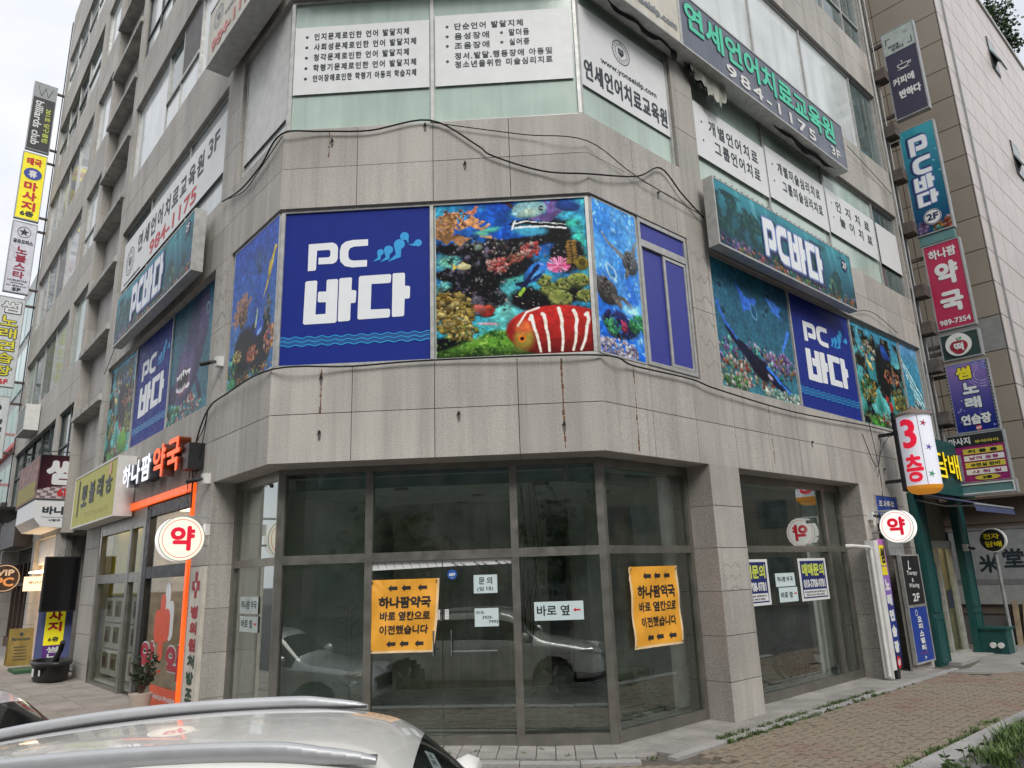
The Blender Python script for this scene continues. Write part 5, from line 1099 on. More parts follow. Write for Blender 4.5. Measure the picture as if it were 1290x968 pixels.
# conduits at the building edges
for f, uu_, us in ((FR, 11.4, (11.2, 11.32, 11.42)), (FL, -22.8, (-22.85, -22.7))):
    for k, x in enumerate(us):
        q = MB(); q.tube([(x, 2.9, .04 + .03 * k), (x + .02, 8, .05), (x, 14, .04 + .03 * k), (x, 24.5, .05)], .022 - .004 * k, 6); o = fo(f, 'conduit', q, [GREYM if k % 2 == 0 else CABLE])
q = MB()
for z in (4.4, 5.6, 6.5, 7.4, 9.0, 10.4, 11.6, 13.2): q.box(11.25, 11.6, z, z + .28, .02, .3)
fo(FR, 'sign_bracket', q, [mat('rusty_steel', (0, 0, 0))])['kind'] = 'stuff'
# ---------------------------------------------------------------- projecting signs, left end
GL = 'projecting signs stacked at the far end of the left street wall'
U = -22.75
t, w, h = blade(FL, U, .28, 1.02, 18.25, 21.2, 'billiards_sign', 'highest sign at the far left wall end, black with a W and slanted club lettering', mat('charcoal_panel', srgb(52, 54, 54), .5), group=GL)
q = MB(); q.box(0, w, h * .78, h, .0, .003); q.build('grey_header', mat('silver_header', srgb(150, 155, 155), .5), t)
q = MB(); line2d(q, [(.12, h * .95), (.25, h * .81), (.37, h * .94), (.48, h * .81), (.62, h * .95)], .02, .006, 1); put_text(q, "billiards club", .10, 2.15, 1.95, .28, .005, .008, 0, rot=-math.pi / 2); put_text(q, "201호 당구클럽", .46, 1.9, 1.5, .2, .005, .004, 2, rot=-math.pi / 2)
q.build('lettering', [WHITE, INK, mat('lime_ink', srgb(205, 215, 90), .5)], t)
t, w, h = blade(FL, U, .30, 1.05, 15.28, 18.05, 'massage_sign', 'bright yellow sign with red lettering and a blue oval, second in the far left stack', mat('lemon_panel', srgb(238, 225, 40), .45, emit=.12), group=GL)
q = MB(); put_text(q, "태국", .12, h - .5, .5, .32, .004, .016, 0); q.disc(w / 2, h - .86, .30, .004, .006, 28, 1, ry=.25); put_text(q, "휴", w / 2 - .14, h - 1.02, .28, .32, .008, .02, 2); vtext(q, "마사지", .14, h - 1.2, .46, .38, .04, .004, .022, 0); put_text(q, "6층", .14, .1, .44, .24, .004, .012, 3); q.build('lettering', [RED, mat('oval_blue', srgb(60, 80, 160)), WHITE, INK], t)
t, w, h = blade(FL, U, .30, 1.05, 12.3, 15.1, 'office_sign', 'pale lilac sign with a star ring and dark red lettering, far left stack', mat('pale_lilac_panel', srgb(212, 212, 222), .5), group=GL)
q = MB(); q.ring(w / 2, h - .38, .2, .22, .004, 28, 0); st5 = [(w / 2 + (.17 if k % 2 == 0 else .07) * math.sin(k * math.pi / 5), h - .38 + (.17 if k % 2 == 0 else .07) * math.cos(k * math.pi / 5)) for k in range(10)]; q.poly([(a, b, .005) for a, b in st5][::-1], 0); put_text(q, "공유오피스", .06, h - .86, .64, .17, .004, .008, 0); vtext(q, "노블스타", .2, h - .98, .36, .29, .04, .004, .012, 1)
put_text(q, "NOBLESTAR", .06, .42, .62, .07, .004, .003, 0); put_text(q, "(원미수목원)", .16, .31, .42, .07, .004, .002, 0); put_text(q, "031 8048-5191", .05, .21, .62, .06, .004, .003, 0); put_text(q, "5F", .24, .03, .28, .14, .004, .012, 0)
q.build('lettering', [INK, mat('maroon_ink', srgb(150, 30, 60), .5)], t)
t, w, h = blade(FL, U, .34, 1.12, 8.7, 12.05, 'karaoke_strip_sign', 'white projecting sign with yellow outlined lettering and 6F, fourth in the far left stack', mat('pearl_panel', srgb(205, 208, 208), .5), group=GL)
q = MB(); put_text(q, "썸", .06, h - .62, .66, .5, .004, .03, 0); vtext(q, "노래연습장", .1, h - .68, .58, .44, .03, .004, .035, 0); q.build('lettering_outline', INK, t)
q = MB(); put_text(q, "썸", .09, h - .59, .60, .44, .010, .014, 1); vtext(q, "노래연습장", .13, h - .71, .52, .38, .09, .010, .010, 0); put_text(q, "6F", .3, .06, .3, .2, .006, .012, 2); q.build('lettering', [mat('mustard_ink', srgb(222, 212, 60), .5), WHITE, RED], t)
t, w, h = blade(FL, U, .38, 1.05, 6.1, 8.3, 'small_white_sign', 'lowest grey-white sign at the far left wall end with three short lines', mat('pearl_panel', (0, 0, 0)), group=GL)
q = MB(); 
for k, s in enumerate(("면왕", "닝", "닝", "사진")): put_text(q, s, .25, h - 1.0 - k * .3, .3, .2, .004, .01)
drop(q, .35, h - .4, .12, .1, h - .5, .004); q.build('lettering', INK, t)
# ---------------------------------------------------------------- round lit pharmacy signs
LITW = mat('lit_white_acrylic', (.7, .7, .68), .4, var=.02, emit=.5, emitcol=(.95, .94, .88))
LITR = mat('lit_red_acrylic', srgb(215, 25, 55), .4, var=.02, emit=.35)
def round_sign(face, u, out, z, r, label, warm=False):
    mw = face.perp(u, z, out); t = thing('round_pharmacy_sign', label, 'round sign', mw, 'round lit pharmacy signs')
    mw_ = mw.copy()
    q = MB(); q.disc(0, 0, r, -.16, 0, 48); q.build('drum', LITW, t)
    q = MB(); q.disc(0, 0, r * .99, -.001, .006, 48); q.build('face_panel', mat('lit_cream_acrylic', (.66, .64, .52), .4, var=.02, emit=.45, emitcol=(.93, .9, .72)) if warm else LITW, t)
    q = MB(); q.ring(0, 0, r * .84, r * .865, .009, 48); q.ring(0, 0, r * .985, r * 1.02, .008, 48, 1); q.build('ring_line', [LITR, GREYM], t)
    q = MB(); put_text(q, "약", -r * .52, -r * .55, r * 1.08, r * 1.12, .010, r * .052); q.build('lettering', LITR, t)
    q = MB(); sx = -1 if face is FR else 1
    q.tube([(0, r * .9, -.08), (0, r * 1.0, -.08), (sx * (out), r * 1.0, -.08)], .016, 6); q.tube([(sx * r * .8, -r * .3, -.08), (sx * out, -r * .3, -.08)], .014, 6); q.build('bracket', GREYM, t)
    q = MB(); q.box(sx * (out + .0) - .06, sx * out + .06, .05, .2, -.14, -.04); q.build('power_box', WHITE2, t)
round_sign(FL, -1.78, .36, 2.10, .285, 'glowing cream disc sign with a red letter beside the orange trimmed pharmacy door', True)
round_sign(FR, 6.95, .45, 2.09, .275, 'glowing white disc sign with a red letter above the purple strip sign')
# ---------------------------------------------------------------- cylindrical 3F sign
mw = FR.perp(8.0, 2.80, .66); t = thing('cylinder_sign', 'lit white cylindrical sign with a red 3 and letter, grey cap and amber base', 'cylindrical sign', mw)
RC, HC = .285, 1.30
q = MB(); q.disc(0, 0, RC, 0, HC, 40)
def upz(mb): mb.v = [(x, z, -y) for x, y, z in mb.v]; return mb
upz(q).build('drum', mat('lit_pearl', (.86, .87, .95), .4, var=.03, emit=.12, emitcol=(.85, .88, 1)), t, None)
q = MB(); q.tube([(0, HC - .01, 0), (0, HC + .03, 0), (0, HC + .07, 0), (0, HC + .13, 0), (0, HC + .2, 0)], [RC * 1.12, RC * 1.1, RC * .85, RC * .25, .01], 28); q.build('cap', mat('grey_brown_cap', srgb(125, 110, 100), .6, var=.2), t)
q = MB(); q.tube([(0, -.13, 0), (0, -.10, 0), (0, -.05, 0), (0, .015, 0)], [RC * .55, RC * .8, RC * .97, RC * 1.04], 28); q.build('amber_base', mat('amber_plastic', srgb(215, 140, 40), .4, emit=.25), t)
def bend(mb, a0=0):
    for _ in range(3):
        nf, nm = [], []
        for f, m in zip(mb.f, mb.mi):
            for i in range(1, len(f) - 1):
                tri = (f[0], f[i], f[i + 1]); P3 = [mb.v[k] for k in tri]; xs3 = [p[0] for p in P3]
                if max(xs3) - min(xs3) < .04: nf.append(tri); nm.append(m); continue
                e = max(((0, 1), (1, 2), (2, 0)), key=lambda e: abs(P3[e[0]][0] - P3[e[1]][0])); a, b_ = e; c_ = 3 - a - b_
                mb.v.append(tuple((P3[a][k] + P3[b_][k]) / 2 for k in range(3))); n_ = len(mb.v) - 1
                nf += [(tri[a], n_, tri[c_]), (n_, tri[b_], tri[c_])]; nm += [m, m]
        mb.f, mb.mi = nf, nm
    mb.v = [((RC + z) * math.sin(x / RC + a0), y, (RC + z) * math.cos(x / RC + a0)) for x, y, z in mb.v]; return mb
q = MB()
put_text(q, "3", -.14, .68, .27, .54, .004, .020)
put_text(q, "층", -.16, .07, .32, .50, .006, .014); 
bend(q, -.12).build('lettering', LITR, t)
q = MB()
def star(mb, cx, cy, r, m): mb.poly([(cx + (r if k % 2 == 0 else r * .35) * math.sin(k * math.pi / 5 + .3), cy + (r if k % 2 == 0 else r * .35) * math.cos(k * math.pi / 5 + .3), .003) for k in range(10)][::-1], m)
star(q, 0, 1.12, .07, 0); star(q, .03, .68, .07, 1); star(q, -.0, .2, .07, 2); line2d(q, [(-.09, 0), (-.09, 1.29)], .008, .002, 3)
bend(q, .85).build('star_print', [mat('pink_star', srgb(180, 60, 90)), mat('violet_star', srgb(110, 90, 170)), mat('green_star', srgb(70, 150, 110)), INK], t)
q = MB(); q.box(-.37, -.31, -.05, 1.42, -.05, .05); q.box(-.66, -.3, 1.0, 1.06, -.03, .03); q.box(-.66, -.3, .12, .18, -.03, .03); q.box(-.33, -.1, 1.27, 1.33, -.03, .03); q.box(-.33, -.1, -.04, .0, -.03, .03); q.build('bracket', BLACK, t)
# ---------------------------------------------------------------- small street level signs on the right
def strip(face, u0, z0, w, h, label, m, name='strip_sign', cat='sign', out=.04, d=.06, group=None):
    return lightbox(name, label, face.m(u0, z0, out + d), w, h, d, m, cat, group)
cvv = None
mw = FR.perp(6.62, -.33, .06); t = thing('purple_strip_sign', 'tall narrow purple to navy sign on a white channel below the white disc sign', 'strip sign', FR.m(6.75, -.33, .16))
q = MB(); q.box(-.17, 0, .12, 2.2, -.12, .02); q.box(-.19, -.17, .0, 2.2, -.12, .03); q.build('white_channel', WHITE2, t)
q = MB(); q.box(0, .32, .12, 2.22, -.10, 0); q.build('case', DARKF, t); q = MB(); q.box(.02, .14, -.08, .12, -.1, 0); q.build('foot', BLACK, t)
cv = Cv(.32, 2.1, .02, 3); cv.grad((190, 120, 190), (30, 30, 90)); cv.mix((cv.Y - .15) * 6 * (cv.Y < .5), (150, 110, 190)); cv.mix((cv.Y - .4) * 5, (40, 60, 130)); cv.mix((cv.Y - .85) * 8, (15, 15, 40)); cv.obj('printed_picture', t, .001, 0, .12)
q = MB(); q.box(.05, .26, 1.78, 2.12, .003, .006, 1); q.box(.05, .26, 1.62, 1.76, .003, .006, 1); put_text(q, "썸", .07, 1.82, .17, .26, .008, .012, 2); vtext(q, "노래연습장", .07, 1.56, .2, .19, .06, .004, .018, 0); q.disc(.16, .22, .08, .003, .006, 18, 3, ry=.1); put_text(q, "6F", .11, .17, .1, .1, .009, .006, 0); q.build('lettering', [WHITE, MATS['sign_yellow'], BLACK, RED], t)
t = strip(FR, 7.85, .74, .82, .86, 'black sign with a white script L and floor number above the blue strip sign', BLACK, 'therapy_sign')
q = MB(); put_text(q, "L", .25, .62, .14, .16, .004, .004, shear=.3); put_text(q, "Therapy", .14, .5, .5, .1, .004, .002, shear=.2); put_text(q, "&", .34, .4, .09, .07, .004, .002); put_text(q, "Waxing", .16, .28, .48, .1, .004, .002, shear=.2); put_text(q, "2F", .26, .06, .32, .14, .004, .006); q.build('lettering', WHITE, t)
t = strip(FR, 7.85, -.22, .82, .92, 'royal blue sign with vertical white lettering and a crescent, low beside the dark green shop', mat('strong_blue_panel', srgb(28, 62, 150), .45), 'blue_sign')
q = MB(); q.ring(.3, .82, .04, .055, .004, 16); vtext(q, "오피스밸리", .3, .76, .2, .10, .02, .004, .008); put_text(q, "www.office", .2, .13, .35, .02, .004, .001, 1); put_text(q, "7F", .36, .03, .1, .05, .004, .003); q.build('lettering', [WHITE, RED], t)
t = strip(FR, 7.36, 2.22, .95, .46, 'small blue street sign under the stone band behind the lit white disc', mat('street_sign_blue', srgb(40, 70, 150), .5), 'street_name_sign', out=.0, d=.02)
q = MB(); put_text(q, "조마루로", .1, .26, .7, .12, .004, .004); put_text(q, "보행로 285번길", .1, .06, .75, .1, .004, .003); q.build('lettering', WHITE2, t)
q = MB(); q.box(7.5, 8.2, 1.62, 2.1, .0, .05); q.box(7.55, 8.15, 1.75, 1.78, .05, .055); o = fo(FR, 'intercom_panel', q, [GREYM])
q = MB(); q.box(7.29, 8.69, -.42, 2.18, -1.3, -1.2); q.box(7.29, 7.32, -.42, 2.18, -1.2, 0); fo(FR, 'passage_wall', q, [mat('passage_dark_wall', (.1, .1, .095), .9)])  # walls inside the passage, plain dark grey
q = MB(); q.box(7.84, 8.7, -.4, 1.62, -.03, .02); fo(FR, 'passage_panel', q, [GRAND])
q = MB(); q.tube([(5.9, 1.78, .0), (5.95, 1.78, .08), (6.5, 1.76, .12), (6.56, 1.72, .12), (6.56, -.3, .12)], .028, 8); p = q.build('drain_pipe', WHITE2, None, FR.m(0, 0)); tag(p, 'thin white pipe running across the door head and down the stone pier', 'pipe')
# e-cigarette sign on a pole, meter box
pb = FR.w(11.6, 0, .50); t = thing('oval_sign_on_pole', 'oval black sign with yellow handwriting on a slim grey pole at the end shop', 'pole sign', FR.perp(11.6, -.42, .50))
q = MB(); q.disc(.08, 2.3, .25, -.12, 0, 32); q.build('drum', WHITE2, t); q = MB(); q.disc(.08, 2.3, .225, -.002, .006, 32); q.build('face_panel', BLACK, t); q = MB(); put_text(q, "전자", -.08, 2.32, .3, .12, .009, .005); put_text(q, "담배", -.06, 2.16, .3, .12, .009, .005); q.build('lettering', mat('sign_yellow', (0, 0, 0)), t)
q = MB(); q.tube([(.08, 0, -.06), (.08, 2.06, -.06)], .035, 8); q.build('pole', GREYM, t)
t = thing('meter_box', 'dark green utility box with two round white meters beside the end shop', 'utility box', FR.perp(11.25, -.45, .10)); q = MB(); q.box(0, .5, 0, .56, -.5, 0); q.box(-.03, .53, .56, .6, -.53, .03); q.build('cabinet', TEAL, t)
q = MB(); q.disc(.24, .26, .055, 0, .05, 16); q.disc(.38, .26, .055, 0, .05, 16); q.build('meter', WHITE2, t)
# ---------------------------------------------------------------- left street signs and letters
LWHT = mat('lit_letter_white', (.75, .76, .8), .4, var=.02, emit=.45, emitcol=(.9, .93, 1))
t = thing('pharmacy_letters', 'white and glowing orange raised block letters over the pharmacy entrance', 'block letters', FL.m(-5.75, 3.14, .08))
for ch, x, w_, h_, mm, z0 in (("하", .15, .5, .40, 0, 0), ("나", .72, .5, .40, 0, .01), ("팜", 1.3, .52, .42, 0, .02), ("약", 1.95, .62, .50, 1, 0), ("국", 2.66, .60, .50, 1, .0)):
    q = MB()
    for k in range(9): put_text(q, ch, x, (0.0 if mm == 0 else -.04), w_, h_, .02 + k * .022, .016, 1 if k < 8 else 0)
    q.build('letter', [LWHT if mm == 0 else ORG, mat('grey_return', (.20, .20, .22), .6) if mm == 0 else mat('burnt_orange_return', (.28, .06, .01), .6)], t)
q = MB(); q.box(3.2, 3.5, -.05, .32, -.08, .14); q.build('junction_box', BLACK, t); q = MB(); q.box(.1, 3.3, .1, .16, -.06, -.0); q.build('rail', GREYM, t)
t = lightbox('yellow_shop_sign', 'long dull yellow lightbox with dark lettering beside the white and orange block letters', FL.m(-9.35, 2.75, .32), 3.5, 1.0, .3, mat('mustard_panel', srgb(182, 178, 70), .5, var=.06), frame_m=WHITE2)
q = MB(); s_ = "뽀블레ㅎ"; 
for i, ch in enumerate(("뽀", "블", "레", "ㅎ")): put_text(q, ch, .75 + i * .66, .36 + .02 * i, .48, .42 if i < 3 else .32, .004, .014)
capsule(q, .45, .55, .05, .36, .004, 0); capsule(q, .45, .88, .035, .06, .006, 0); capsule(q, 3.02, .86, .08, .12, .004, 2); put_text(q, "COCKTAIL & FOOD BAR", 1.0, .14, 2.0, .1, .003, .002, 1); q.build('lettering', [INK, mat('pale_yellow_ink', srgb(215, 210, 130), .5), mat('pink_ink', srgb(225, 160, 140), .5)], t)
# box sign group over the entrance: dark red sign + white sign
t = thing('boxed_corner_sign', 'projecting box with a dark red checked sign above a white lettered panel', 'box sign', FL.perp(-12.35, 2.86, .60))
MAR = mat('maroon_panel', srgb(62, 28, 36), .45, var=.1)
cv = Cv(1.05, 1.05, .018, 3); cv.grad((30, 22, 26), (60, 28, 36)); cv.mix(np.exp(-((cv.X - .6) ** 2 + (cv.Y - .45) ** 2) * 5), (110, 50, 65))
m_ = (cv.Y > .8 - .1 * np.sin(cv.X * 2.5)); chk = ((np.floor((cv.X + cv.Y * .4) * 9) + np.floor(cv.Y * 16)) % 2); cv.mix(m_ * 1., (200, 185, 185)); cv.mix(m_ * chk, (120, 105, 108))
q = MB(); q.box(0, 1.05, .78, 1.86, -3.2, -.003); q.box(-.0, 1.08, .76, .80, -3.2, .01); q.build('case', DARKF, t)
cv.obj('printed_picture', t, .001, 0, .80)
q = MB(); put_text(q, "썸", .14, 1.14, .72, .62, .004, .04, 0); put_text(q, "6F", .42, .86, .26, .20, .010, .01, 1); q.build('lettering', [WHITE, RED], t)
q = MB(); q.prism([(.0, .34), (.16, .14), (.95, .10), (1.05, .12), (1.05, .76), (0, .76)], -2.8, 0); q.build('white_panel', WHITE, t)
q = MB(); put_text(q, "바나다", .16, .42, .72, .2, .004, .012); line2d(q, [(.16, .36), (.88, .36)], .01, .004); put_text(q, "사람과 요리", .3, .26, .45, .06, .004, .003); q.build('panel_lettering', INK, t)
q = MB(); q.box(-.02, 0, .80, 1.84, -3.0, -.1); q.build('side_face', mat('rosy_print', srgb(140, 105, 100), .6, var=.6, scale=6), t)
q = MB(); q.box(-.025, -.02, .84, 1.25, -2.9, -.2); q.build('side_yellow_face', mat('dull_yellow_print', srgb(150, 140, 60), .6, var=.4, scale=14), t)
q = MB(); q.tube([(-.05, 1.95, -3.0), (-.05, 1.95, 0), (1.05, 1.95, 0)], .012, 5); 
for z in (-3, -1.5, 0): q.tube([(-.05, 1.84, z), (-.05, 1.97, z)], .012, 5)
q.build('top_rail', BLACK, t)
# wall mounted tv
t = thing('black_screen', 'switched-off black screen hanging beside the tall granite column', 'screen', FL.perp(-9.9, 1.08, .62)); q = MB(); q.box(0, .66, 0, 1.12, -.1, 0); q.build('housing', BLACK, t); q = MB(); q.box(.03, .63, .03, 1.09, 0, .004); q.build('display', mat('screen_black', (.008, .008, .009), .15), t)
# hanging vinyl banners in the entrance
t = thing('vinyl_banner', 'yellow over purple vertical banner with red and white lettering below the black screen', 'vertical banner', FL.perp(-10.3, -.15, .42)); q = MB(); q.box(0, .36, .55, 1.5, -.02, 0, 0); q.box(0, .36, -.1, .55, -.02, 0, 1); q.box(-.14, 0, .3, 1.3, -.02, 0, 2); q.box(.36, .5, .0, 1.5, -.02, 0, 2); q.build('cloth', [mat('lemon_panel', (0, 0, 0)), mat('purple_cloth', srgb(95, 50, 130), .7), mat('slate_blue_cloth', srgb(85, 95, 140), .7)], t)
q = MB(); vtext(q, "마사지", .05, 1.46, .26, .2, .02, .004, .012, 0); put_text(q, "6층", .08, .62, .2, .1, .004, .004, 1); vtext(q, "썸노래방", .07, .52, .22, .12, .02, .004, .006, 2); q.build('lettering', [RED, INK, WHITE], t)
# white vertical sign on the pier
t = thing('tall_white_sign', 'tall white strip sign with red then green vertical lettering beside the orange trim', 'strip sign', FL.m(-2.30, -.18, .05)); q = MB(); q.box(0, .50, -.0, 1.92, -.05, 0); q.build('board', mat('warm_white_panel', srgb(205, 198, 185), .5, streak=.1), t)
q = MB(); q.box(.20, .30, 1.52, 1.86, .001, .003, 0); q.box(.10, .40, 1.62, 1.74, .003, .005, 0); drop(q, .25, 1.69, .035, .25, 1.60, .007, 2)
for i, ch in enumerate("병의원처방조제"): put_text(q, ch, .12, 1.26 - i * .205, .27, .165, .004, .012, 0 if i < 3 else 1)
q.build('lettering', [mat('wine_ink', srgb(165, 40, 50), .5), mat('bottle_ink', srgb(30, 70, 50), .5), WHITE], t)
# vip pc round sign, a-board, planter tub, potted plant, mat
t = thing('oval_pc_sign', 'oval brown sign reading VIP PC on the dark shop at the far end', 'oval sign', FL.perp(-15.9, 1.88, .60)); q = MB(); q.disc(0, 0, .36, -.08, 0, 36, ry=.38); q.build('plate', mat('dark_brown_plate', srgb(48, 32, 28), .5), t); q = MB(); q.ring(0, 0, .325, .345, .004, 36, 1); put_text(q, "VIP", -.19, .06, .4, .16, .004, .010, 1); put_text(q, "PC", -.2, -.22, .42, .24, .004, .014, 0); q.build('lettering', [mat('copper_ink', srgb(195, 130, 70), .5, emit=.2), mat('pale_copper', srgb(215, 190, 160), .5)], t)
t = thing('lit_entrance_sign', 'small glowing peach sign with thin lettering over the cream shop doorway', 'lit sign', FL.perp(-13.4, 1.52, .48)); q = MB(); q.box(0, .42, 0, .34, -.06, 0); q.build('box', mat('lit_peach', (.8, .55, .35), .5, emit=.9, emitcol=(1, .66, .38)), t); q = MB(); put_text(q, "바나다", .1, .16, .26, .08, .003, .003); q.build('lettering', INK, t)
t = thing('a_board', 'gold coloured folding pavement board with dark print beside the cream shop wall', 'a-board', FL.perp(-13.4, -.2, .62)); q = MB(); q.v += [(0, 0, 0), (.5, 0, 0), (.5, .85, -.18), (0, .85, -.18), (0, 0, -.42), (.5, 0, -.42), (.5, .85, -.22), (0, .85, -.22)]; q.f += [(0, 1, 2, 3), (5, 4, 7, 6), (3, 2, 6, 7)]; q.mi += [0] * 3; o = q.build('panel', mat('gold_board', srgb(150, 128, 70), .35, .3, var=.15), t)
q = MB(); put_text(q, "Bananada", .06, .58, .38, .07, 0, .002); drop(q, .25, .72, .04, .25, .64, 0)
for k in range(5): q.box(.12, .38, .42 - k * .07, .435 - k * .07, 0, .001)
q.v = [(x, y, z - y * .21 + .006) for x, y, z in q.v]; q.build('print', INK, t)
t = thing('black_tub', 'oval black plastic tub with papers on its side, standing by the tall granite column', 'tub', Matrix.Translation(FL.w(-9.15, gz(-6, 6) + .02, .42)) @ Matrix.Rotation(-AL, 4, 'Z'))
q = MB(); n = 32; prof = [(.50, 0), (.53, .05), (.56, .28), (.62, .29), (.62, .36), (.55, .36), (.52, .12), (.0, .12)]
for (r, z) in prof:
    for k in range(n): a = 2 * math.pi * k / n; q.v.append((r * 1.15 * math.cos(a), r * .55 * math.sin(a), z))
for i in range(len(prof) - 1):
    for k in range(n): j = (k + 1) % n; q.f.append((i * n + k, i * n + j, (i + 1) * n + j, (i + 1) * n + k)); q.mi.append(0)
q.build('shell', BLACK, t, smooth=True); q = MB(); q.box(.1, .28, .1, .24, -.33, -.325); q.box(.35, .5, .12, .22, -.26, -.255); q.v = [(x, -.33 - .0 + (z + .33) , y) for x, y, z in q.v]; q.build('paper', WHITE, t)
q = MB(); q.tube([(.1, 0, .3), (.2, .1, .55), (.35, .1, .7)], .05, 6); q.tube([(.0, .1, .3), (.1, .1, .6)], .03, 6); q.build('umbrella_bundle', BLACK, t)
LEAF = mat('leaf_green_foliage', (.045, .085, .025), .6, var=.5, scale=8)
LEAF2 = mat('dark_leaf_foliage', (.035, .06, .03), .6, var=.4, scale=8)
def leaf(mb, p, d, L, w, m=0):
    d = Vector(d).normalized(); s = d.cross(Vector((random.uniform(-1, 1), random.uniform(-1, 1), random.uniform(-.3, 1)))).normalized() * w; q = p + d * L * .5; b = len(mb.v)
    mb.v += [tuple(p), tuple(q + s), tuple(p + d * L), tuple(q - s)]; mb.f.append((b, b + 1, b + 2, b + 3)); mb.mi.append(m)
pp = FL.w(-3.15, 0, .33); pp.z = gz(pp.x, pp.y)
t = thing('potted_plant', 'small shrub with red buds in a pale pot in front of the pharmacy glass', 'potted plant', Matrix.Translation(pp))
q = MB(); q.tube([(0, 0, 0), (0, 0, .05), (0, 0, .28), (0, 0, .31)], [.10, .11, .15, .155], 20); q.build('pot', mat('pale_terracotta', (.45, .38, .32), .8, var=.1), t)
q = MB(); r = random.Random(3); random.seed(3)
for k in range(16):
    a = r.uniform(0, 6.28); e = Vector((math.cos(a) * r.uniform(.05, .26), math.sin(a) * r.uniform(.05, .26), r.uniform(.5, .85))); q.tube([(0, 0, .28), tuple(e * .6 + Vector((0, 0, .1))), tuple(e)], .006, 4, 1)
    for j in range(22): pnt = Vector((0, 0, .3)).lerp(e, r.uniform(.4, 1.05)); leaf(q, pnt, (r.uniform(-1, 1), r.uniform(-1, 1), r.uniform(-.3, 1)), .07, .02, 2 if r.random() < .04 else 0)
q.build('foliage', [LEAF2, mat('twig_brown', (.06, .04, .025), .8), mat('red_bud', (.45, .04, .02), .5)], t)
q = MB(); q.box(-.5, .5, 0, .06, -.25, .25); o = q.build('green_mat', mat('green_turf', (.03, .10, .04), .9, var=.3, scale=20), None, Matrix.Translation(FL.w(-11.6, gz(-8, 7) + .01, .5)) @ Matrix.Rotation(-AL, 4, 'Z') @ Matrix.Rotation(math.pi / 2, 4, 'X')); tag(o, 'short green turf step on the pavement between the gold board and the black tub', 'door mat')
# ---------------------------------------------------------------- banners and papers on the shop glass
BAN = mat('orange_vinyl_banner', srgb(240, 170, 55), .55, var=.05, scale=5)
def cloth_banner(face, u0, u1, z0, z1, out, label, skew=0):
    w, h = u1 - u0, z1 - z0; t = thing('moved_notice_banner', label, 'banner', face.m(u0, z0, out), 'orange vinyl notices on the glass')
    nx, ny = 28, 34; q = MB()
    def sx(x, y): return x + skew * (1 - y / h) * (x / w) - .012 * math.sin(y / h * math.pi) * (1 if x < w / 2 else -1) * abs(2 * x / w - 1)
    def hz(x, y): return .016 + .009 * math.sin(x * 9 + y * 4) + .009 * math.sin(y * 13 - x * 7) + .004 * math.sin(x * 31 + y * 9) + .010 * math.exp(-((x - .05) ** 2 + (y - h + .05) ** 2) * 60) * math.sin((x + y) * 60)
    for j in range(ny + 1):
        for i in range(nx + 1): x, y = w * i / nx, h * j / ny; q.v.append((sx(x, y), y, hz(x, y)))
    for j in range(ny):
        for i in range(nx): a = j * (nx + 1) + i; q.f.append((a, a + 1, a + nx + 2, a + nx + 1)); q.mi.append(1 if i == 0 or i == nx - 1 or j == 0 or j == ny - 1 and False else 0)
    q.build('sheet', [BAN, mat('banner_hem', srgb(235, 205, 160), .6)], t, smooth=True)
    q = MB(); s = w / .82; H = h / .83
    for k, x in enumerate((.22, .38, .57)):
        for y in (.73, .10): a = x * s; b = y * H; q.poly([(a, b, 0), (a + .04 * s, b - .04 * H, 0), (a + .04 * s, b - .02 * H, 0), (a + .11 * s, b - .02 * H, 0), (a + .11 * s, b + .02 * H, 0), (a + .04 * s, b + .02 * H, 0), (a + .04 * s, b + .04 * H, 0)])
    put_text(q, "하나팜약국", .115 * s, .50 * H, .62 * s, .135 * H, 0, .006); put_text(q, "바로 옆칸으로", .135 * s, .36 * H, .60 * s, .105 * H, 0, .004); put_text(q, "이전했습니다", .135 * s, .205 * H, .585 * s, .105 * H, 0, .004)
    q.v = [(sx(x, y), y, hz(x, y) + .004 + z) for x, y, z in q.v]; q.build('lettering', mat('charcoal_ink', srgb(42, 40, 40), .6), t)
    q = MB()
    for (x, y) in ((.03, .03), (w - .03, .03), (.03, h - .03), (w - .03, h - .03)): q.disc(x, y, .010, .02, .025, 10)
    q.build('eyelet', BLACK, t)
cloth_banner(FF, 1.14, 1.97, .665, 1.49, -.49, 'orange vinyl notice with dark lettering and arrows on the glass door of the angled front', -.07)
cloth_banner(FR, .72, 1.70, .59, 1.545, -.39, 'orange vinyl notice with dark lettering and arrows on the pane right of the corner post')
PAP = mat('pale_blue_paper', srgb(205, 222, 222), .6, var=.03)
def paper(face, u0, u1, z0, z1, out, label, draw, name='paper_notice', m=None, rot=0):
    w, h = u1 - u0, z1 - z0; t = thing(name, label, 'paper notice', face.m(u0, z0, out) @ Matrix.Rotation(rot, 4, 'Z'), 'handwritten paper notices on the glass')
    q = MB(); q.box(0, w, 0, h, -.001, 0); q.build('sheet', m or PAP, t)
    q = MB(); q.box(.005, .02, h - .02, h - .008, .0005, .0015); q.box(w - .02, w - .005, h - .02, h - .008, .0005, .0015); q.build('tape', WHITE2, t)
    q = MB(); draw(q, w, h); q.build('lettering', [INK, RED], t)
paper(FF, 2.375, 2.655, 1.30, 1.51, -.498, 'paper with two large syllables over a bracketed line, upper one on the right glass door', lambda q, w, h: (put_text(q, "문 의", .06, .10, .16, .085, .001, .002), put_text(q, "(임 대)", .04, .02, .19, .055, .001, .001)))
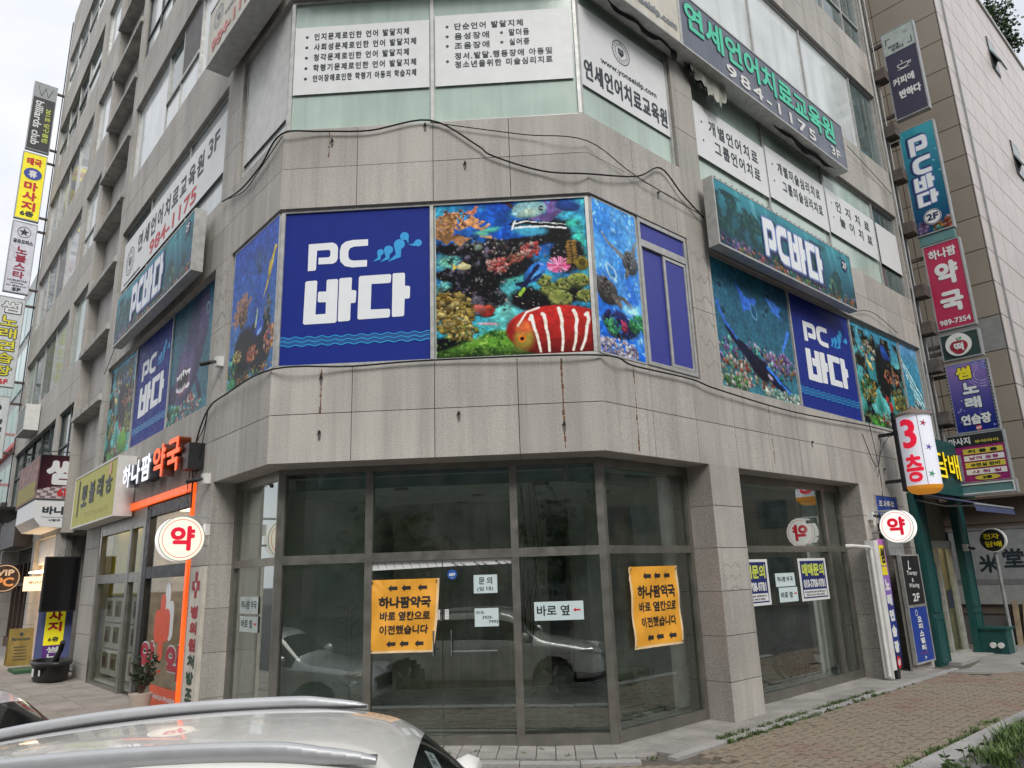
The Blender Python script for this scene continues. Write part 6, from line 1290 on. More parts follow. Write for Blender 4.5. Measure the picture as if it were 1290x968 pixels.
paper(FF, 2.38, 2.66, .925, 1.13, -.498, 'paper with a handwritten phone number, lower one on the right glass door', lambda q, w, h: (put_text(q, "010-", .02, .14, .1, .035, .001, .001), put_text(q, "3929-", .09, .085, .12, .035, .001, .001), put_text(q, "7993", .165, .035, .11, .035, .001, .001)))
def arrowr(q, x, y, s): q.poly([(x, y, .001), (x + s * .4, y - s * .25, .001), (x + s * .4, y - s * .1, .001), (x + s, y - s * .1, .001), (x + s, y + s * .1, .001), (x + s * .4, y + s * .1, .001), (x + s * .4, y + s * .25, .001)], 1)
paper(FF, 3.08, 3.655, .97, 1.18, -.498, 'wide paper with three syllables and a small red arrow, right of the glass doors', lambda q, w, h: (put_text(q, "바로 옆", .03, .05, .38, .12, .001, .003), arrowr(q, .45, .11, .09)))
paper(FL, -1.50, -.90, 1.13, 1.34, -.345, 'upper of two faded papers on the left corner pane', lambda q, w, h: put_text(q, "하나팜 약국", .05, .06, .5, .1, .001, .002), m=mat('faded_paper', srgb(185, 195, 190), .6))
paper(FL, -1.47, -.88, .91, 1.10, -.345, 'lower of two faded papers on the left corner pane, with a red mark', lambda q, w, h: (put_text(q, "바로 옆", .05, .05, .36, .1, .001, .002), arrowr(q, .46, .1, .09)), m=MATS['faded_paper'])
paper(FR, 4.22, 4.82, 1.19, 1.39, -.395, 'upper taped paper between the two navy sale notices', lambda q, w, h: put_text(q, "하나팜 약 국", .05, .07, .48, .08, .001, .003))
paper(FR, 4.28, 4.86, .96, 1.175, -.395, 'lower taped paper with a red arrow between the two navy sale notices', lambda q, w, h: (put_text(q, "바로 옆", .05, .06, .36, .09, .001, .003), arrowr(q, .46, .12, .09)))
def sale(u0, lab, d=.395):
    w, h = .95, .66; t = thing('sale_notice', lab, 'sale notice', FR.m(u0, .945, -d), 'navy for sale notices'); q = MB(); q.box(0, w, 0, h, -.003, 0); q.build('sheet', WHITE, t)
    q = MB(); q.box(.06, w - .06, .04, h - .04, .0, .002); q.build('navy_field', mat('deep_navy_ink', srgb(35, 45, 105), .5), t)
    q = MB(); q.box(.08, w - .08, .06, .17, .002, .004, 0); put_text(q, "매매문의", .10, .38, w - .2, .20, .004, .009, 1); put_text(q, "010-3708-9781", .11, .20, w - .22, .13, .004, .006, 0); put_text(q, "투자상담 환영 성실히 상담해드립니다", .11, .12, w - .24, .03, .006, .001, 2); put_text(q, "평일 10시-18시 주말 및 공휴일", .16, .075, w - .34, .03, .006, .001, 2); q.build('lettering', [WHITE, MATS['lime_ink'], INK], t)
sale(4.98, 'navy sale notice with lime lettering nearest the side door'); sale(3.08, 'navy sale notice half hidden behind the big stone column')
t = thing('alarm_sticker', 'blue octagonal security sticker on the glass door', 'sticker', FF.m(2.12, 1.525, -.497)); q = MB(); q.disc(0, 0, .06, 0, .001, 8); q.build('octagon', mat('sticker_blue', srgb(40, 90, 170), .4), t); q = MB(); put_text(q, "ADT", -.04, -.018, .08, .036, .002, .004); put_text(q, "WARNING", -.028, -.042, .056, .008, .002, 0); q.build('lettering', WHITE, t)
for x, lab in ((1.925, 'small white push label left of the door gap'), (2.03, 'small white push label right of the door gap')):
    t = thing('door_label', lab, 'door label', FF.m(x, 1.02, -.497), 'small door labels'); q = MB(); q.box(0, .045, 0, .11, 0, .001); q.build('sheet', WHITE, t); q = MB(); vtext(q, "당기시오"[:3], .012, .1, .022, .022, .008, .002); q.build('lettering', INK, t)
t = thing('film_strip', 'torn white protective film strip along the top of both glass doors', 'film strip', FF.m(1.16, 1.6, -.498)); q = MB(); q.poly([(0, .0, 0), (.84, .02, 0), (.84, .095, 0), (0, .095, 0)]); q.poly([(.85, .02, 0), (1.68, .03, 0), (1.68, .095, 0), (.85, .095, 0)]); q.build('film', WHITE, t)
q = MB()
for k in range(8): line2d(q, [(.05 + k * .1, .085), (.08 + k * .1, .02)], .005, .001)
for k in range(3): put_text(q, "무궁화", .95 + k * .26, .055, .1, .03, .001, .001, rot=-.6); put_text(q, "기린", 1.05 + k * .26, .04, .07, .03, .001, .001, rot=-.5)
q.build('print', INK, t)
# cctv cameras, spot lamps, wires, rust marks
def cctv(mw, lab):
    t = thing('security_camera', lab, 'camera', mw, 'small wall cameras'); q = MB(); q.box(-.06, .06, -.07, .07, 0, .09); q.build('junction_box', WHITE2, t); q = MB(); q.tube([(0, 0, .09), (-.02, -.02, .16), (-.16, -.03, .24)], [.02, .03, .032], 10); q.build('barrel', BLACK, t)
cctv(FL.m(-1.78, 4.55, .0), 'camera on a cream box beside the patched left pier'); cctv(FL.m(-1.98, 2.92, .0), 'camera on a white box above the cream disc sign'); cctv(FR.m(6.98, 2.3, .0), 'cream junction box and camera near the right disc sign'); cctv(FR.m(11.3, 1.75, .1), 'white dome camera beside the dark green pilaster')
wires = [[(-1.5, 1.52, 7.21), (-0.97, 0.96, 7.07), (-0.45, 0.4, 7.1), (-0.01, -0.06, 7.25), (0.51, -0.05, 7.26), (1.17, -0.05, 7.23), (1.97, -0.05, 7.33), (2.58, -0.05, 6.92), (2.78, -.05, 6.75), (3.41, -.05, 6.49), (4.0, -.05, 6.41), (4.71, .62, 6.72), (5.13, 1.07, 7.09), (5.47, 1.4, 6.84), (5.84, 1.76, 6.61)],
         [(1.97, -.05, 7.3), (2.37, -0.05, 7.21), (3.21, -0.05, 7.03), (4.01, -0.06, 6.88), (4.71, 0.62, 6.72), (5.84, 1.76, 6.64)],
         [(-1.5, 1.51, 7.21), (-.9, .9, 7.0), (-.45, .4, 7.06), (0, -.05, 7.22)],
         [(-1.75, 1.77, 2.57), (-1.76, 1.78, 2.93), (-1.75, 1.77, 3.48), (-1.47, 1.48, 3.91), (-0.99, 0.96, 3.99), (0.03, -0.05, 4.01), (1.0, -.05, 4.0), (1.99, -0.05, 4.03), (3.95, -0.05, 4.0), (4.45, 0.38, 3.96), (5.3, 1.23, 3.98), (5.77, 1.68, 3.92), (7.29, 3.22, 3.87), (9.2, 5.14, 3.95), (10.11, 6.06, 3.96)],
         [(-1.43, 1.4, 3.89), (-1.54, 1.5, 3.6), (-1.93, 1.91, 3.34), (-2.1, 2.1, 3.25)], [(-1.75, 1.77, 2.9), (-1.6, 1.6, 3.2), (-1.45, 1.44, 3.85)], [(-1.8, 1.82, 2.6), (-1.9, 1.92, 2.8), (-1.8, 1.81, 3.3)],
         [(9.31, 5.25, 4.07), (9.37, 5.31, 3.63), (9.41, 5.35, 3.04), (9.35, 5.29, 2.46), (9.08, 5.02, 2.03)], [(-5.53, 5.77, 7.15), (-5.69, 5.95, 6.6), (-6.3, 6.59, 6.06)], [(9.49, 5.44, 6.29), (10.11, 6.06, 6.44), (10.92, 6.87, 6.24)], [(10.16, 6.1, 10.33), (11.05, 7.01, 10.15), (11.76, 7.71, 9.95)],
         [(9.1, 5.1, 3.8), (9.35, 5.3, 3.2), (9.6, 5.5, 3.75)], [(9.3, 5.2, 3.0), (9.5, 5.35, 3.5), (9.9, 5.8, 3.85)]]
for k, wp in enumerate(wires):
    P_ = [Vector(p) for p in wp]; P_ = [P_[0]] + P_ + [P_[-1]]; sm = []
    for i in range(1, len(P_) - 2):
        for j in range(6):
            t = j / 6; a, b, c, d = P_[i - 1:i + 3]; sm.append(.5 * ((2 * b) + (c - a) * t + (2 * a - 5 * b + 4 * c - d) * t * t + (3 * b - a - 3 * c + d) * t ** 3))
    q = MB(); q.tube(sm + [P_[-1]], .012 if k in (0, 3) else .007, 5); o = q.build('wire', CABLE)
    tag(o, ['thick black cable looping across the stone band under the third floor windows', 'thin second cable across the band meeting the thick one at a crossing', 'short double of the cable at the left corner pane', 'black cable clipped along the sill under the sea pictures', 'wire from the left corner dropping to the orange letters', 'slack wire beside the left corner soffit', 'kinked wire above the cream disc sign', 'dark cable dropping behind the lit white disc sign', 'wire hanging from the far end of the left lightbox', 'wire end sticking out past the right lightbox', 'wire curl beside the long grey violet lightbox', 'drooping wire left of the cylindrical sign', 'thin wire under the cylindrical sign bracket'][k], 'wire', 'loose wires on the walls')
def drip(face, u, z0, z1, w=.012, m=RUST):
    q = MB(); n = 14; r = random.Random(int(u * 100)); L = []
    for i in range(n): a = z0 + (z1 - z0) * i / n; b = z0 + (z1 - z0) * (i + .9) / n; ww = w * r.uniform(.2, 1.2); dx = r.uniform(-.004, .004); q.poly([(u - ww + dx, a, .0022), (u + ww + dx, a, .0022), (u + ww * .8 + dx, b, .0022), (u - ww * .8 + dx, b, .0022)])
    stuff(fo(face, 'rust_stain', q, [m]))
drip(FF, 3.53, 2.9, 4.0, .014); drip(FR, .62, 2.9, 3.98, .012); drip(FF, .62, 3.45, 4.0, .012); drip(FF, .62, 6.9, 7.3, .008); drip(FR, 3.9, 3.0, 3.9, .01)
DS = mat('dark_drip', (.14, .13, .12), .9, var=.4, scale=20)
for f, u, z in ((FF, .62, 3.22), (FF, .62, 3.9), (FF, 2.29, 3.38), (FF, 2.42, 6.7), (FF, .66, 7.15), (FF, 1.9, 7.3), (FF, 3.53, 3.2), (FR, 5.2, 3.45), (FR, 1.5, 6.7), (FL, -2.7, 3.5), (FR, 8.0, 3.2)):
    q = MB(); q.disc(u, z, .015, .0, .03, 10); q.poly([(u - .03, z - .01, .0025), (u - .012, z - .11, .0025), (u + .012, z - .10, .0025), (u + .02, z - .01, .0025)], 1); fo(f, 'wall_plug', q, [BLACK, DS])
# ---------------------------------------------------------------- neighbouring building on the right
NB = thing('tiled_building', 'tall beige building with brown end wall and pale square tiles beyond the projecting signs', 'building')
BRN = mat('brown_beige_panel', srgb(158, 148, 134), .55, var=.05, scale=.8, island=.03); BRD = mat('dark_taupe_panel', srgb(110, 98, 88), .6, var=.06); TIL = mat('pale_tile', srgb(196, 188, 182), .4, var=.05, scale=.6, island=.025); NCO = mat('tile_joint', (.13, .12, .115), .9)
U0, OUT = 13.4, 1.2
core = MB(); core.box(U0 + .02, 24, -.5, 19.2, -12, OUT - .02); core.build('wall', NCO, NB, FR.m(0, 0))
cnt = 0; mesh_c = {}; restN = {}
def npiece(name, mw, w, h, m, key):
    global cnt
    P = mw.translation
    if inframe(P, 10) and cnt < 290:
        cnt += 1; k = (name, round(w, 2), round(h, 2)); me = mesh_c.get(k)
        if me is None: q = MB(); q.box(-w / 2, w / 2, -h / 2, h / 2, 0, .02); me = q.mesh(name, m); mesh_c[k] = me
        link(name, me, NB, mw)
    else: restN.setdefault((name, key), (m, []))[1].append((mw, w, h))
TH = .86
for j in range(22):
    z = 19.2 - TH * (j + .5)
    if z < 0: break
    for i in range(9):
        x = 14.0 + 1.14 * (i + .5); 
        if x < 24: npiece('wall_tile', FR.m(x, z, OUT - .02) , 1.115, TH - .024, TIL, 1)
    npiece('corner_strip', FR.m(13.7, z, OUT - .02), .58, TH - .024, TIL, 2)
    for i in range(7):
        o = OUT - .02 - .02 - 1.55 * (i + .5); mm = BRN if z > 3.0 else BRD
        if j == 14: mm = mat('silver_panel', srgb(150, 150, 148), .5)
        npiece('wall_panel' if mm is BRN else ('pale_wall_panel' if mm is not BRD else 'taupe_panel'), FR.perp(U0 + .02, z, o), 1.53, TH - .022, mm, 3)
for (nm, key), (m, lst) in restN.items():
    q = MB()
    for mw, w, h in lst:
        b = len(q.v)
        for p in ((-w / 2, -h / 2, 0), (w / 2, -h / 2, 0), (w / 2, h / 2, 0), (-w / 2, h / 2, 0), (-w / 2, -h / 2, .02), (w / 2, -h / 2, .02), (w / 2, h / 2, .02), (-w / 2, h / 2, .02)): q.v.append(tuple(mw @ Vector(p)))
        q.f += [(b, b + 3, b + 2, b + 1), (b + 4, b + 5, b + 6, b + 7), (b, b + 1, b + 5, b + 4), (b + 1, b + 2, b + 6, b + 5), (b + 2, b + 3, b + 7, b + 6), (b + 3, b, b + 4, b + 7)]; q.mi += [0] * 6
    stuff(q.build(nm + '_cladding', m, NB))
q = MB(); q.box(13.98, 14.03, 0, 19.2, OUT, OUT + .05); q.build('corner_trim', GREYM, NB, FR.m(0, 0)); q = MB(); q.box(13.4, 24.1, 19.2, 19.32, -12, OUT + .06); q.build('roof_coping', ALU, NB, FR.m(0, 0))
for (u, z) in ((18.75, 16.7), (18.75, 12.9), (18.75, 9.2), (22.2, 14.8)):
    q = MB(); q.box(u, u + .85, z, z + 1.15, OUT, OUT + .03); w_ = q.build('window', DARKF, NB, FR.m(0, 0)); q = MB(); q.box(u + .05, u + .8, z + .05, z + 1.1, OUT + .03, OUT + .034); q.build('pane', PANE, w_)
    q = MB(); q.box(0, .85, -.5, 0, 0, .03); q.box(.06, .79, -.46, -.05, -.008, .038, 1); s_ = q.build('open_sash', [mat('dark_teal_frame', srgb(120, 145, 142), .5), PALEGL], w_); s_.matrix_basis = Matrix.Translation((u, z + .62, OUT + .03)) @ Matrix.Rotation(-.38, 4, 'X')
q = MB(); q.box(0, 2.4, 0, 1.1, -.05, 0, 0); q.box(-.02, 2.4, 1.1, 1.16, -.05, .01, 1); q.box(0, 2.4, -.55, -.12, -.05, 0, 2); q.box(0, 2.4, -.12, 0, -.05, .005, 1)
np_ = thing('white_end_panel', 'grey white panel with brushed black characters on the end wall behind the oval pole sign', 'wall sign', FR.perp(U0 - .05, 1.05, -.8)); q.build('panel', [mat('cool_grey_panel', srgb(150, 153, 155), .5), mat('panel_trim', (.2, .2, .2)), mat('pale_lower_panel', srgb(160, 162, 160), .5)], np_)
q = MB(); put_text(q, "米", .55, .15, .42, .4, .004, .012); put_text(q, "堂", 1.05, .25, .42, .42, .004, .012); q.build('lettering', INK, np_)
cb = MB(); cb.box(U0 - .3, U0 + .3, 2.85, 2.9, -3, OUT + .4); cb.box(U0 - .02, U0 + .02, 2.3, 2.85, -3, OUT + .3); cb.build('canopy_edge', BRD, NB, FR.m(0, 0))
# end alley odds and ends
def at(u, o, z=0): p = FR.w(u, z, o); p.z = gz(p.x, p.y) + z; return p
t = thing('leaning_boards', 'weathered wooden boards leaning against the end wall behind the oval sign pole', 'boards', FR.perp(13.2, -.42, .25))
for k in range(4): q = MB(); q.box(k * .13, k * .13 + .11, 0, 1.25 - .12 * k, -.03 - .02 * k, 0); b = q.build('board', mat('old_plywood', (.33, .26, .17), .85, var=.25, scale=5), t); b.rotation_euler = (-.15, 0, -.08 * k)
t = thing('rubbish_tub', 'black rubber tub holding a yellow crate at the end of the brick sidewalk', 'tub', FR.perp(12.9, -.44, 1.35)); q = MB(); q.tube([(.4, 0, 0), (.4, .1, 0), (.4, .35, 0), (.4, .4, 0)], [.38, .42, .45, .47], 20); q.build('tub', BLACK, t); q = MB(); q.box(.05, .6, .42, .5, -.2, .12); 
q.build('yellow_crate', mat('amber_crate', srgb(225, 160, 50), .5), t)
t = thing('rubble_bags', 'small pale bag and rubble at the foot of the end wall', 'rubble', Matrix.Translation(at(12.9, .9)))
bm = bmesh.new(); bmesh.ops.create_icosphere(bm, subdivisions=2, radius=.16)
for v in bm.verts: v.co *= 1 + .25 * math.sin(v.co.x * 30 + v.co.y * 21); v.co.z = max(v.co.z * .5 + .06, 0)
me = bpy.data.meshes.new('bag'); bm.to_mesh(me); bm.free(); me.materials.append(WHITE2); link('bag', me, t)
# roof trees of the neighbour
def tree(name, label, base, trunk_h, crown, n, lf, lsz, seed, group=None):
    r = random.Random(seed); random.seed(seed); t = thing(name, label, 'tree', Matrix.Translation(base), group)
    q = MB(); q.tube([(0, 0, 0), (.03, .02, trunk_h * .6), (0, 0, trunk_h)], [.09 * crown, .07 * crown, .05 * crown], 7); tips = []
    for k in range(11):
        a = r.uniform(0, 6.28); e = Vector((math.cos(a) * crown * r.uniform(.4, 1), math.sin(a) * crown * r.uniform(.4, 1), trunk_h + crown * r.uniform(.0, 1.1))); s_ = Vector((0, 0, trunk_h * r.uniform(.6, 1))); q.tube([s_, s_.lerp(e, .5) + Vector((0, 0, .1)), e], [.03 * crown, .02 * crown, .008 * crown], 5); tips.append((s_, e))
    q.build('trunk', mat('bark', (.09, .07, .05), .9, var=.3), t); q = MB()
    for k in range(n):
        s_, e = r.choice(tips); p = s_.lerp(e, r.uniform(.45, 1.1)) + Vector((r.gauss(0, .16), r.gauss(0, .16), r.gauss(0, .14))) * crown; leaf(q, p, (r.uniform(-1, 1), r.uniform(-1, 1), r.uniform(-1, .6)), lsz * r.uniform(.6, 1.2), lsz * .35, 0 if r.random() < .6 else 1)
    o = q.build('crown', lf, t); return t
for k, (u, o, c) in enumerate(((20.3, .3, .8), (22.0, .4, 1.15), (23.2, .6, 1.0))):
    tree('roof_tree', ['small dark tree on the roof edge of the tiled building, highest in view', 'broad leafy tree on the roof edge, in the middle of three', 'leafy tree at the far end of the tiled roof edge, overhanging it'][k], FR.w(u, 19.3, o), .8, c, 1500, [LEAF, LEAF2], .16, 30 + k, 'trees on the roof of the tiled building')
# ---------------------------------------------------------------- buildings further down the left street
GLB = thing('glass_building', 'pale green glass building with red bands far down the left street', 'building', FL.m(-36, 0, -1.0))
q = MB(); q.box(-8, 8, -.5, 17, -12, 0); q.build('wall', mat('pale_grey_wall', (.45, .46, .45), .7), GLB)
for i in range(8):
    for j in range(5): q = MB(); q.box(-7.6 + i * 1.95, -5.9 + i * 1.95, 2.2 + j * 2.9, 4.4 + j * 2.9, 0, .06); q.build('window', mat('green_tint_glass', (.25, .45, .40), .08, var=.3, scale=.6), GLB)
q = MB(); q.box(-8, 8, 5.0, 5.2, 0, .2); q.box(-8, 8, 7.9, 8.1, 0, .2); q.build('red_band', RED, GLB)
WB = thing('white_panel_building', 'white ribbed building facing down the left street beyond the stacked signs', 'building', FL.m(-52, 0, 3.2))
q = MB(); q.box(-8, 8, -.5, 14, -10, 0)
for k in range(26): q.box(-8 + k * .62, -7.85 + k * .62, -.5, 14, 0, .1)
q.box(8, 8.1, -.5, 14, -9.9, -.1); q.build('wall', mat('white_ribbed', (.68, .69, .70), .6, var=.06), WB)
q = MB(); 
for z in (4.5, 7.6, 10.6): q.box(-8.02, 8.12, z, z + .15, -10, .12)
q.build('red_band', RED, WB)
SB = thing('low_dark_shops', 'dark low shop building next door down the left street with a sloping canopy', 'building', FL.m(-30, 0, .15))
q = MB(); q.box(-7, 6.9, -.5, 4.6, -9, 0, 0); q.box(-7, 6.9, 3.0, 3.3, 0, 1.0, 1); q.box(-7, 6.9, 3.3, 4.4, 0, .25, 1)
for k in range(9): q.box(-6.8 + k * 1.6, -6.6 + k * 1.6, -.3, 2.9, 0, .1, 2)
q.build('wall', [mat('dark_shop_wall', (.05, .045, .042), .6), mat('dark_canopy', (.03, .028, .03), .6), mat('brown_post', (.12, .08, .06), .7)], SB)
q = MB(); q.box(-22.2, -17, 3.8, 3.88, .0, .9); 
for k in range(12): q.box(-22 + k * .42, -21.97 + k * .42, 3.88, 4.6, .86, .88)
q.box(-22.2, -17, 4.6, 4.64, .85, .89); bl = q.build('iron_balcony', BLACK, None, FL.m(0, 0)); tag(bl, 'black iron balcony rail over the dark shop past the checked box sign', 'balcony')
q = MB(); q.box(-19.4, -16.4, 2.75, 3.5, .02, .45); o = q.build('coffee_lightbox', mat('dark_coffee_panel', srgb(50, 42, 40), .5), None, FL.m(0, 0)); tag(o, 'dark box sign over the entrance beside the white lettered panel', 'box sign')
t = lightbox('small_wall_sign', 'small grey wall sign with white side under the far left windows', FL.m(-19.6, 6.35, .4), 1.6, .75, .38, mat('dull_grey_green', srgb(110, 115, 112), .5), frame_m=WHITE2)
# buildings across the street (unseen, added and sized to darken the reflections in the glass)
for k, (x, y, w, h, lab) in enumerate(((-22, -30, 20, 24, 'plain brown brick block added across the street behind the viewer, tallest on its side'), (0, -32, 21, 20, 'plain grey block added across the street behind the viewer'), (25, -28, 24, 22, 'plain tan block added across the side street behind the viewer'), (37, 4, 34, 17, 'plain sand coloured block added along the far side of the side street'), (-40, -8, 30, 17, 'low grey block added along the far side of the left street'))):
    t = thing('reflection_block', lab, 'building', Matrix.Translation((x, y, -.6)) @ Matrix.Rotation([0, 0, 0, -1.571, 1.571][k] * -1, 4, 'Z')); q = MB(); q.box(-w / 2, w / 2, -8, 0, 0, h); q.build('wall', mat('far_wall_%s' % ['brown', 'grey', 'tan', 'sand', 'slate'][k], [(.16, .11, .09), (.2, .2, .19), (.22, .19, .15), (.24, .22, .18), (.18, .18, .18)][k], .8), t)
    q = MB()
    for i in range(int(w / 2.4)):
        for j in range(int(h / 3.1)): q.box(-w / 2 + .7 + i * 2.4, -w / 2 + 2.3 + i * 2.4, 0, .05, 1.1 + j * 3.1, 2.6 + j * 3.1)
    stuff(q.build('window_grid', PANE, t))
for k, (x, y) in enumerate(((-9, -20), (-3, -21), (4, -20), (10, -21), (17, -19), (22, -12))):
    tree('street_tree', ['leafy street tree farthest down the left side behind the viewer', 'second street tree behind the viewer', 'street tree straight behind the viewer', 'street tree right behind the viewer', 'street tree facing the stone column', 'street tree facing the dark green shop'][k], (x, y, -.55), 2.4, 2.3, 1500, [LEAF, LEAF2], .34, 60 + k, 'trees across the street')
# ---------------------------------------------------------------- cars
def car(name, label, mw, L=4.35, Wd=1.8, H=1.5, paint=None, glassm=None, rails=True, hatch=.32, hood=1.02, group=None, wb=2.6):
    t = thing(name, label, 'car', mw, group)
    # stations: x, z_low, belt z, roof z, half width low, half width belt, half width top
    f = L / 2; base = .72 * H / 1.5; bz = .93 * H / 1.5
    xs = [(-f, .42, .80, .86, .62, .66, .58), (-f + .06, .28, .92, 1.02, .80, .80, .60), (-f + .22, .24, bz, H * .80, .87, .87, .60), (-f + .50, .22, bz, H * .90, .89, .885, .59), (-f + .95, .2, bz, H * .95, .895, .895, .605), (-f + 1.6, .2, bz, H * .99, .895, .895, .625),
          (.10, .2, bz - .01, H * .995, .9, .895, .625), (.42, .2, bz - .015, H * .965, .9, .893, .615), (.60, .2, bz - .02, H * .93, .9, .89, .60), (f - hood - .18, .2, bz - .03, bz + .07, .9, .885, .66), (f - hood + .05, .2, bz - .05, bz + .02, .9, .87, .70), (f - .55, .2, bz - .10, bz - .045, .89, .84, .66), (f - .22, .22, bz - .17, bz - .12, .85, .76, .58), (f - .05, .26, bz - .28, bz - .25, .74, .66, .5), (f, .36, .56, .60, .66, .58, .45)]
    s = Wd / 1.8; nst = len(xs); bm = bmesh.new(); rows = []
    for (x, zl, zb, zt, wl, wb_, wt) in xs:
        wl *= s; wb_ *= s; wt *= s
        half = [(0, zl), (wl * .82, zl), (wl, zl + .09), (wl * 1.005, (zl + zb) / 2), (wb_ * 1.0, zb - .05), (wb_ * .97, zb), (wt + (wb_ - wt) * .12, zt - .055 if zt - zb > .15 else zb + (zt - zb) * .75), (wt * .90, zt - .012), (wt * .5, zt + .012), (0, zt + .018)]
        pr = [(x, y, z) for y, z in half] + [(x, -y, z) for y, z in half[-2:0:-1]]
        rows.append([bm.verts.new(p) for p in pr])
    n = len(rows[0])
    for i in range(nst - 1):
        for k in range(n):
            j = (k + 1) % n; fc = bm.faces.new((rows[i][k], rows[i + 1][k], rows[i + 1][j], rows[i][j])); kk = k if k < n // 2 else n - 1 - k
            x0, x1 = xs[i][0], xs[i + 1][0]; m = 0
            if kk in (5,) and i >= 2 and i <= 8: m = 1
            if kk in (6,) and i in (8,): m = 1
            if kk >= 6 and i in (8,): m = 1
            if kk >= 6 and i == 1: m = 1
            if kk <= 1: m = 2
            fc.material_index = m
    bm.faces.new(rows[0][::-1]); bm.faces.new(rows[-1])
    bmesh.ops.recalc_face_normals(bm, faces=bm.faces[:])
    me = bpy.data.meshes.new('car_tmp'); bm.to_mesh(me); bm.free(); o = bpy.data.objects.new('car_tmp', me); COL.objects.link(o); md = o.modifiers.new('s', 'SUBSURF'); md.levels = 3; md.render_levels = 3
    dg = bpy.context.evaluated_depsgraph_get(); ev = bpy.data.meshes.new_from_object(o.evaluated_get(dg)); bpy.data.objects.remove(o)
    V = [tuple(v.co) for v in ev.vertices]; by = {0: [], 1: [], 2: []}
    for p in ev.polygons:
        cx, cy, cz = p.center; m = p.material_index
        # wheel arches cut out of the side
        for wx in (-wb / 2 - .02, wb / 2 + .02):
            if math.hypot(cx - wx, cz - .32) < .375 and abs(cy) > Wd * .36: m = -1
        if m >= 0: by[m].append(tuple(p.vertices))
    for m, nm, ma in ((0, 'body', paint), (1, 'window_glass', glassm), (2, 'underbody', BLACK)):
        used = sorted({i for f_ in by[m] for i in f_}); mp_ = {a: b for b, a in enumerate(used)}; mm = bpy.data.meshes.new(nm); mm.from_pydata([V[i] for i in used], [], [tuple(mp_[i] for i in f_) for f_ in by[m]]); mm.materials.append(ma); mm.polygons.foreach_set('use_smooth', [True] * len(mm.polygons)); link(nm, mm, t)
    tyre = mat('tyre_rubber', (.02, .02, .02), .8); rim = mat('alloy_rim', (.5, .5, .5), .25, .9)
    for wx in (-wb / 2, wb / 2):
        for sy in (-1, 1):
            q = MB(); q.disc(0, 0, .325, -.10, .10, 36, 0, 0); q.v = [(x, z * 1, y) for x, y, z in q.v]; w = q.build('tyre', tyre, t); w.location = (wx, sy * (Wd / 2 - .13), .325)
            q = MB(); q.disc(0, 0, .235, -.02, .0, 30); 
            for k in range(5): a = k * 1.257; q.prism([(.03 * math.cos(a + 1.57), .03 * math.sin(a + 1.57)), (.03 * math.cos(a - 1.57), .03 * math.sin(a - 1.57)), (.22 * math.cos(a - .12), .22 * math.sin(a - .12)), (.22 * math.cos(a + .12), .22 * math.sin(a + .12))], 0, .02, 1)
            q.v = [(x, -z * sy * -1, y) for x, y, z in q.v]; r_ = q.build('rim', [BLACK, rim], w); r_.location = (0, sy * .102, 0)
            q = MB(); q.disc(0, 0, .40, -.02, 0, 30); q.v = [(x, z, y) for x, y, z in q.v]; a_ = q.build('wheel_arch', BLACK, t); a_.location = (wx, sy * (Wd / 2 - .26), .33)
    q = MB()
    for sy in (-1, 1): q.tube([(f - .10, sy * Wd * .30, .72), (f - .20, sy * Wd * .38, .74), (f - .42, sy * Wd * .44, .77)], [.05, .06, .02], 8)
    q.build('headlight', mat('headlight_lens', (.8, .8, .75), .1, .3, var=.05), t)
    q = MB(); q.box(f - .06, f + .02, -.42, .42, .5, .68); q.box(f - .08, f + .0, -.6, .6, .28, .42); q.build('grille', BLACK, t)
    q = MB()
    for sy in (-1, 1): q.box(-f + .02, -f + .12, sy * Wd * .36 - .1, sy * Wd * .36 + .1, .82, .95)
    q.build('tail_light', mat('tail_light_red', (.5, .02, .02), .2, emit=.4, emitcol=(1, .05, .05)), t)
    for sy in (-1, 1):
        q = MB(); q.tube([(.82, sy * (Wd / 2 - .04), bz + .03), (.84, sy * (Wd / 2 + .1), bz + .1), (.80, sy * (Wd / 2 + .18), bz + .1)], [.03, .09, .05], 8); q.build('mirror', paint, t, smooth=True)
        if rails:
            yy = sy * .545 * s; x0_, x1_ = -f + .33, (.34 if sy > 0 else .52); N_ = 44; tv = [v for v in V if abs(v[1] - yy) < .07 and v[2] > H * .8]
            def zroof(x): c_ = [v for v in tv if abs(v[0] - x) < .12]; return max(v[2] for v in c_) if c_ else H * .9
            zz = [zroof(x0_ + (x1_ - x0_) * i / N_) for i in range(N_ + 1)]; zz = [sum(zz[max(0, i - 4):i + 5]) / len(zz[max(0, i - 4):i + 5]) for i in range(N_ + 1)]
            q = MB(); q2 = MB()
            for i in range(N_):
                bb = len(q.v)
                for k in (i, i + 1):
                    u = k / N_; hh = .048 * min(1, u * 7, (1 - u) * 7) ** .6; x = x0_ + (x1_ - x0_) * u; z = zz[k]
                    q.v += [(x, yy - .022, z - .02), (x, yy + .022, z - .02), (x, yy + .020, z + hh * .7), (x, yy + .008, z + hh), (x, yy - .008, z + hh), (x, yy - .020, z + hh * .7)]
                for k in range(6): j = (k + 1) % 6; q.f.append((bb + k, bb + j, bb + 6 + j, bb + 6 + k)); q.mi.append(0)
            q.build('roof_rail', mat('satin_silver', (.50, .51, .52), .42, .35, var=.03), t, smooth=True)
            q2.tube([(x0_ + (x1_ - x0_) * i / N_, yy - sy * .032, zz[i] - .002) for i in range(N_ + 1)], .007, 5); q2.build('roof_gutter', BLACK, t)
    return t
PEARL = mat('pearl_white_paint', (.80, .79, .74), .25, .0, var=.03, coat=1.0); SILV = mat('silver_white_paint', (.62, .64, .66), .25, .2, var=.03, coat=1.0); CGL = mat('car_glass_black', (.01, .012, .012), .03, spec=.8, var=.05)
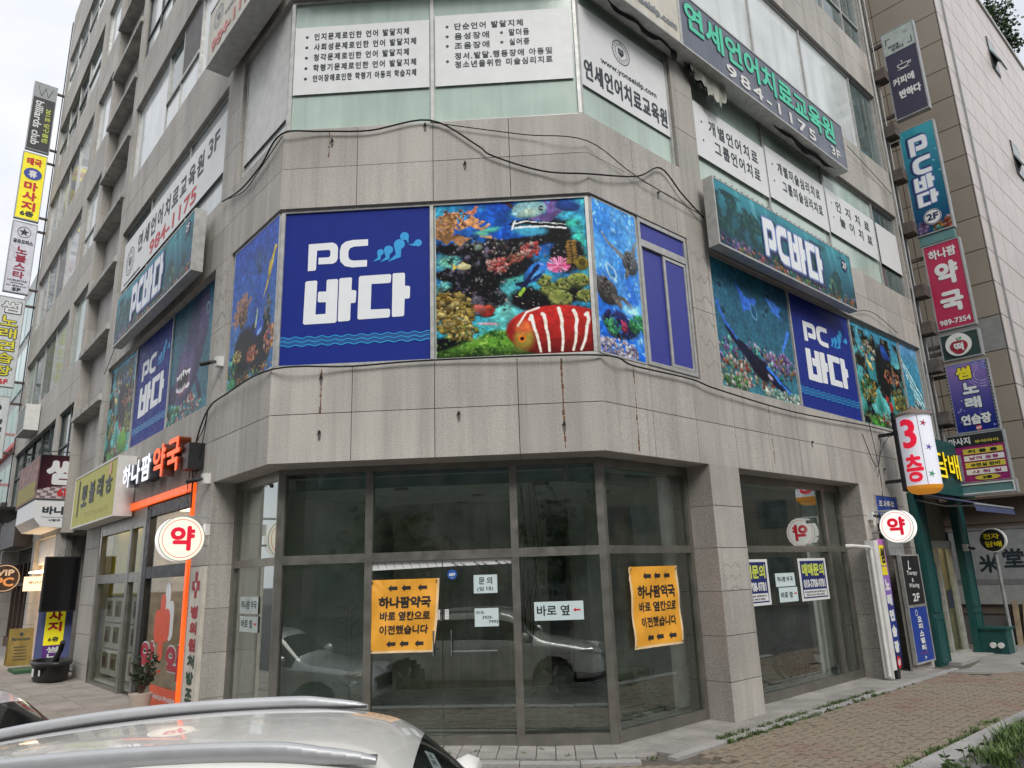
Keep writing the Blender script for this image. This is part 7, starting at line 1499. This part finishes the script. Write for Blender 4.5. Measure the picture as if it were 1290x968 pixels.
GREYP = mat('graphite_paint', (.12, .13, .14), .25, .5, coat=1.0, var=.03)
roadz = -.62
CARA = car('parked_suv', 'pearl white car with silver roof rails parked nearest, only its roof showing', Matrix.Translation((2.05, -5.05, roadz + .05)) @ Matrix.Rotation(math.radians(6), 4, 'Z'), paint=PEARL, glassm=CGL, H=1.47)
car('parked_hatchback', 'white car whose dark sloping windscreen shows past the roof of the nearest car', Matrix.Translation((-1.55, -2.95, roadz + .0)) @ Matrix.Rotation(math.radians(4), 4, 'Z'), paint=SILV, glassm=CGL, H=1.44, rails=False)
car('passing_sedan', 'dark grey car on the side street behind the viewer, tail lamps glowing', Matrix.Translation((10.5, -5.8, roadz)) @ Matrix.Rotation(AR, 4, 'Z'), paint=GREYP, glassm=CGL, H=1.42, rails=False)
# ---------------------------------------------------------------- weeds and grass
GRS = mat('weed_green', (.10, .155, .04), .7, var=.35, scale=5, island=.25); GRD = mat('weed_dark', (.06, .11, .03), .7, var=.3, scale=5)
def blades(name, pts, seed, lab=None):
    r = random.Random(seed); q = MB()
    for (x, y, h, n, spread) in pts:
        for k in range(n):
            a = r.uniform(0, 6.28); rd = abs(r.gauss(0, spread)); bx, by = x + rd * math.cos(a), y + rd * math.sin(a); z = gz(bx, by) - .02; d = r.uniform(0, 6.28); L = h * r.uniform(.5, 1.2); cx, cy = math.cos(d), math.sin(d); w = .0025 + .004 * r.random() + h * .008; b = len(q.v); l1, l2 = .25 * L, .65 * L
            px, py = -cy * w, cx * w
            q.v += [(bx - px, by - py, z), (bx + px, by + py, z), (bx + cx * l1 + px * .8, by + cy * l1 + py * .8, z + L * .6), (bx + cx * l1 - px * .8, by + cy * l1 - py * .8, z + L * .6), (bx + cx * l2, by + cy * l2, z + L * .85)]
            q.f += [(b, b + 1, b + 2, b + 3), (b + 3, b + 2, b + 4)]; m = 0 if r.random() < .75 else 1; q.mi += [m, m]
    return stuff(q.build(name, [GRS, GRD]))
pts = []
r = random.Random(77)
for k in range(170):
    u = 1.15 + r.random() ** 1.25 * 4.2; o = .36 + r.gauss(0, .015) if r.random() < .6 else .52 + r.gauss(0, .02); p = FR.w(u, 0, o); pts.append((p.x, p.y, .035 + .035 * r.random(), 20, .035))
for k in range(14): u = 1.5 + r.random() * 5.4; p = FR.w(u, 0, .52); pts.append((p.x, p.y, .04, 12, .02))
for (x, y) in ((4.25, -.15), (2.1, .1), (2.4, .2), (2.9, .12), (3.4, -.02), (2.0, .35), (3.1, .3)): pts.append((x, y, .04, 30, .035))
blades('grass_strip', pts, 5)
pts = []
for k in range(60): u = .6 + r.random() * 3.5; p = FR.w(u, 0, 2.29 + r.gauss(0, .03)); pts.append((p.x, p.y, .05, 14, .04))
for k in range(30): p = FR.w(r.uniform(2.2, 4.5), 0, r.uniform(1.3, 2.1)); pts.append((p.x, p.y, .02, 5, .02))
blades('kerb_weeds', pts, 6)
pts = []
for k in range(50):
    u = r.uniform(1.75, 5.2); o = 2.68 + r.uniform(-.04, .32); p = FR.w(u, 0, o); pts.append((p.x, p.y, .10 + .10 * r.random() * (1 + .5 * math.sin(u * 5)), 45, .06))
w_ = blades('roadside_weeds', pts, 8)
q = MB(); random.seed(5)
for k in range(9):
    p = FR.w(1.4 + .12 * r.random() * k, 0, 2.62 + .02 * k); z = gz(p.x, p.y) - .1; e = Vector((p.x + r.uniform(-.2, .2), p.y + r.uniform(-.2, .1), z + r.uniform(.15, .3))); q.tube([(p.x, p.y, z), e], .004, 4, 1)
    for j in range(9): leaf(q, Vector((p.x, p.y, z)).lerp(e, r.uniform(.3, 1)), (r.uniform(-1, 1), r.uniform(-1, 1), r.uniform(-.2, .6)), .07, .016)
stuff(q.build('broadleaf_weed', [GRD, GRS]))
bpy.context.view_layer.update()
print('objects', len(bpy.data.objects), 'tris~', sum(len(o.data.polygons) for o in bpy.data.objects if o.type == 'MESH'))
